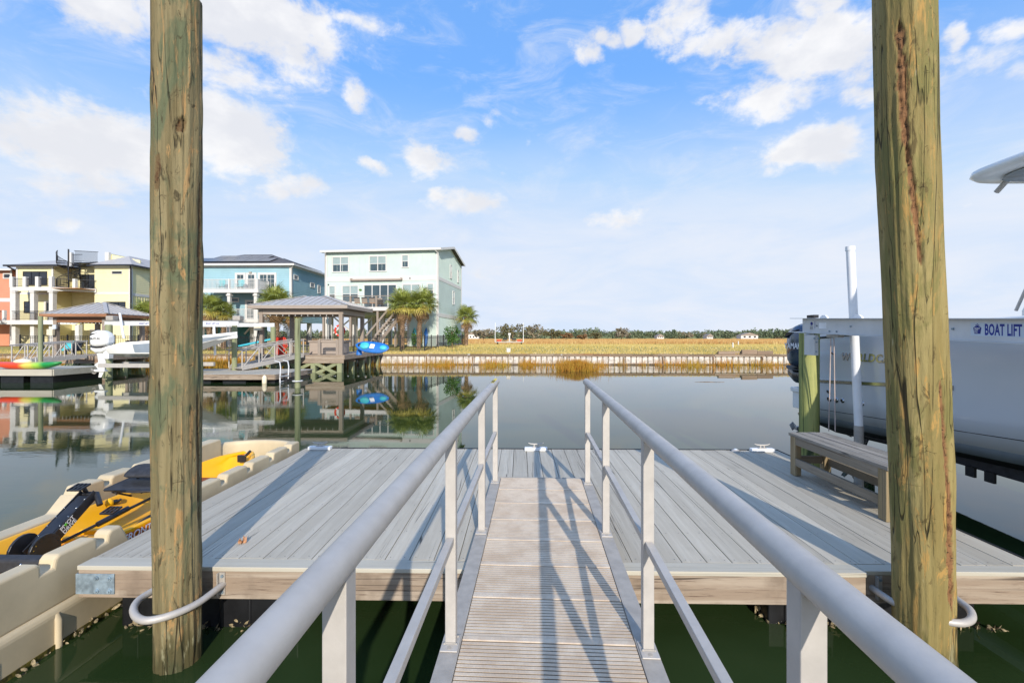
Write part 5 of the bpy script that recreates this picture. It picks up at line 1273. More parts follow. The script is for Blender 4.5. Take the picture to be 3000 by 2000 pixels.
def flight(house, a, b, w, n, mat, smat, rail=None, side='x'):
    """stair from a (bottom) to b (top); treads are parts"""
    a, b = Vector(a), Vector(b); d = b - a; hd = Vector((d.x, d.y, 0)).normalized(); sdv = Vector((-hd.y, hd.x, 0))
    for k in range(n):
        p = a + d * (k + .5) / n; q = Vector((d.x, d.y, 0)) / n * .62
        MB().bar(p - q * .8, p + q * .8, w, .05).build('stair_tread', MT[mat], house)
    for s_ in (-1, 1):
        MB().bar(a + sdv * s_ * w / 2 - Vector((0, 0, .12)), b + sdv * s_ * w / 2 - Vector((0, 0, .12)), .05, .28).build('stringer', MT[smat], house)
        if rail:
            railing(house, [a + sdv * s_ * w / 2, b + sdv * s_ * w / 2], .95, rail, .14)
def roof_slab(pts, th, mat, house, name='roof'):
    m = MB(); n = len(pts); m.add([Vector(p) for p in pts] + [Vector(p) - Vector((0, 0, th)) for p in pts], [tuple(range(n)), tuple(range(2 * n - 1, n - 1, -1))] + [(i, i + n, (i + 1) % n + n, (i + 1) % n) for i in range(n)])
    return m.build(name, mat, house)

# ------------------------------------------------ mint house
p = W(1283, 1010, Y=46); WM = 12.0; DM = 10.3; GM = 1.35; rz = rad(-5.7)
o_ = Vector((p.x, p.y, 0)) - Vector((math.cos(rz), math.sin(rz), 0)) * WM
mint = thing('house', 'tall mint green house with white trim and a first floor deck, nearest the marsh', 'house', (o_.x, o_.y, 0), rz)
EM = 11.2; SD = SIDE(WM)
MB().box(.05, WM - .02, .02, DM, 4.55, EM - .05).build('wall_core', MT['mint_siding'], mint)
battens(FR_, 0, WM, 8.5, EM, .61).build('upper_wall', MT['mint_siding'], mint)
lap(FR_, 0, WM, 4.6, 8.05).build('lower_wall', MT['mint_siding'], mint)
FM(FR_).box(-.05, WM + .05, .005, .05, 8.05, 8.5).build('band_board', MT['trim_white'], mint)
for s0 in (-.06, WM - .16): FM(FR_).box(s0, s0 + .2, .031, .06, 1.5, EM).build('corner_board', MT['trim_white'], mint)
apex = 12.25
m = FM(SD); m.add([(0, .0, EM - .1), (DM, .0, EM - .1), (DM / 2, .0, apex - .05)], [(0, 1, 2)]); m.build('gable_wall', MT['mint_siding'], mint)
battens(SD, 0, DM, 8.45, EM - .1, .42, lambda s: EM - .1 + (apex - EM) * (1 - abs(s - DM / 2) / (DM / 2)) - .1).build('side_wall_upper', MT['mint_siding'], mint)
lap(SD, 0, DM, 4.75, 8.1).build('side_wall_middle', MT['mint_siding'], mint)
battens(SD, 0, DM, GM, 4.35, .42).build('side_wall_lower', MT['mint_siding'], mint)
FM(SD).box(-.0, DM, .005, .05, 8.1, 8.45).box(0, DM, .005, .05, 4.35, 4.75).build('side_band', MT['trim_white'], mint, kind='stuff')
for s0 in (-.03, DM - .13): FM(SD).box(s0, s0 + .16, .031, .06, GM, EM - .1).build('corner_board', MT['trim_white'], mint)
MB().box(9.0, WM - .02, .02, DM, GM, 4.55).build('ground_room', MT['mint_siding'], mint)
battens(FR_, 9.0, WM, GM, 4.5, .42).build('ground_wall', MT['mint_siding'], mint)
# roof: low gable running along the front
ov = .4
roof_slab([(-ov, -ov, EM + .02), (WM + ov, -ov, EM + .02), (WM + ov, DM / 2, apex + .14), (-ov, DM / 2, apex + .14)], .10, MT['shingle'], mint)
roof_slab([(-ov, DM / 2 + .002, apex + .14), (WM + ov, DM / 2 + .002, apex + .14), (WM + ov, DM + ov, EM + .02), (-ov, DM + ov, EM + .02)], .10, MT['shingle'], mint)
MB().box(-ov - .02, WM + ov + .02, -ov - .10, -ov - .004, EM - .16, EM + .05).build('gutter', MT['trim_white'], mint)
MB().box(-ov, WM + ov, -ov, 0, EM - .14, EM - .10).build('soffit', MT['trim_white'], mint)
MB().bar((WM + ov + .02, -ov, EM - .06), (WM + ov + .02, DM / 2, apex + .06), .04, .24).build('rake_board', MT['trim_white'], mint); MB().bar((WM + ov + .02, DM / 2, apex + .06), (WM + ov + .02, DM + ov, EM - .06), .04, .24).build('rake_board', MT['trim_white'], mint)
MB().tube([(WM - .15, -ov - .05, EM - .2), (WM + .05, -.1, EM - .45), (WM + .05, -.1, 1.5)], .05, 8).build('downpipe', MT['trim_white'], mint); MB().tube([(.15, -ov - .05, EM - .2), (-.05, -.1, EM - .5), (-.05, -.1, 4.6)], .05, 8).build('downpipe', MT['trim_white'], mint)
for a in ((.78, 2.45, 9.1, 10.55, 2), (4.8, 6.5, 9.1, 10.55, 2), (8.28, 8.86, 9.45, 10.6, 1), (.4, .98, 5.9, 7.55, 1), (1.85, 3.5, 5.95, 7.55, 2), (8.35, 10.1, 5.95, 7.6, 2), (10.95, 11.5, 6.4, 7.65, 1)):
    window(mint, FR_, a[0], a[1], a[2], a[3], a[4])
window(mint, FR_, 4.2, 7.6, 5.35, 7.6, 4, False)
for a in ((4.8, 5.35, 8.95, 10.3), (8.3, 8.8, 8.9, 10.2)): window(mint, SD, a[0], a[1], a[2], a[3], 1)
window(mint, SD, 6.0, 6.6, 6.1, 7.5, 1)
FM(FR_).box(2.85, 8.25, .06, .32, 8.08, 8.25).box(2.8, 2.95, .06, .4, 8.1, 8.32).box(8.15, 8.3, .06, .4, 8.1, 8.32).build('awning', MT['stain_brown_x'], mint, kind='stuff')
for s_ in (3.78, 7.95):
    q = [(s_ + .16 * math.cos(a), 7.15 + .10 * math.sin(a)) for a in [2 * PI * k / 14 for k in range(14)]]; MB().prism(q, -.07, -.035, 'y').build('wall_plaque', MT['leaf_green'], mint)
for s_, z_ in ((.3, 7.75), (9.1, 8.3)): FM(FR_).box(s_ - .04, s_ + .04, .06, .14, z_ - .08, z_ + .04).build('wall_lamp', MT['window_black'], mint)
# deck on posts
dz = 5.15; dd = 2.4
MB().box(.7, 8.6, -dd, -.09, dz, dz + .06).build('deck_floor', MT['stain_brown_x'], mint)
MB().box(.7, 8.6, -dd - .04, -dd - .001, dz - .30, dz + .07).build('deck_fascia', MT['trim_white'], mint)
m = MB().box(.7, 8.6, -dd + .02, -.1, dz - .28, dz - .02); m.build('deck_joists', MT['wood_under'], mint)
for s_ in (1.0, 3.8, 6.6, 8.4):
    MB().box(s_ - .10, s_ + .10, -dd + .05, -dd + .25, GM, dz - .29).build('deck_post', MT['stain_brown'], mint)
for s_ in (1.0, 3.85, 6.5, 8.5): MB().box(s_ - .08, s_ + .08, -dd - .03, -dd + .13, dz + .07, dz + 1.12).build('rail_post', MT['stain_brown'], mint)
MB().box(.8, 8.6, -dd - .06, -dd + .12, dz + 1.125, dz + 1.17).build('handrail', MT['stain_brown_x'], mint)
m = MB(); 
for k in range(8): m.bar((.8, -dd + .03, dz + .2 + .115 * k), (8.6, -dd + .03, dz + .2 + .115 * k), .012)
m.build('cable_rail', MT['galv'], mint, kind='stuff')
for i, s_ in enumerate((4.35, 5.1, 5.9, 6.3)):
    t = thing('patio_chair', ('brown sling patio chair on the mint house deck, far left of the table', 'brown sling patio chair on the mint house deck, second from the left', 'brown sling patio chair on the mint deck, just left of the table', 'brown sling patio chair on the mint deck, behind the table')[i], 'chair', chain(mint) @ Vector((s_, -1.7 + (.9 if i == 3 else 0), dz + .06)), rz, 'chairs on the mint house deck')
    MB().box(-.28, .28, -.25, .25, .40, .45).build('seat', MT['wood_under'], t); MB().prism([(-.24, .46), (-.19, .46), (-.34, 1.0), (-.38, 1.0)], -.28, .28, 'x').build('backrest', MT['stain_brown'], t)
    for a in (-.26, .26):
        for b in (-.22, .22): MB().bar((a, b, 0), (a, b, .40), .03).build('leg', MT['window_black'], t)
t = thing('patio_table', 'dark patio table on the deck of the mint house', 'table', chain(mint) @ Vector((6.2, -1.5, dz + .06)), rz)
MB().box(-.7, .7, -.45, .45, .70, .74).build('table_top', MT['window_black'], t)
for a in (-.6, .6): MB().bar((a, 0, 0), (a, 0, .7), .06).build('leg', MT['window_black'], t)
# carport: piers, lattice screens, braces
for s_ in (.3, 3.0, 6.0, 8.9):
    for y_ in (.4, 5.2, DM - .3): MB().box(s_ - .2, s_ + .2, y_ - .2, y_ + .2, GM, 4.55).build('pier', MT['pier_white'], mint)
for s0 in (3.25, 6.25):
    m = MB()
    for k in range(14): m.box(s0, s0 + 1.6, 5.1, 5.14, GM + .3 + .21 * k, GM + .43 + .21 * k)
    m.build('slat_screen', MT['lattice'], mint, kind='stuff')
for (a, b) in (((.6, 2.7), (2.8, 4.4)), ((2.7, 2.7), (.6, 4.4)), ((3.3, 3.0), (5.0, 4.4)), ((6.2, 3.0), (7.6, 4.4))): MB().bar((a[0], .4, a[1]), (b[0], .4, b[1]), .12).build('brace', MT['pier_white'], mint)
MB().box(.1, WM - .1, DM - .25, DM - .05, GM, 4.5).build('rear_wall', MT['mint_siding'], mint) if False else None
flight(mint, (7.2, -5.4, GM), (9.2, -dd - .0, dz), 1.2, 15, 'stain_brown_x', 'stain_brown')
MB().bar((6.7, -5.2, GM + 1), (8.7, -2.3, dz + 1), .08, .14).build('handrail', MT['stain_brown_x'], mint); MB().bar((7.75, -5.6, GM + 1), (9.75, -2.6, dz + 1), .08, .14).build('handrail', MT['stain_brown_x'], mint)
# surf boards and a bike under the house
for i, (s_, col, lab) in enumerate(((9.6, 'teal', 'teal surfboard leaning on the mint ground floor wall, left'), (10.2, 'kayak_yellow', 'yellow surfboard leaning on the mint ground floor wall, middle'), (10.8, 'blue_plastic', 'blue surfboard leaning on the mint ground floor wall, right'))):
    rows = [[(s_ * 0 + math.cos(a) * w_ * .5, math.sin(a) * .05, z_) for a in [2 * PI * k / 8 for k in range(8)]] for z_, w_ in ((0, .06), (.25, .34), (.9, .46), (1.5, .34), (1.9, .04))]
    o = MB().loft(rows).build('surfboard', MT[col], label=lab, cat='surfboard', group='surfboards beside the mint house'); o.location = chain(mint) @ Vector((s_, -.35, GM)); o.rotation_euler = (rad(-8), 0, rz)

# ------------------------------------------------ blue house
p = W(854, 1010, Y=47.6); WB = 12.6; DB = 9.4; GB = 1.3; EB = 9.9
blue = thing('house', 'sky blue house with white balconies and solar panels on its dark roof', 'house', (p.x - WB, p.y, 0), 0)
SB = SIDE(WB)
MB().box(.02, WB - .02, .02, DB, 4.0, EB).build('wall_core', MT['blue_siding'], blue)
lap(FR_, 0, WB, 4.0, EB - .25).build('front_wall', MT['blue_siding'], blue)
lap(SB, 0, DB, 3.9, EB - .2).build('side_wall', MT['blue_siding'], blue)
for M_, s0 in ((FR_, WB - .2), (FR_, 0), (SB, -.03), (SB, DB - .17)): FM(M_).box(s0, s0 + .2, .031, .06, 4.0, EB - .05).build('corner_board', MT['trim_white'], blue)
FM(FR_).box(0, WB, .005, .05, EB - .26, EB - .02).build('frieze_board', MT['trim_white'], blue); FM(SB).box(0, DB, .005, .05, EB - .22, EB - .02).build('frieze_board', MT['trim_white'], blue)
ov = .45; ez = EB + .05; rzg = EB + 1.95; x0, x1, y0, y1 = -ov, WB + ov, -ov, DB + ov; h = (y1 - y0) / 2; ym = (y0 + y1) / 2
roof_slab([(x0, y0, ez), (x1, y0, ez), (x1 - h, ym, rzg), (x0 + h, ym, rzg)], .06, MT['shingle'], blue); roof_slab([(x1, y0, ez), (x1, y1, ez), (x1 - h, ym, rzg)], .06, MT['shingle'], blue)
roof_slab([(x1, y1, ez), (x0, y1, ez), (x0 + h, ym, rzg), (x1 - h, ym, rzg)], .06, MT['shingle'], blue); roof_slab([(x0, y1, ez), (x0, y0, ez), (x0 + h, ym, rzg)], .06, MT['shingle'], blue)
MB().box(x0 - .1, x1 + .1, y0 - .1, y0 - .003, ez - .17, ez + .02).build('gutter', MT['trim_white'], blue); MB().box(x1 + .003, x1 + .1, y0, y1, ez - .17, ez + .02).build('gutter', MT['trim_white'], blue)
MB().box(x0, x1, y0, 0, ez - .15, ez - .09).box(WB, x1, 0, y1, ez - .15, ez - .09).build('soffit', MT['trim_white'], blue)
sl_ = (rzg - ez) / h; fn = Vector((0, -sl_, 1)).normalized()
def panel(s0, s1, d0, d1):   # on the front slope, d measured along y from the eave
    a = [(s0, y0 + d0, ez + d0 * sl_), (s1, y0 + d0, ez + d0 * sl_), (s1, y0 + d1, ez + d1 * sl_), (s0, y0 + d1, ez + d1 * sl_)]
    m = MB(); m.add([Vector(p) + fn * .07 for p in a] + [Vector(p) + fn * .12 for p in a], [(3, 2, 1, 0), (4, 5, 6, 7), (0, 1, 5, 4), (1, 2, 6, 5), (2, 3, 7, 6), (3, 0, 4, 7)]); m.build('solar_panel', MT['solar'], blue)
for k in range(6): panel(1.6 + k * 1.42 - .0, 1.6 + k * 1.42 + 1.38, .75, 2.55)
for k in range(5): panel(2.9 + k * 1.20, 2.9 + k * 1.20 + 1.16, 2.62, 3.9)
for k in range(4):
    d0, d1 = .9, 2.6; s0 = 2.4 + k * 1.5; a = [(x1 - d0, s0, ez + d0 * sl_), (x1 - d0, s0 + 1.45, ez + d0 * sl_), (x1 - d1, s0 + 1.45, ez + d1 * sl_), (x1 - d1, s0, ez + d1 * sl_)]
    up_ = Vector((sl_, 0, 1)).normalized(); MB().add([Vector(p) + up_ * .07 for p in a] + [Vector(p) + up_ * .12 for p in a], [(3, 2, 1, 0), (4, 5, 6, 7), (0, 1, 5, 4), (1, 2, 6, 5), (2, 3, 7, 6), (3, 0, 4, 7)]).build('solar_panel', MT['solar'], blue)
MB().tube([(WB + .3, -.35, ez - .2), (WB + .06, -.12, ez - .45), (WB + .06, -.12, 4)], .05, 8).build('downpipe', MT['trim_white'], blue)
c2 = lambda u: WB - (860 - u) * .01139
for a, b, z0 in ((352, 413, 7.15), (455, 515, 7.15)): window(blue, FR_, c2(a), c2(b), z0, 8.85, 1, False, grid=(2, 4), trim=.22)
window(blue, FR_, c2(566), c2(702), 7.05, 8.85, 2, False, grid=(2, 4), trim=.22)
window(blue, FR_, c2(285), c2(362), 6.05, 6.35, 1, False); window(blue, FR_, c2(445), c2(515), 4.15, 6.0, 1, False, grid=(2, 4), trim=.2)
for a, b, z0, z1 in ((.5, 1.3, 8.5, 8.85), (4.3, 5.2, 8.1, 8.5), (6.2, 6.75, 7.6, 8.4)): window(blue, SB, a, b, z0, z1, 1, False)
FM(FR_).box(c2(470), c2(492), .06, .22, 9.0, 9.16).build('wall_lamp', MT['galv_dull'], blue)
def balcony(z, s0, s1, d, h, cols, house=blue):
    MB().box(s0, s1, -d, -.09, z - .05, z).build('balcony_floor', MT['wood_under'], house); MB().box(s0, s1, -d - .04, -d - .001, z - .34, z + .03).box(s1 + .001, s1 + .04, -d, -.09, z - .34, z + .03).build('balcony_fascia', MT['trim_white'], house)
    railing(house, [(s0 + .1, -d + .08, z), (s1 - .1, -d + .08, z), (s1 - .1, -.12, z)], h, 'trim_white', .13, 2.8, 'trim_white', .14, .06, bal=.035)
balcony(7.1, c2(135), c2(640) + .2, 2.2, 1.0, None); balcony(4.1, c2(30), c2(640) + .2, 2.2, 1.0, None)
for s_ in (c2(145), c2(392), c2(632)):
    MB().box(s_ - .15, s_ + .15, -2.15, -1.85, GB, 6.75).box(s_ - .22, s_ + .22, -2.22, -1.78, 6.45, 6.6).build('column', MT['pier_white'], blue, kind='stuff')
for s_ in (.3, 4.2, 8.3, WB - .3):
    for y_ in (.3, 4.7, DB - .3): MB().box(s_ - .2, s_ + .2, y_ - .2, y_ + .2, GB, 3.98).build('pier', MT['pier_white'], blue)
MB().box(.2, 8.2, 3.0, 3.2, GB, 3.98).build('ground_wall', MT['teal_door'], blue); MB().box(c2(415), c2(475), 2.92, 2.995, GB, 3.6).build('door', MT['blue_siding'], blue)
m = MB()
for k in range(12): m.box(9.2, 10.8, 4.8, 4.84, GB + .3 + .21 * k, GB + .43 + .21 * k)
m.build('slat_screen', MT['lattice'], blue, kind='stuff')
for a, b in (((8.6, 3.9), (7.4, 2.6)), ((8.0, 2.3), (9.8, 3.9)), ((WB - .5, 3.0), (WB - 1.3, 3.9))): MB().bar((a[0], .3, a[1]), (b[0], .3, b[1]), .14).build('brace', MT['pier_white'], blue)
flight(blue, (c2(250), -.6, GB), (c2(150), -1.9, 4.0), 1.1, 12, 'wood_under', 'trim_white')
for i, (u_, lab) in enumerate(((268, 'teal slatted armchair on the upper blue house balcony, left one'), (443, 'teal slatted armchair on the upper blue house balcony, right one'))):
    t = thing('armchair', lab, 'chair', chain(blue) @ Vector((c2(u_), -1.2, 7.1)), 0, 'armchairs on the blue house balcony')
    MB().box(-.28, .28, -.3, .3, .36, .42).build('seat', MT['teal'], t); MB().prism([(-.28, .42), (-.32, 1.05), (-.1, 1.18), (.1, 1.18), (.32, 1.05), (.28, .42)], .26, .32, 'y').build('backrest', MT['teal'], t)
    for a in (-.3, .3): MB().box(a - .05, a + .05, -.34, .3, .58, .62).build('armrest', MT['teal'], t)
    for a in (-.27, .27):
        for b in (-.28, .25): MB().bar((a, b, 0), (a, b, .58), .05).build('leg', MT['teal'], t)

# ------------------------------------------------ yellow house
p = W(384, 1010, Y=48.5); WY = 12.65; DYY = 10; EY = 10.0; GY = 1.3
yel = thing('house', 'pale yellow house with roof terrace, black spiral stair and white columned balconies', 'house', (p.x - WY, p.y, 0), 0)
c1 = lambda u: (u - 115) * .0116
cz = lambda v: EY - (v - 295) * .0116
SY = SIDE(WY)
sA, sB = c1(470), c1(860)
MB().box(.02, sA - .02, .02, DYY, GY, EY).build('left_wing', MT['yellow_siding'], yel); MB().box(sB + .02, WY - .02, .02, DYY, GY, EY).build('right_wing', MT['yellow_siding'], yel); MB().box(sA, sB, 2.0, DYY, GY, EY + .2).build('middle_block', MT['yellow_siding'], yel)
lap(FR_, 0, sA, 4.1, EY - .2).build('left_front_wall', MT['yellow_siding'], yel); lap(FR_, sB, WY, 4.1, EY - .2).build('right_front_wall', MT['yellow_siding'], yel)
MF = Matrix.Translation((0, 2.0, 0)) @ FR_
lap(MF, sA, sB, GY, EY + .2).build('middle_front_wall', MT['yellow_siding'], yel); lap(SIDE(sA), 0, 2, GY, EY - .2).build('return_wall', MT['yellow_siding'], yel)
lap(SY, 0, DYY, cz(550), EY - .1).build('side_wall', MT['yellow_siding'], yel); battens(SY, 0, DYY, GY, cz(575), .35).build('side_wall_lower', MT['yellow_siding'], yel); FM(SY).box(0, DYY, .005, .05, cz(575), cz(550)).build('side_band', MT['trim_white'], yel)
for s0 in (0, sA - .2, WY - .2): FM(FR_).box(s0, s0 + .2, .031, .06, GY, EY - .02).build('corner_board', MT['trim_white'], yel)
FM(SY).box(-.03, .17, .031, .06, GY, EY).build('corner_board', MT['trim_white'], yel)
FM(FR_).box(0, sA, .031, .055, EY - .25, EY - .02).box(sB, WY, .031, .055, EY - .25, EY - .02).build('frieze_board', MT['trim_white'], yel, kind='stuff')
FM(FR_).box(0, sA - .01, .031, .055, cz(562), cz(542)).box(sB, WY, .031, .055, cz(562), cz(542)).build('band_board', MT['trim_white'], yel, kind='stuff')
def hip(house, x0, x1, y0, y1, ez, rise, mat, open_right=False):
    h = min(x1 - x0, y1 - y0) / 2
    if x1 - x0 >= y1 - y0: A_, B_ = (x0 + h, (y0 + y1) / 2, ez + rise), (x1 - h, (y0 + y1) / 2, ez + rise)
    else: A_, B_ = ((x0 + x1) / 2, y0 + h, ez + rise), ((x0 + x1) / 2, y1 - h, ez + rise)
    c_ = [(x0, y0, ez), (x1, y0, ez), (x1, y1, ez), (x0, y1, ez)]
    if x1 - x0 >= y1 - y0: fs = [[c_[0], c_[1], B_, A_], [c_[1], c_[2], B_], [c_[2], c_[3], A_, B_], [c_[3], c_[0], A_]]
    else: fs = [[c_[0], c_[1], A_], [c_[1], c_[2], B_, A_], [c_[2], c_[3], B_], [c_[3], c_[0], A_, B_]]
    for f in fs: roof_slab(f, .05, MT[mat], house)
    MB().box(x0 - .08, x1 + .08, y0 - .08, y0 - .003, ez - .16, ez + .02).box(x1 + .003, x1 + .08, y0, y1, ez - .16, ez + .02).build('gutter', MT['window_black'], house, kind='stuff')
    MB().box(x0, x1, y0, y0 + .6, ez - .14, ez - .06).build('soffit', MT['trim_white'], house)
hip(yel, -.8, sA + .9, -.5, DYY, EY + .05, 1.0, 'metal_roof'); hip(yel, sB - .3, WY + .5, -.5, DYY, EY + .05, 1.35, 'metal_roof')
MB().tube([(WY + .3, -.45, EY - .1), (WY + .1, -.15, EY - .45), (WY + .1, -.15, GY)], .07, 8).build('downpipe', MT['window_black'], yel); MB().tube([(-.5, -.45, EY - .1), (-.15, -.15, EY - .4)], .07, 8).build('downpipe', MT['window_black'], yel)
# roof terrace: parapet posts, black rail, sloping parapet wall
ty = 1.2; tz = 10.45
MB().box(c1(515), c1(900), ty, DYY, tz - .2, tz).build('terrace_floor', MT['window_black'], yel)
for u0, u1 in ((515, 542), (868, 905)): MB().box(c1(u0), c1(u1), ty - .1, ty + .2, EY, cz(150)).build('terrace_post', MT['trim_white'], yel)
MB().prism([(ty + .2, EY + .2), (ty + .2, cz(165) + .05), (9.5, cz(165) + .05), (9.5, EY + .2)], c1(880), c1(905), 'x').build('parapet', MT['yellow_siding'], yel)
MB().prism([(c1(905), EY), (c1(905), cz(168)), (c1(1180), cz(222)), (c1(1180), EY)], 1.5, 1.65, 'y').build('parapet', MT['yellow_siding'], yel)
railing(yel, [(c1(545), ty, tz), (c1(640), ty, tz)], 1.0, 'black_rail', .11); railing(yel, [(c1(640), ty - .9, tz + .05), (c1(868), ty - .9, tz - .1)], 1.2, 'black_rail', .11); MB().box(c1(640), c1(868), ty - .95, ty, tz - .14, tz - .02).build('landing', MT['window_black'], yel)
# spiral stair
sp = MB(); cx, cy = c1(641), -.35; z0, z1 = 7.2, tz
ss = thing('spiral_stair', 'black spiral stair rising from the balcony to the roof terrace of the yellow house', 'stair', chain(yel) @ Vector((cx, cy, z0)))
MB().cyl((0, 0, 0), (0, 0, z1 - z0 + 1.3), .07, 10).build('center_pole', MT['black_rail'], ss)
for k in range(15):
    a = rad(-150 + k * 27); b = a + rad(24); z = (z1 - z0) * (k + 1) / 15
    MB().add([(.05 * math.cos(a), .05 * math.sin(a), z), (.95 * math.cos(a), .95 * math.sin(a), z), (.95 * math.cos(b), .95 * math.sin(b), z), (.95 * math.cos(a), .95 * math.sin(a), z - .05), (.95 * math.cos(b), .95 * math.sin(b), z - .05), (.05 * math.cos(a), .05 * math.sin(a), z - .05)], [(0, 1, 2), (5, 4, 3), (1, 3, 4, 2), (0, 5, 3, 1), (2, 4, 5, 0)]).build('stair_tread', MT['black_rail'], ss)
m = MB(); hp = []
for k in range(61):
    a = rad(-150 + k * 27 * 15 / 60); z = (z1 - z0) * k / 60; hp.append((.95 * math.cos(a), .95 * math.sin(a), z + 1.0)); m.bar((.95 * math.cos(a), .95 * math.sin(a), z), (.95 * math.cos(a), .95 * math.sin(a), z + 1.0), .022)
m.tube(hp, .03, 6); m.build('spiral_rail', MT['black_rail'], ss, kind='stuff')
# balconies
MB().box(c1(262), c1(880), -2.1, 1.95, cz(520) - .05, cz(520)).build('balcony_floor', MT['wood_under'], yel)
MB().box(c1(262), c1(640), -2.15, -2.101, cz(545), cz(512)).build('balcony_fascia', MT['trim_white'], yel); MB().bar((c1(640), -2.12, (cz(545) + cz(512)) / 2), (c1(884), -.1, (cz(545) + cz(512)) / 2), .05, .38).build('balcony_fascia', MT['trim_white'], yel)
zb = cz(512)
for u_ in (272, 392, 508, 632): MB().box(c1(u_) - .17, c1(u_) + .17, -2.16, -1.84, zb - .02, zb + 1.08).build('rail_post', MT['trim_white'], yel)
MB().box(c1(768) - .15, c1(768) + .15, -1.25, -.95, zb - .02, zb + .95).build('rail_post', MT['trim_white'], yel)
railing(yel, [(c1(285), -2.0, zb), (c1(632), -2.0, zb)], .9, 'black_rail', .11); railing(yel, [(c1(650), -1.95, zb), (c1(768), -1.05, zb), (c1(882), -.12, zb)], .9, 'black_rail', .11)
for u_ in (290, 460, 632):
    MB().box(c1(u_) - .21, c1(u_) + .21, -2.1, -1.68, GY, cz(560)).box(c1(u_) - .28, c1(u_) + .28, -2.17, -1.61, cz(560), cz(547)).build('column', MT['pier_white'], yel, kind='stuff')
zm = cz(812)
MB().box(c1(20), c1(900), -2.5, -.01, zm - .05, zm).build('deck_floor', MT['wood_under'], yel); MB().box(c1(20), c1(900), -2.55, -2.501, zm - .42, zm + .02).build('deck_fascia', MT['trim_white'], yel)
railing(yel, [(c1(35), -2.4, zm), (c1(235), -2.4, zm)], .95, 'black_rail', .11); railing(yel, [(c1(305), -2.4, zm), (c1(600), -2.4, zm), (c1(880), -2.4, zm)], .95, 'black_rail', .11)
for u_ in (25, 235, 900): MB().box(c1(u_) - .12, c1(u_) + .12, -2.5, -2.26, zm, zm + 1.05).build('rail_post', MT['trim_white'], yel)
for u_ in (75, 895): MB().box(c1(u_) - .2, c1(u_) + .2, -2.4, -2.0, GY, zm - .43).build('column', MT['pier_white'], yel)
window(yel, FR_, c1(185), c1(405), cz(470), cz(352), 3, True, 'window_black', 'glass_dark', .06, blind=False)
window(yel, MF, c1(560), c1(785), cz(515), cz(358), 3, False, 'window_black', 'glass_dark', .07)
window(yel, FR_, c1(1027), c1(1122), cz(370), cz(348), 1, False, 'trim_white', 'glass_dark', .05)
window(yel, FR_, c1(195), c1(256), cz(730), cz(632), 1, True, 'window_black', 'glass_dark', .06, blind=False); window(yel, FR_, c1(398), c1(434), cz(730), cz(640), 1, False, 'trim_white', 'glass_dark', .2)
window(yel, FR_, c1(955), c1(1150), cz(700), cz(636), 3, False, 'window_black', 'glass_dark', .06)
for u_, v_, yy in ((518, 358, -2.03), (820, 362, -2.03), (718, 648, -2.03)): MB().box(c1(u_) - .12, c1(u_) + .12, 1.78, 1.96, cz(v_) - .22, cz(v_) + .12).build('wall_lamp', MT['window_black'], yel)
MB().box(c1(655), c1(780), 1.9, 1.96, GY, cz(885)).build('garage_door', MT['trim_white'], yel)
flight(yel, (c1(80), -5.0, 2.2), (c1(255), -2.9, zm), 1.0, 9, 'wood_under', 'trim_white', 'black_rail'); flight(yel, (c1(-90), -6.2, GY), (c1(60), -5.2, 2.5), 1.2, 7, 'wood_under', 'trim_white', 'black_rail')
MB().box(c1(60), c1(170), -5.9, -4.6, 2.1, 2.2).build('stair_landing', MT['wood_under'], yel)
for u_ in (75, 160): MB().box(c1(u_) - .12, c1(u_) + .12, -5.9, -5.66, GY, 3.3).build('newel_post', MT['trim_white'], yel)

# ------------------------------------------------ coral house, cut by the left edge
p = W(36, 1010, Y=49.5)
cor = thing('house', 'coral pink house cut off by the left edge of the view', 'house', (p.x - 9, p.y, 0), 0)
MB().box(.02, 8.98, .02, 9, 4.0, 9.7).build('wall_core', MT['coral_siding'], cor); lap(FR_, 0, 9, 6.6, 9.5).build('upper_wall', MT['coral_siding'], cor)
FM(FR_).box(8.8, 9.02, .031, .06, 1.3, 9.6).build('corner_board', MT['trim_white'], cor); FM(FR_).box(0, 8.79, .005, .05, 6.2, 6.6).build('band_board', MT['trim_white'], cor)
lap(FR_, 0, 9, 4.0, 6.2).build('lower_wall', MT['coral_siding'], cor)
roof_slab([(-.5, -.5, 9.75), (9.5, -.5, 9.75), (9.5, 4.5, 10.6), (-.5, 4.5, 10.6)], .08, MT['metal_roof'], cor); roof_slab([(-.5, 4.502, 10.6), (9.5, 4.502, 10.6), (9.5, 9.5, 9.75), (-.5, 9.5, 9.75)], .08, MT['metal_roof'], cor)
MB().box(-.5, 9.5, -.6, -.503, 9.6, 9.78).build('gutter', MT['trim_white'], cor)
window(cor, FR_, 8.1, 8.8, 8.85, 9.25, 1, False, glass='glass_dark'); window(cor, FR_, 6.3, 7.2, 7.6, 9.1, 1)
MB().box(0, 9, -2.2, -.01, 3.9, 4.0).build('deck_floor', MT['wood_under'], cor); railing(cor, [(.1, -2.1, 4.0), (8.9, -2.1, 4.0)], 1.0, 'black_rail', .12, 3.0, 'trim_white', .2)
for s_ in (.3, 4.5, 8.8): MB().box(s_ - .2, s_ + .2, -2.2, -1.8, 1.3, 3.88).build('pier', MT['pier_white'], cor)
MB().box(.2, 8.8, .5, 8, 1.3, 3.9).build('ground_room', MT['coral_siding'], cor)

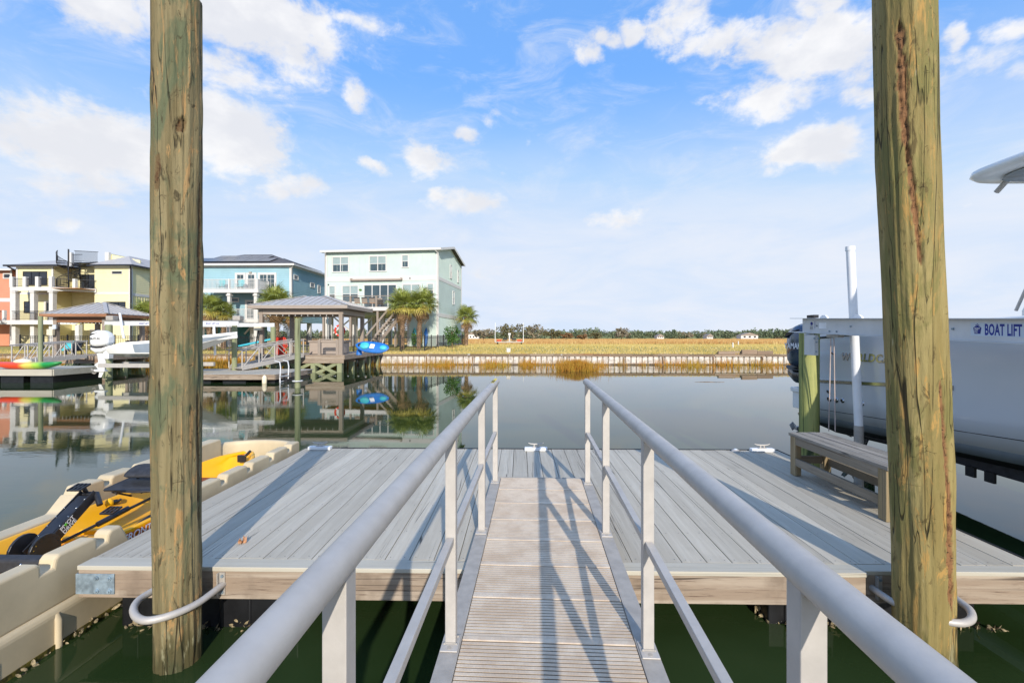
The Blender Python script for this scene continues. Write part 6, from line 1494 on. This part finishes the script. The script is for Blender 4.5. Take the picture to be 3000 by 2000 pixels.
# ================================================================= fences
def metal_fence(label, pts, h=1.35, post=2.2):
    t = thing('metal_fence', label, 'fence', pts[0]); m = MB(); o0 = Vector(pts[0])
    for a, b in zip(pts, pts[1:]):
        a, b = Vector(a) - o0, Vector(b) - o0; d = b - a; L_ = d.length; n = int(L_ / .16)
        for z in (.12, h - .18, h - .04): m.bar(a + Vector((0, 0, z)), b + Vector((0, 0, z)), .035)
        for k in range(n): q = a + d * k / n; m.bar(q + Vector((0, 0, .05)), q + Vector((0, 0, h)), .022)
        k = max(1, round(L_ / post))
        for i in range(k + (1 if b + o0 == Vector(pts[-1]) else 0)):
            q = a + d * i / k; MB().box(q.x - .04, q.x + .04, q.y - .04, q.y + .04, q.z - .1, q.z + h + .1).build('fence_post', MT['black_rail'], t)
    m.build('picket_panel', MT['black_rail'], t, kind='stuff'); return t
F0 = W(1243, 1024, Y=40.2); F1 = W(1366, 1006, Y=57)
metal_fence('black metal picket fence round the yard of the mint and blue houses', [(-29.5, 40.2, 1.0), (F0.x, 40.2, 1.02), (F1.x, 57, 1.2)])
metal_fence('black metal picket fence in front of the yellow house', [(-46, 41, 1.05), (-30.5, 41, 1.05)])

# ================================================================= pavilions over docks
def pavilion(label, X0, X1, Y0, Y1, dzk, ez, az, post, beamm, roofm, fpost, group='roofed boat dock pavilions'):
    t = thing('pavilion', label, 'pavilion', ((X0 + X1) / 2, Y0, 0), 0, group)
    # substructure: square piles with knee braces
    xs_p = [X0 + .3 + (X1 - X0 - .6) * k / 3 for k in range(4)]
    for y in (Y0 + .15, (Y0 + Y1) / 2, Y1 - .15):
        for k, x in enumerate(xs_p):
            MB().box(x - .15, x + .15, y - .15, y + .15, -.6, dzk - .30).build('pile', MT['pile_green'], t, True)
        MB().box(X0, X1, y - .18, y - .152, dzk - .52, dzk - .28).build('girder', MT['fascia_wood'], t, True)
    for a, b in zip(xs_p, xs_p[1:]):
        MB().bar((a + .1, Y0 + .0, dzk - .5), (b - .1, Y0 + .0, -.1), .05, .2).build('cross_brace', MT['pile_green'], t, True)
        MB().bar((b - .1, Y0 + .06, dzk - .5), (a + .1, Y0 + .06, -.1), .05, .2).build('cross_brace', MT['pile_green'], t, True)
    n = int((Y1 - Y0) / .145)
    for k in range(n): MB().box(X0, X1, Y0 + (Y1 - Y0) * k / n, Y0 + (Y1 - Y0) * (k + 1) / n - .008, dzk - .045, dzk).build('deck_plank', MT['stain_brown_x'], t, True)
    MB().box(X0 - .02, X1 + .02, Y0 - .05, Y0 - .002, dzk - .29, dzk + .005).build('fascia_board', MT['fascia_wood'], t, True); MB().box(X1 + .002, X1 + .05, Y0, Y1, dzk - .29, dzk + .005).build('fascia_board', MT['fascia_wood'], t, True)
    for x in (X0 + .25, X1 - .25):
        for y in (Y0 + .2, Y1 - .2): MB().box(x - .12, x + .12, y - .12, y + .12, dzk + .002, ez - .30).build('post', MT[post], t, True, .01)
    # beams, eave, hip roof of standing seam strips
    for (a, b, c_, d) in ((X0 + .1, X1 - .1, Y0 + .1, Y0 + .3), (X0 + .1, X1 - .1, Y1 - .3, Y1 - .1), (X0 + .1, X0 + .3, Y0 + .31, Y1 - .31), (X1 - .3, X1 - .1, Y0 + .31, Y1 - .31)):
        MB().box(a, b, c_, d, ez - .55, ez - .24).build('beam', MT[beamm], t, True, .005)
    e = .35; x0, x1, y0, y1 = X0 - e, X1 + e, Y0 - e, Y1 + e
    for (a, b, c_, d) in ((x0, x1, y0, y0 + .04), (x0, x1, y1 - .04, y1), (x0, x0 + .04, y0 + .041, y1 - .041), (x1 - .04, x1, y0 + .041, y1 - .041)): MB().box(a, b, c_, d, ez - .20, ez - .01).build('eave_board', MT[beamm], t, True)
    MB().box(x0 + .04, x1 - .04, y0 + .04, y1 - .04, ez - .19, ez - .15).build('ceiling', MT['stain_brown_x'], t, True)
    h = min(x1 - x0, y1 - y0) / 2; rise = az - ez
    cx0, cx1 = (x0 + h, x1 - h) if x1 - x0 > y1 - y0 else ((x0 + x1) / 2,) * 2; cy0, cy1 = ((y0 + y1) / 2,) * 2 if x1 - x0 > y1 - y0 else (y0 + h, y1 - h)
    def slope(P0, P1, Q1, Q0):
        """strips between eave P0-P1 and ridge Q0-Q1, cut at the hips"""
        P0, P1, Q0, Q1 = map(Vector, (P0, P1, Q0, Q1)); L_ = (P1 - P0).length; ux = (P1 - P0).normalized()
        a0 = (Q0 - P0).dot(ux); a1 = (Q1 - P0).dot(ux); foot = P0 + ux * a0; upv = Q0 - foot; nrm = ux.cross(upv).normalized(); n = max(2, round(L_ / .42))
        H = lambda s: 1.0 if a0 <= s <= a1 else (s / a0 if s < a0 else (L_ - s) / (L_ - a1))
        for k in range(n):
            s0, s1 = L_ * k / n, L_ * (k + 1) / n; ss_ = sorted({s0, s1} | {q for q in (a0, a1) if s0 < q < s1})
            top = [P0 + ux * s + upv * max(0, H(s)) for s in ss_]; bot_ = [P0 + ux * s for s in (s1, s0)]
            poly = [p for p in bot_ + top]; m = MB(); N_ = len(poly)
            m.add([p + nrm * .02 for p in poly] + [p - nrm * .01 for p in poly], [tuple(range(N_ - 1, -1, -1)), tuple(range(N_, 2 * N_))] + [(i, (i + 1) % N_, (i + 1) % N_ + N_, i + N_) for i in range(N_)])
            if k: q0 = P0 + ux * s0 + nrm * .035; q1 = q0 + upv * max(.02, H(s0)); m.bar(q0, q1, .035, .05, up=nrm)
            m.build('roof_panel', MT[roofm], t, True)
    slope((x0, y0, ez), (x1, y0, ez), (cx1, cy0, az), (cx0, cy0, az)); slope((x1, y0, ez), (x1, y1, ez), (cx1, cy1, az), (cx1, cy0, az))
    slope((x1, y1, ez), (x0, y1, ez), (cx0, cy1, az), (cx1, cy1, az)); slope((x0, y1, ez), (x0, y0, ez), (cx0, cy0, az), (cx0, cy1, az))
    for (c_, q) in (((x0, y0), (cx0, cy0)), ((x1, y0), (cx1, cy0)), ((x1, y1), (cx1, cy1)), ((x0, y1), (cx0, cy1))): MB().bar((c_[0], c_[1], ez + .05), (q[0], q[1], az + .06), .22, .03).build('hip_cap', MT[roofm], t, True)
    m = MB()
    for k in range(13):
        x = X0 + .4 + (X1 - X0 - .8) * k / 12; m.sphere((x, Y0 + .22, ez - .62), .035, 6, 5)
        m.sphere((x, Y1 - .22, ez - .62), .035, 6, 5)
    m.build('string_lights', MT['print_white'], t, True, kind='stuff')
    return t
P1x0, P1x1 = W(750, 1040, Y=28.9).x, W(1003, 1040, Y=28.9).x + .1
pavA = pavilion('grey brown pavilion with seamed metal hip roof on the dock before the mint house', P1x0, P1x1, 28.9, 33.2, 1.12, 4.28, 5.05, 'stain_brown', 'stain_brown_x', 'metal_roof', None)
P2x0, P2x1 = W(146, 1040, Y=30.0).x, W(302, 1040, Y=30.0).x
pavB = pavilion('cedar framed pavilion with seamed metal hip roof on the dock before the yellow house', P2x0, P2x1 + .2, 30.0, 33.4, 1.02, 3.82, 4.68, 'stain_brown', 'cedar_x', 'metal_roof', None)
# ================================================================= things on and round the far docks
def walkway(label, X0, X1, Y0, Y1, z, piles=True):
    t = thing('walkway', label, 'walkway', ((X0 + X1) / 2, Y0, 0)); n = int((Y1 - Y0) / .145)
    for k in range(n): MB().box(X0, X1, Y0 + .145 * k, Y0 + .145 * k + .137, z - .045, z).build('deck_plank', MT['stain_brown_x'], t, True)
    MB().box(X0 - .04, X0 - .002, Y0, Y1, z - .28, z).box(X1 + .002, X1 + .04, Y0, Y1, z - .28, z).build('side_board', MT['fascia_wood'], t, True, kind='stuff')
    for y in (Y0 + 1.2, Y1 - .8):
        for x in (X0 + .15, X1 - .15): MB().box(x - .1, x + .1, y - .1, y + .1, -.5, z - .05).build('pile', MT['pile_green'], t, True)
    return t
walkway('brown plank walkway joining the near pavilion to the far bank', P1x1 - 2.2, P1x1 - .1, 33.22, 37.3, 1.12)
walkway('brown plank walkway joining the cedar pavilion to the far bank', P2x0 + .5, P2x0 + 2.3, 33.42, 37.3, 1.02)

def wood_rail(label, pts, z, h=1.0, loc=None):
    t = thing('deck_railing', label, 'railing', (pts[0][0], pts[0][1], z))
    for a, b in zip(pts, pts[1:]):
        a, b = Vector((*a, z)), Vector((*b, z)); L_ = (b - a).length; n = max(1, round(L_ / 2.0))
        MB().bar(a + Vector((0, 0, h)), b + Vector((0, 0, h)), .16, .04).build('cap_rail', MT['stain_brown_x'], t, True); MB().bar(a + Vector((0, 0, h - .12)), b + Vector((0, 0, h - .12)), .05, .14).build('top_rail', MT['stain_brown_x'], t, True)
        m = MB()
        for k in range(6): m.bar(a + Vector((0, 0, .1 + .12 * k)), b + Vector((0, 0, .1 + .12 * k)), .012)
        m.build('cable_rail', MT['galv'], t, True, kind='stuff')
        for k in range(n + 1): p = a + (b - a) * k / n; MB().box(p.x - .09, p.x + .09, p.y - .09, p.y + .09, z, z + h - .02).build('rail_post', MT['stain_brown'], t, True)
    return t
wood_rail('brown timber and cable railing at the back of the near pavilion, left part', [(P1x0 + .5, 33.1), (P1x0 + 2.9, 33.1)], 1.12)
wood_rail('brown timber and cable railing on the front right of the near pavilion deck', [(P1x0 + 4.0, 29.15), (P1x1 - .5, 29.15)], 1.12)
wood_rail('grey timber railing at the back of the cedar pavilion deck', [(P2x0 + 2.4, 33.3), (P2x1 + .1, 33.3)], 1.02)
# covered spa behind the railing
t = thing('spa_tub', 'covered brown spa tub under the near pavilion', 'spa tub', (P1x1 - 1.9, 30.4, 1.12))
MB().box(-1.05, 1.05, 0, 1.7, .005, .78).build('cabinet', MT['stain_brown_x'], t, False, .04); MB().box(-1.12, 1.12, -.06, 1.76, .785, .93).build('cover', MT['stain_brown'], t, False, .04)
# life ring on the right post
p = W(990, 968, Y=29.5); m = MB(); m.tube([(.30 * math.cos(a), 0, .34 * math.sin(a)) for a in [2 * PI * k / 24 for k in range(25)]], .065, 10, False)
o = m.build('life_ring', MT['orange_red'], label='orange life ring hanging beside the right post of the near pavilion', cat='life ring'); o.location = (p.x, p.y + .3, p.z)
for k in range(4):
    a = PI / 4 + k * PI / 2; MB().tube([(.30 * math.cos(a + d), 0, .34 * math.sin(a + d)) for d in (-.1, 0, .1)], .07, 10, True).build('band', MT['print_white'], o)
# electric box and coiled orange lines on the gangway post
p = W(762, 958, Y=28.9)
e_ = thing('electric_box', 'cream electrical box on the left post of the near pavilion', 'electrical box', (p.x, 28.83, p.z)); MB().box(-.24, .2, -.2, 0, -.22, .22).build('box', MT['fender_cream'], e_, False, .02)
MB().tube([(-.02, -.08, -.22), (-.1, -.08, -.6), (-.16, -.1, -1.0), (-.2, -.05, -1.6)], .035, 8).build('conduit', MT['black_plastic'], e_)
p = W(152, 973, Y=29.95)
e_ = thing('electric_box', 'cream electrical box on the left post of the cedar pavilion', 'electrical box', (p.x, 29.98, p.z)); MB().box(-.2, .2, -.2, 0, -.2, .2).build('box', MT['fender_cream'], e_, False, .02); MB().box(.1, .34, -.1, .0, .22, .5).build('outlet', MT['print_grey'], e_)
p = W(822, 1015, Y=29.4); r_ = random.Random(3); m = MB()
for k in range(26):
    dx = r_.uniform(-.28, .28); P = []
    for j in range(15):
        a = 2 * PI * j / 14; P.append((dx + .16 * math.cos(a) + r_.uniform(-.03, .03), r_.uniform(-.05, .05), .60 * math.sin(a) + r_.uniform(-.03, .03)))
    m.tube(P, .022, 5, False)
o = m.build('rope_coil', MT['orange_red'], label='orange lines hung in a long coil behind the far gangway', cat='rope'); o.location = p
# teal kayak leaning on the deck edge
def loft_kayak(name, L_, w, h, mats, label, loc, rot, parts=True, group=None):
    t = thing(name, label, 'kayak', loc); t.rotation_euler = rot; rows = []
    for i in range(25):
        f = i / 24; e = max(0, 1 - abs(2 * f - 1) ** 2.6) ** .6; x = (f - .5) * L_; rise = h * .35 * abs(2 * f - 1) ** 3
        rows.append([(x, math.cos(a) * (w / 2 * e + .012), (math.sin(a) * (h * .5 if math.sin(a) < 0 else h * .35)) * (e + .06) + rise) for a in [2 * PI * k / 14 for k in range(14)]])
    if isinstance(mats, list):
        n = len(mats); 
        for k in range(n):
            a, b = k * 24 // n, (k + 1) * 24 // n; MB().loft(rows[a:b + 1], caps=(True)).build('hull', mats[k], t)
    else: MB().loft(rows).build('hull', mats, t)
    return t
p = W(1072, 1007, Y=28.5)
tk = loft_kayak('kayak', 2.2, .80, .30, MT['blue_plastic'], 'blue and teal kayak lying tipped toward the water at the near pavilion edge', (p.x + .35, 28.75, 1.62), (rad(58), rad(6), rad(-4)))
MB().sphere((-.5, 0, .10), .32, 14, 8, (1, .8, .35)).build('seat_well', MT['teal'], tk); MB().box(-.15, .15, -.16, .16, .10, .17).build('seat', MT['print_white'], tk, False, .05); MB().sphere((.72, 0, .10), .25, 12, 7, (1, .7, .4)).build('hatch', MT['teal'], tk); MB().sphere((-.85, 0, .08), .14, 10, 6, (1, 1, .5)).build('hatch', MT['black_plastic'], tk)
q = W(1046, 1022, Y=28.9); MB().cyl((0, 0, 0), (0, 0, .36), .2, 14, .15).build('stool', MT['blue_plastic'], label='dark blue tub under the tipped kayak on the pavilion deck', cat='tub').location = (q.x, 29.3, 1.12)
# front railing posts for near pavilion left
# far gangway and float of the near pavilion
def small_gangway(label, A, B, w=1.1, h=1.0, n=4, drum=True, group='aluminium gangways on the far docks'):
    t = thing('gangway', label, 'gangway', A, 0, group); A, B = Vector(A), Vector(B); d = B - A; hd = Vector((d.x, d.y, 0)).normalized(); s = Vector((-hd.y, hd.x, 0))
    for k in (-1, 1):
        o = s * k * w / 2; MB().bar(A + o, B + o, .06, .24).build('side_beam', MT['galv'], t, True); MB().tube([A + o + Vector((0, 0, h)) - d * .03, B + o + Vector((0, 0, h)) + d * .02], .035, 8).build('handrail', MT['galv'], t, True)
        MB().tube([A + o + Vector((0, 0, h * .92)), B + o + Vector((0, 0, h * .92))], .02, 6).build('lower_rail', MT['galv'], t, True)
        for i in range(n + 1): p = A + d * i / n + o; MB().tube([p, p + Vector((0, 0, h))], .035, 8).build('post', MT['galv'], t, True)
        for i in range(n):
            p, q = A + d * i / n + o, A + d * (i + 1) / n + o; up = Vector((0, 0, h))
            MB().tube([p, q + up] if i < n / 2 else [p + up, q], .025, 6).build('diagonal', MT['galv'], t, True)
    MB().bar(A - Vector((0, 0, .02)), B - Vector((0, 0, .02)), w - .08, .05).build('walking_deck', MT['galv_dull'], t, True)
    return t
def far_float(label, poly, z, zb=.1, ladder=None):
    c = sum((Vector(q) for q in poly), Vector((0, 0))) / len(poly); t = thing('floating_dock', label, 'floating dock', (c.x, c.y, 0), 0, 'floating docks on the far side')
    x0, x1 = min(q[0] for q in poly), max(q[0] for q in poly); y0, y1 = min(q[1] for q in poly), max(q[1] for q in poly)
    n = int((y1 - y0) / .145)
    n_ = int((x1 - x0) / .19)
    for k in range(n_):
        a = x0 + (x1 - x0) * k / n_; b = x0 + (x1 - x0) * (k + 1) / n_ - .008; lo = y0 + (cut(b) if callable(cut) else 0); MB().add([(a, y0 + cutf(poly, a, x0, x1), z - .04), (b, y0 + cutf(poly, b, x0, x1), z - .04), (b, y1, z - .04), (a, y1, z - .04), (a, y0 + cutf(poly, a, x0, x1), z), (b, y0 + cutf(poly, b, x0, x1), z), (b, y1, z), (a, y1, z)],
            [(3, 2, 1, 0), (4, 5, 6, 7), (0, 1, 5, 4), (1, 2, 6, 5), (2, 3, 7, 6), (3, 0, 4, 7)]).build('plank', MT['deck_paint'], t, True)
    m = 0
    for a, b in zip(poly, poly[1:] + poly[:1]):
        A, B = Vector((*a, z - .13)), Vector((*b, z - .13)); MB().bar(A, B, .05, .25).build('fascia_board', MT['fascia_wood'], t, True)
        d = B - A; L_ = d.length; hd = d.normalized(); inn = Vector((-hd.y, hd.x, 0)); k = 0.1
        while k + 1.2 < L_:
            p, q = A + hd * k + inn * .35, A + hd * (k + 1.15) + inn * .35; p.z = q.z = (z - .28) / 2 - .1; MB().bar(p, q, .6, z - .20).build('float', MT['black_drum'], t, True); k += 1.75
    return t
cut = None
def cutf(poly, x, x0, x1): return 0
zfl = .42
A0, A1 = W(560, 1096, z=zfl), W(803, 1097, z=zfl); B1 = W(918, 1079, z=zfl); B0 = W(560, 1075, z=zfl)
y_f = (A0.y + A1.y) / 2
ff = far_float('grey planked floating dock with black floats before the near pavilion', [(A0.x - 2, y_f), (A1.x, y_f), (A1.x, B1.y - .4), (A0.x - 2, B1.y - .4)], zfl)
# slanting right part of the same float
m = MB(); m.prism([(A1.x + .003, y_f + .02), (B1.x + .2, B1.y - 1.2), (B1.x + .2, B1.y - .4), (A1.x + .003, B1.y - .4)], zfl - .04, zfl, 'z').build('plank_panel', MT['deck_paint'], ff, True)
MB().bar((A1.x, y_f, zfl - .13), (B1.x + .2, B1.y - 1.2, zfl - .13), .05, .25).build('fascia_board', MT['fascia_wood'], ff, True); MB().bar((A1.x + .1, y_f + .4, .02), (B1.x - .1, B1.y - 1.0, .02), .6, .24).build('float', MT['black_drum'], ff, True)
gA, gB = W(690, 1066, Y=25.0), W(888, 1036, Y=28.3); gA = Vector((gA.x, 25.0, zfl + .14)); gB = Vector((gB.x - .6, 28.75, 1.12))
small_gangway('aluminium gangway sloping down left from the near pavilion', gA, gB)
# ladder
lp = W(838, 1120, Y=y_f + .9); ld = thing('ladder', 'bent pipe swim ladder on the right part of the far float', 'ladder', (lp.x - .2, y_f + .6, 0))
l0 = W(822, 1130, Y=y_f + .3); l1 = W(846, 1118, Y=y_f + 1.0)
for p_ in (l0, l1): MB().tube([(p_.x - .45, p_.y + .3, 1.05), (p_.x - .12, p_.y + .15, 1.0), (p_.x, p_.y, .75), (p_.x + .05, p_.y - .15, .2), (p_.x + .15, p_.y - .3, -.3)], .03, 8).build('ladder_rail', MT['white_alu'], ld, True)
for z_ in (.05, .3): MB().tube([(l0.x + .06, l0.y - .18, z_), (l1.x + .06, l1.y - .18, z_)], .025, 8).build('rung', MT['white_alu'], ld, True)
fp = W(775, 1112, Y=y_f - .12); MB().tube([(0, 0, .40), (0, 0, .36), (0, 0, .28), (0, 0, -.0), (0, 0, -.10), (0, 0, -.14)], [.02, .07, .11, .11, .07, .03], 12).build('fender', MT['fender_cream'], label='cream cylindrical fender hanging at the corner of the far float', cat='fender').location = (fp.x, fp.y, 0)
# freestanding pilings
def lone(label, u, Y_, v_top, wpx, mat='pile_green', seed=1):
    p = W(u, 1000, Y=Y_); zt = W(u, v_top, Y=Y_).z; o = gpile(0, 0, wpx / 2 / FPX * Y_ * math.cos(math.atan((u - 1525) / FPX)), -.6, zt, MT[mat], 'piling', None, 16, seed, label=label, cat='piling', group='timber pilings of the far docks'); o.location = (p.x, Y_, 0); return o
lone('pale green piling in front of the near pavilion, standing at the float corner', 872, 20.2, 932, 18, seed=1)
lone('slim pale green piling behind the green and orange kayak', 119, 24.3, 926, 16, seed=2)
lone('weathered piling carrying the right end of the far boat lift', 687, 25.2, 950, 17, 'pile_green', 3)
lone('thick piling behind the white outboard motor at the far lift', 319, 24.3, 951, 24, seed=4)
MB().tube([(.20 * math.cos(a), .20 * math.sin(a), 0) for a in [2 * PI * k / 16 for k in range(17)]], .03, 8, False).build('pile_ring', MT['white_alu'], label='white pile ring round the pale green piling at the float corner', cat='pile ring').location = (W(872, 1000, Y=20.2).x, 20.2, .3)
# left float with the kayak, and its gangway
k1 = W(155, 1083, Y=22.0); zl = .66
fl = thing('floating_dock', 'grey edged floating dock under the green and orange kayak', 'floating dock', (k1.x - 3, 22, 0), 0, 'floating docks on the far side')
MB().box(k1.x - 9, k1.x, 22.0, 25, zl - .04, zl).build('deck_top', MT['deck_paint_x'], fl, True); MB().box(k1.x - 9, k1.x, 21.95, 21.998, zl - .3, zl + .01).build('fascia_board', MT['deck_paint_x'], fl, True); MB().box(k1.x + .002, k1.x + .05, 22, 25, zl - .3, zl + .01).build('side_board', MT['deck_paint_x'], fl, True)
for k in range(6): MB().box(k1.x - 1.3 - k * 1.5, k1.x - .15 - k * 1.5, 22.15, 24.8, -.2, zl - .30).build('float', MT['black_drum'], fl, True)
k2 = W(-60, 1075, Y=22.4)
def kay_mat():
    t = NT('kayak_rainbow'); s = t.N.new('ShaderNodeSeparateXYZ'); t.L.new(t.tc.outputs['Object'], s.inputs[0]); x = t.math('ADD', s.outputs[0], t.math('MULTIPLY', t.math('SUBTRACT', t.noise(t.coord((1, 1, 4)), 4, 4), .5), .35))
    c = t.mix(rgb(226, 70, 30), rgb(214, 196, 90), t.ramp(x, -.15, .25)); c = t.mix(c, rgb(150, 196, 70), t.ramp(x, .35, .8)); c = t.mix(c, rgb(30, 140, 66), t.ramp(x, .8, 1.15)); return t.end(c, .35)
L_k = 3.6; loft_kayak('kayak', L_k, .72, .42, kay_mat(), 'green, yellow and orange sit-on kayak lying on the left float', (k1.x - L_k / 2, 22.45, zl + .20), (0, 0, 0))
tk2 = MB().sphere((-.1, 0, .12), .30, 14, 8, (1.5, .8, .5)); o = tk2.build('kayak_cushion', MT['fender_cream'], label='pale seat pad on top of the orange and green kayak', cat='cushion'); o.location = (k1.x - 1.9, 22.45, zl + .25)
small_gangway('long aluminium gangway rising right from the left float to the cedar pavilion', Vector((k1.x - 6.5, 26.3, .8)), Vector((W(232, 1040, Y=29.4).x, 29.4, 1.02)), 1.2, 1.0, 5)
for i, (u, lab) in enumerate(((72, 'aluminium ladder hoop on the left float, left one'), (98, 'aluminium ladder hoop on the left float, right one'))):
    p = W(u, 1066, Y=23.5); MB().tube([(-.22, 0, -.05), (-.12, 0, .42), (0, .1, .50), (.12, 0, .40), (.16, 0, -.05)], .03, 8).build('ladder_hoop', MT['galv'], label=lab, cat='ladder hoop', group='hoops on the left float').location = (p.x, 23.5, zl + .05)
# far boat lift with the white motor boat
LYF = 24.4; bx0_, bx1_ = W(308, 945, Y=LYF).x, W(700, 945, Y=LYF).x
lf2 = thing('boat_lift', 'white boat lift carrying the small white motor boat across the creek', 'boat lift', (bx0_, LYF, 0)); zb2 = W(400, 940, Y=LYF).z
MB().box(bx0_, bx1_, LYF - .04, LYF, zb2 - .24, zb2).box(bx0_ - .05, bx1_ + .05, LYF - .10, LYF + .06, zb2 + .001, zb2 + .012).box(bx0_ - .05, bx1_ + .05, LYF - .10, LYF + .06, zb2 - .252, zb2 - .241).build('lift_beam', MT['white_alu'], lf2, True, kind='stuff')
MB().box(bx0_, bx1_, 27.96, 28.0, zb2 - .24, zb2).build('lift_beam', MT['white_alu'], lf2, True)
for u in (430, 625): lettering('BOAT LIFT U.S.', .11, MT['print_blue'], lf2, Vector((W(u - 20, 945, Y=LYF).x - bx0_, -.045, zb2 - .18)), (1, 0, 0), (0, 0, 1), extrude=.001, offset=.002)
for (u0, u1, v0, v1) in ((351, 363, 917, 991), (627, 630, 955, 1040)): MB().cyl(W(u1, v1, Y=24.2), W(u0, v0, Y=24.2), .06, 10).build('guide_pole', MT['white_pvc'], lf2, True)
for u in (664, 674): MB().tube([W(u, 952, Y=24.45), W(u - 3, 1040, Y=24.45)], .012, 5).build('cable', MT['rope'], lf2, True)
MB().box(bx0_ + 1.2, bx1_ - 1.2, 22.7, 22.9, .72, .92).box(bx0_ + 1.2, bx1_ - 1.2, 24.1, 24.25, .72, .92).build('cradle_beam', MT['galv'], lf2, True, kind='stuff')
for x in (bx1_ - .1, bx0_ + .3): MB().box(x - .2, x + .2, LYF - .1, LYF + .3, zb2 + .02, zb2 + .28).build('winch_motor', MT['galv_dull'], lf2, True, .04)
gpile(bx0_ + .1, 28.0, .15, -.6, zb2 - .25, MT['pile_green'], 'piling', lf2, 14, 7); gpile(bx1_ - .1, 28.0, .15, -.6, zb2 - .25, MT['pile_green'], 'piling', lf2, 14, 8)
# the motor boat: bow to the right
b0, b1 = W(336, 1030, Y=22.9).x, W(674, 1000, Y=22.9).x; Lb = b1 - b0
mbt = thing('motor_boat', 'small white and grey motor boat raised on the far lift, partly behind the left piling', 'boat', (b0, 23.5, 1.15))
rows, bt = [], []
for i in range(31):
    f = i / 30; x = Lb * f; hb = 1.1 * (1 - max(0, (f - .5) / .5) ** 2.5) + .02; sh = .82 + .55 * f ** 1.6 if f > .12 else .62 + .2 * f / .12; ch = .28 + .97 * (max(0, f - .4) / .6) ** 1.3; kl = .08 + 1.15 * (max(0, f - .45) / .55) ** 1.4; ch = min(ch, sh - .08); kl = min(kl, ch)
    hc = hb * .88
    rows.append([(x, -hb, sh), (x, -hb * 1.01, sh - .10), (x, -hc, ch), (x, 0, kl), (x, hc, ch), (x, hb * 1.01, sh - .10), (x, hb, sh), (x, hb * .8, sh + .02), (x, hb * .78, sh - .3), (x, -hb * .78, sh - .3), (x, -hb * .8, sh + .02)])
MB().loft(rows, smooth=False).build('hull', MT['engine_white'], mbt)
MB().loft([[(r[1][0], r[1][1] - .012, r[1][2] - .03), (r[2][0], r[2][1] + .12 * (r[1][1] - r[2][1]) - .012, r[2][2] + .12 * (r[1][2] - r[2][2]))] for r in rows[7:]], closed=False, caps=False, smooth=False).build('hull_panel', plain('hull_grey', rgb(150, 162, 176), .3, 0, .05), mbt)
MB().prism([(Lb * .45, .9), (Lb * .47, 1.75), (Lb * .56, 1.65), (Lb * .6, .95)], -.4, .4, 'y').build('console', MT['engine_white'], mbt, False, .04); MB().box(Lb * .30, Lb * .38, -.5, .5, .75, 1.35).build('seat', MT['fender_cream'], mbt, False, .05)
MB().tube([(Lb * .32, -.5, .9), (Lb * .34, -.5, 1.9), (Lb * .50, -.5, 2.0)], .03, 8).tube([(Lb * .32, .5, .9), (Lb * .34, .5, 1.9), (Lb * .50, .5, 2.0)], .03, 8).build('grab_frame', MT['galv'], mbt, kind='stuff')
p = W(297, 1000, Y=23.2)
ob = outboard('white outboard motor on the stern of the small boat across the creek', p.x, 23.2, 2.50, 1.22, MT['engine_white'], MT['engine_white'], MT['engine_white'], 'SUZUKI', None, 1, MT['print_black'])
ob.rotation_euler = (0, rad(0), rad(-90))
# patio things and people-free yard details behind the docks
for i, (u, Y_, lab) in enumerate(((640, 42, 'black patio umbrella folded in the yard of the blue house'),)):
    pass
plain('patio_black', rgb(40, 42, 48), .6, 0, .1)
for i, (u, Y_, col, lab) in enumerate(((205, 33.9 - 1.2, 'teal', 'teal bucket chair on the cedar pavilion deck, left of the thick piling'), (228, 32.2, 'patio_black', 'black low chair beside the teal chair on the cedar pavilion deck'), (742, 31.5, 'teal', 'teal paddle board end showing left of the near pavilion post'))):
    p = W(u, 1035, Y=Y_); dk = 1.02 if i < 2 else 1.12
    if i < 2:
        t = thing('lounge_chair', lab, 'chair', (p.x, Y_ - .3, dk)); MB().box(-.35, .35, -.3, .3, .25, .40).build('seat', MT[col], t, False, .05); MB().prism([(.2, .4), (.45, .95), (.35, 1.0), (.1, .4)], -.35, .35, 'x').build('backrest', MT[col], t, False, .03)
        for a in (-.3, .3):
            for b in (-.25, .25): MB().bar((a, b, 0), (a, b, .25), .05).build('leg', MT['patio_black'], t)
    else:
        o = MB().loft([[(x_, math.cos(a) * w_, math.sin(a) * .06) for a in [2 * PI * k / 10 for k in range(10)]] for x_, w_ in ((-1.4, .02), (-1.1, .25), (0, .36), (1, .3), (1.4, .05))]).build('paddle_board', MT['teal'], label=lab, cat='paddle board'); o.location = (p.x + .3, Y_, 1.12 + .8); o.rotation_euler = (rad(15), rad(-12), 0)
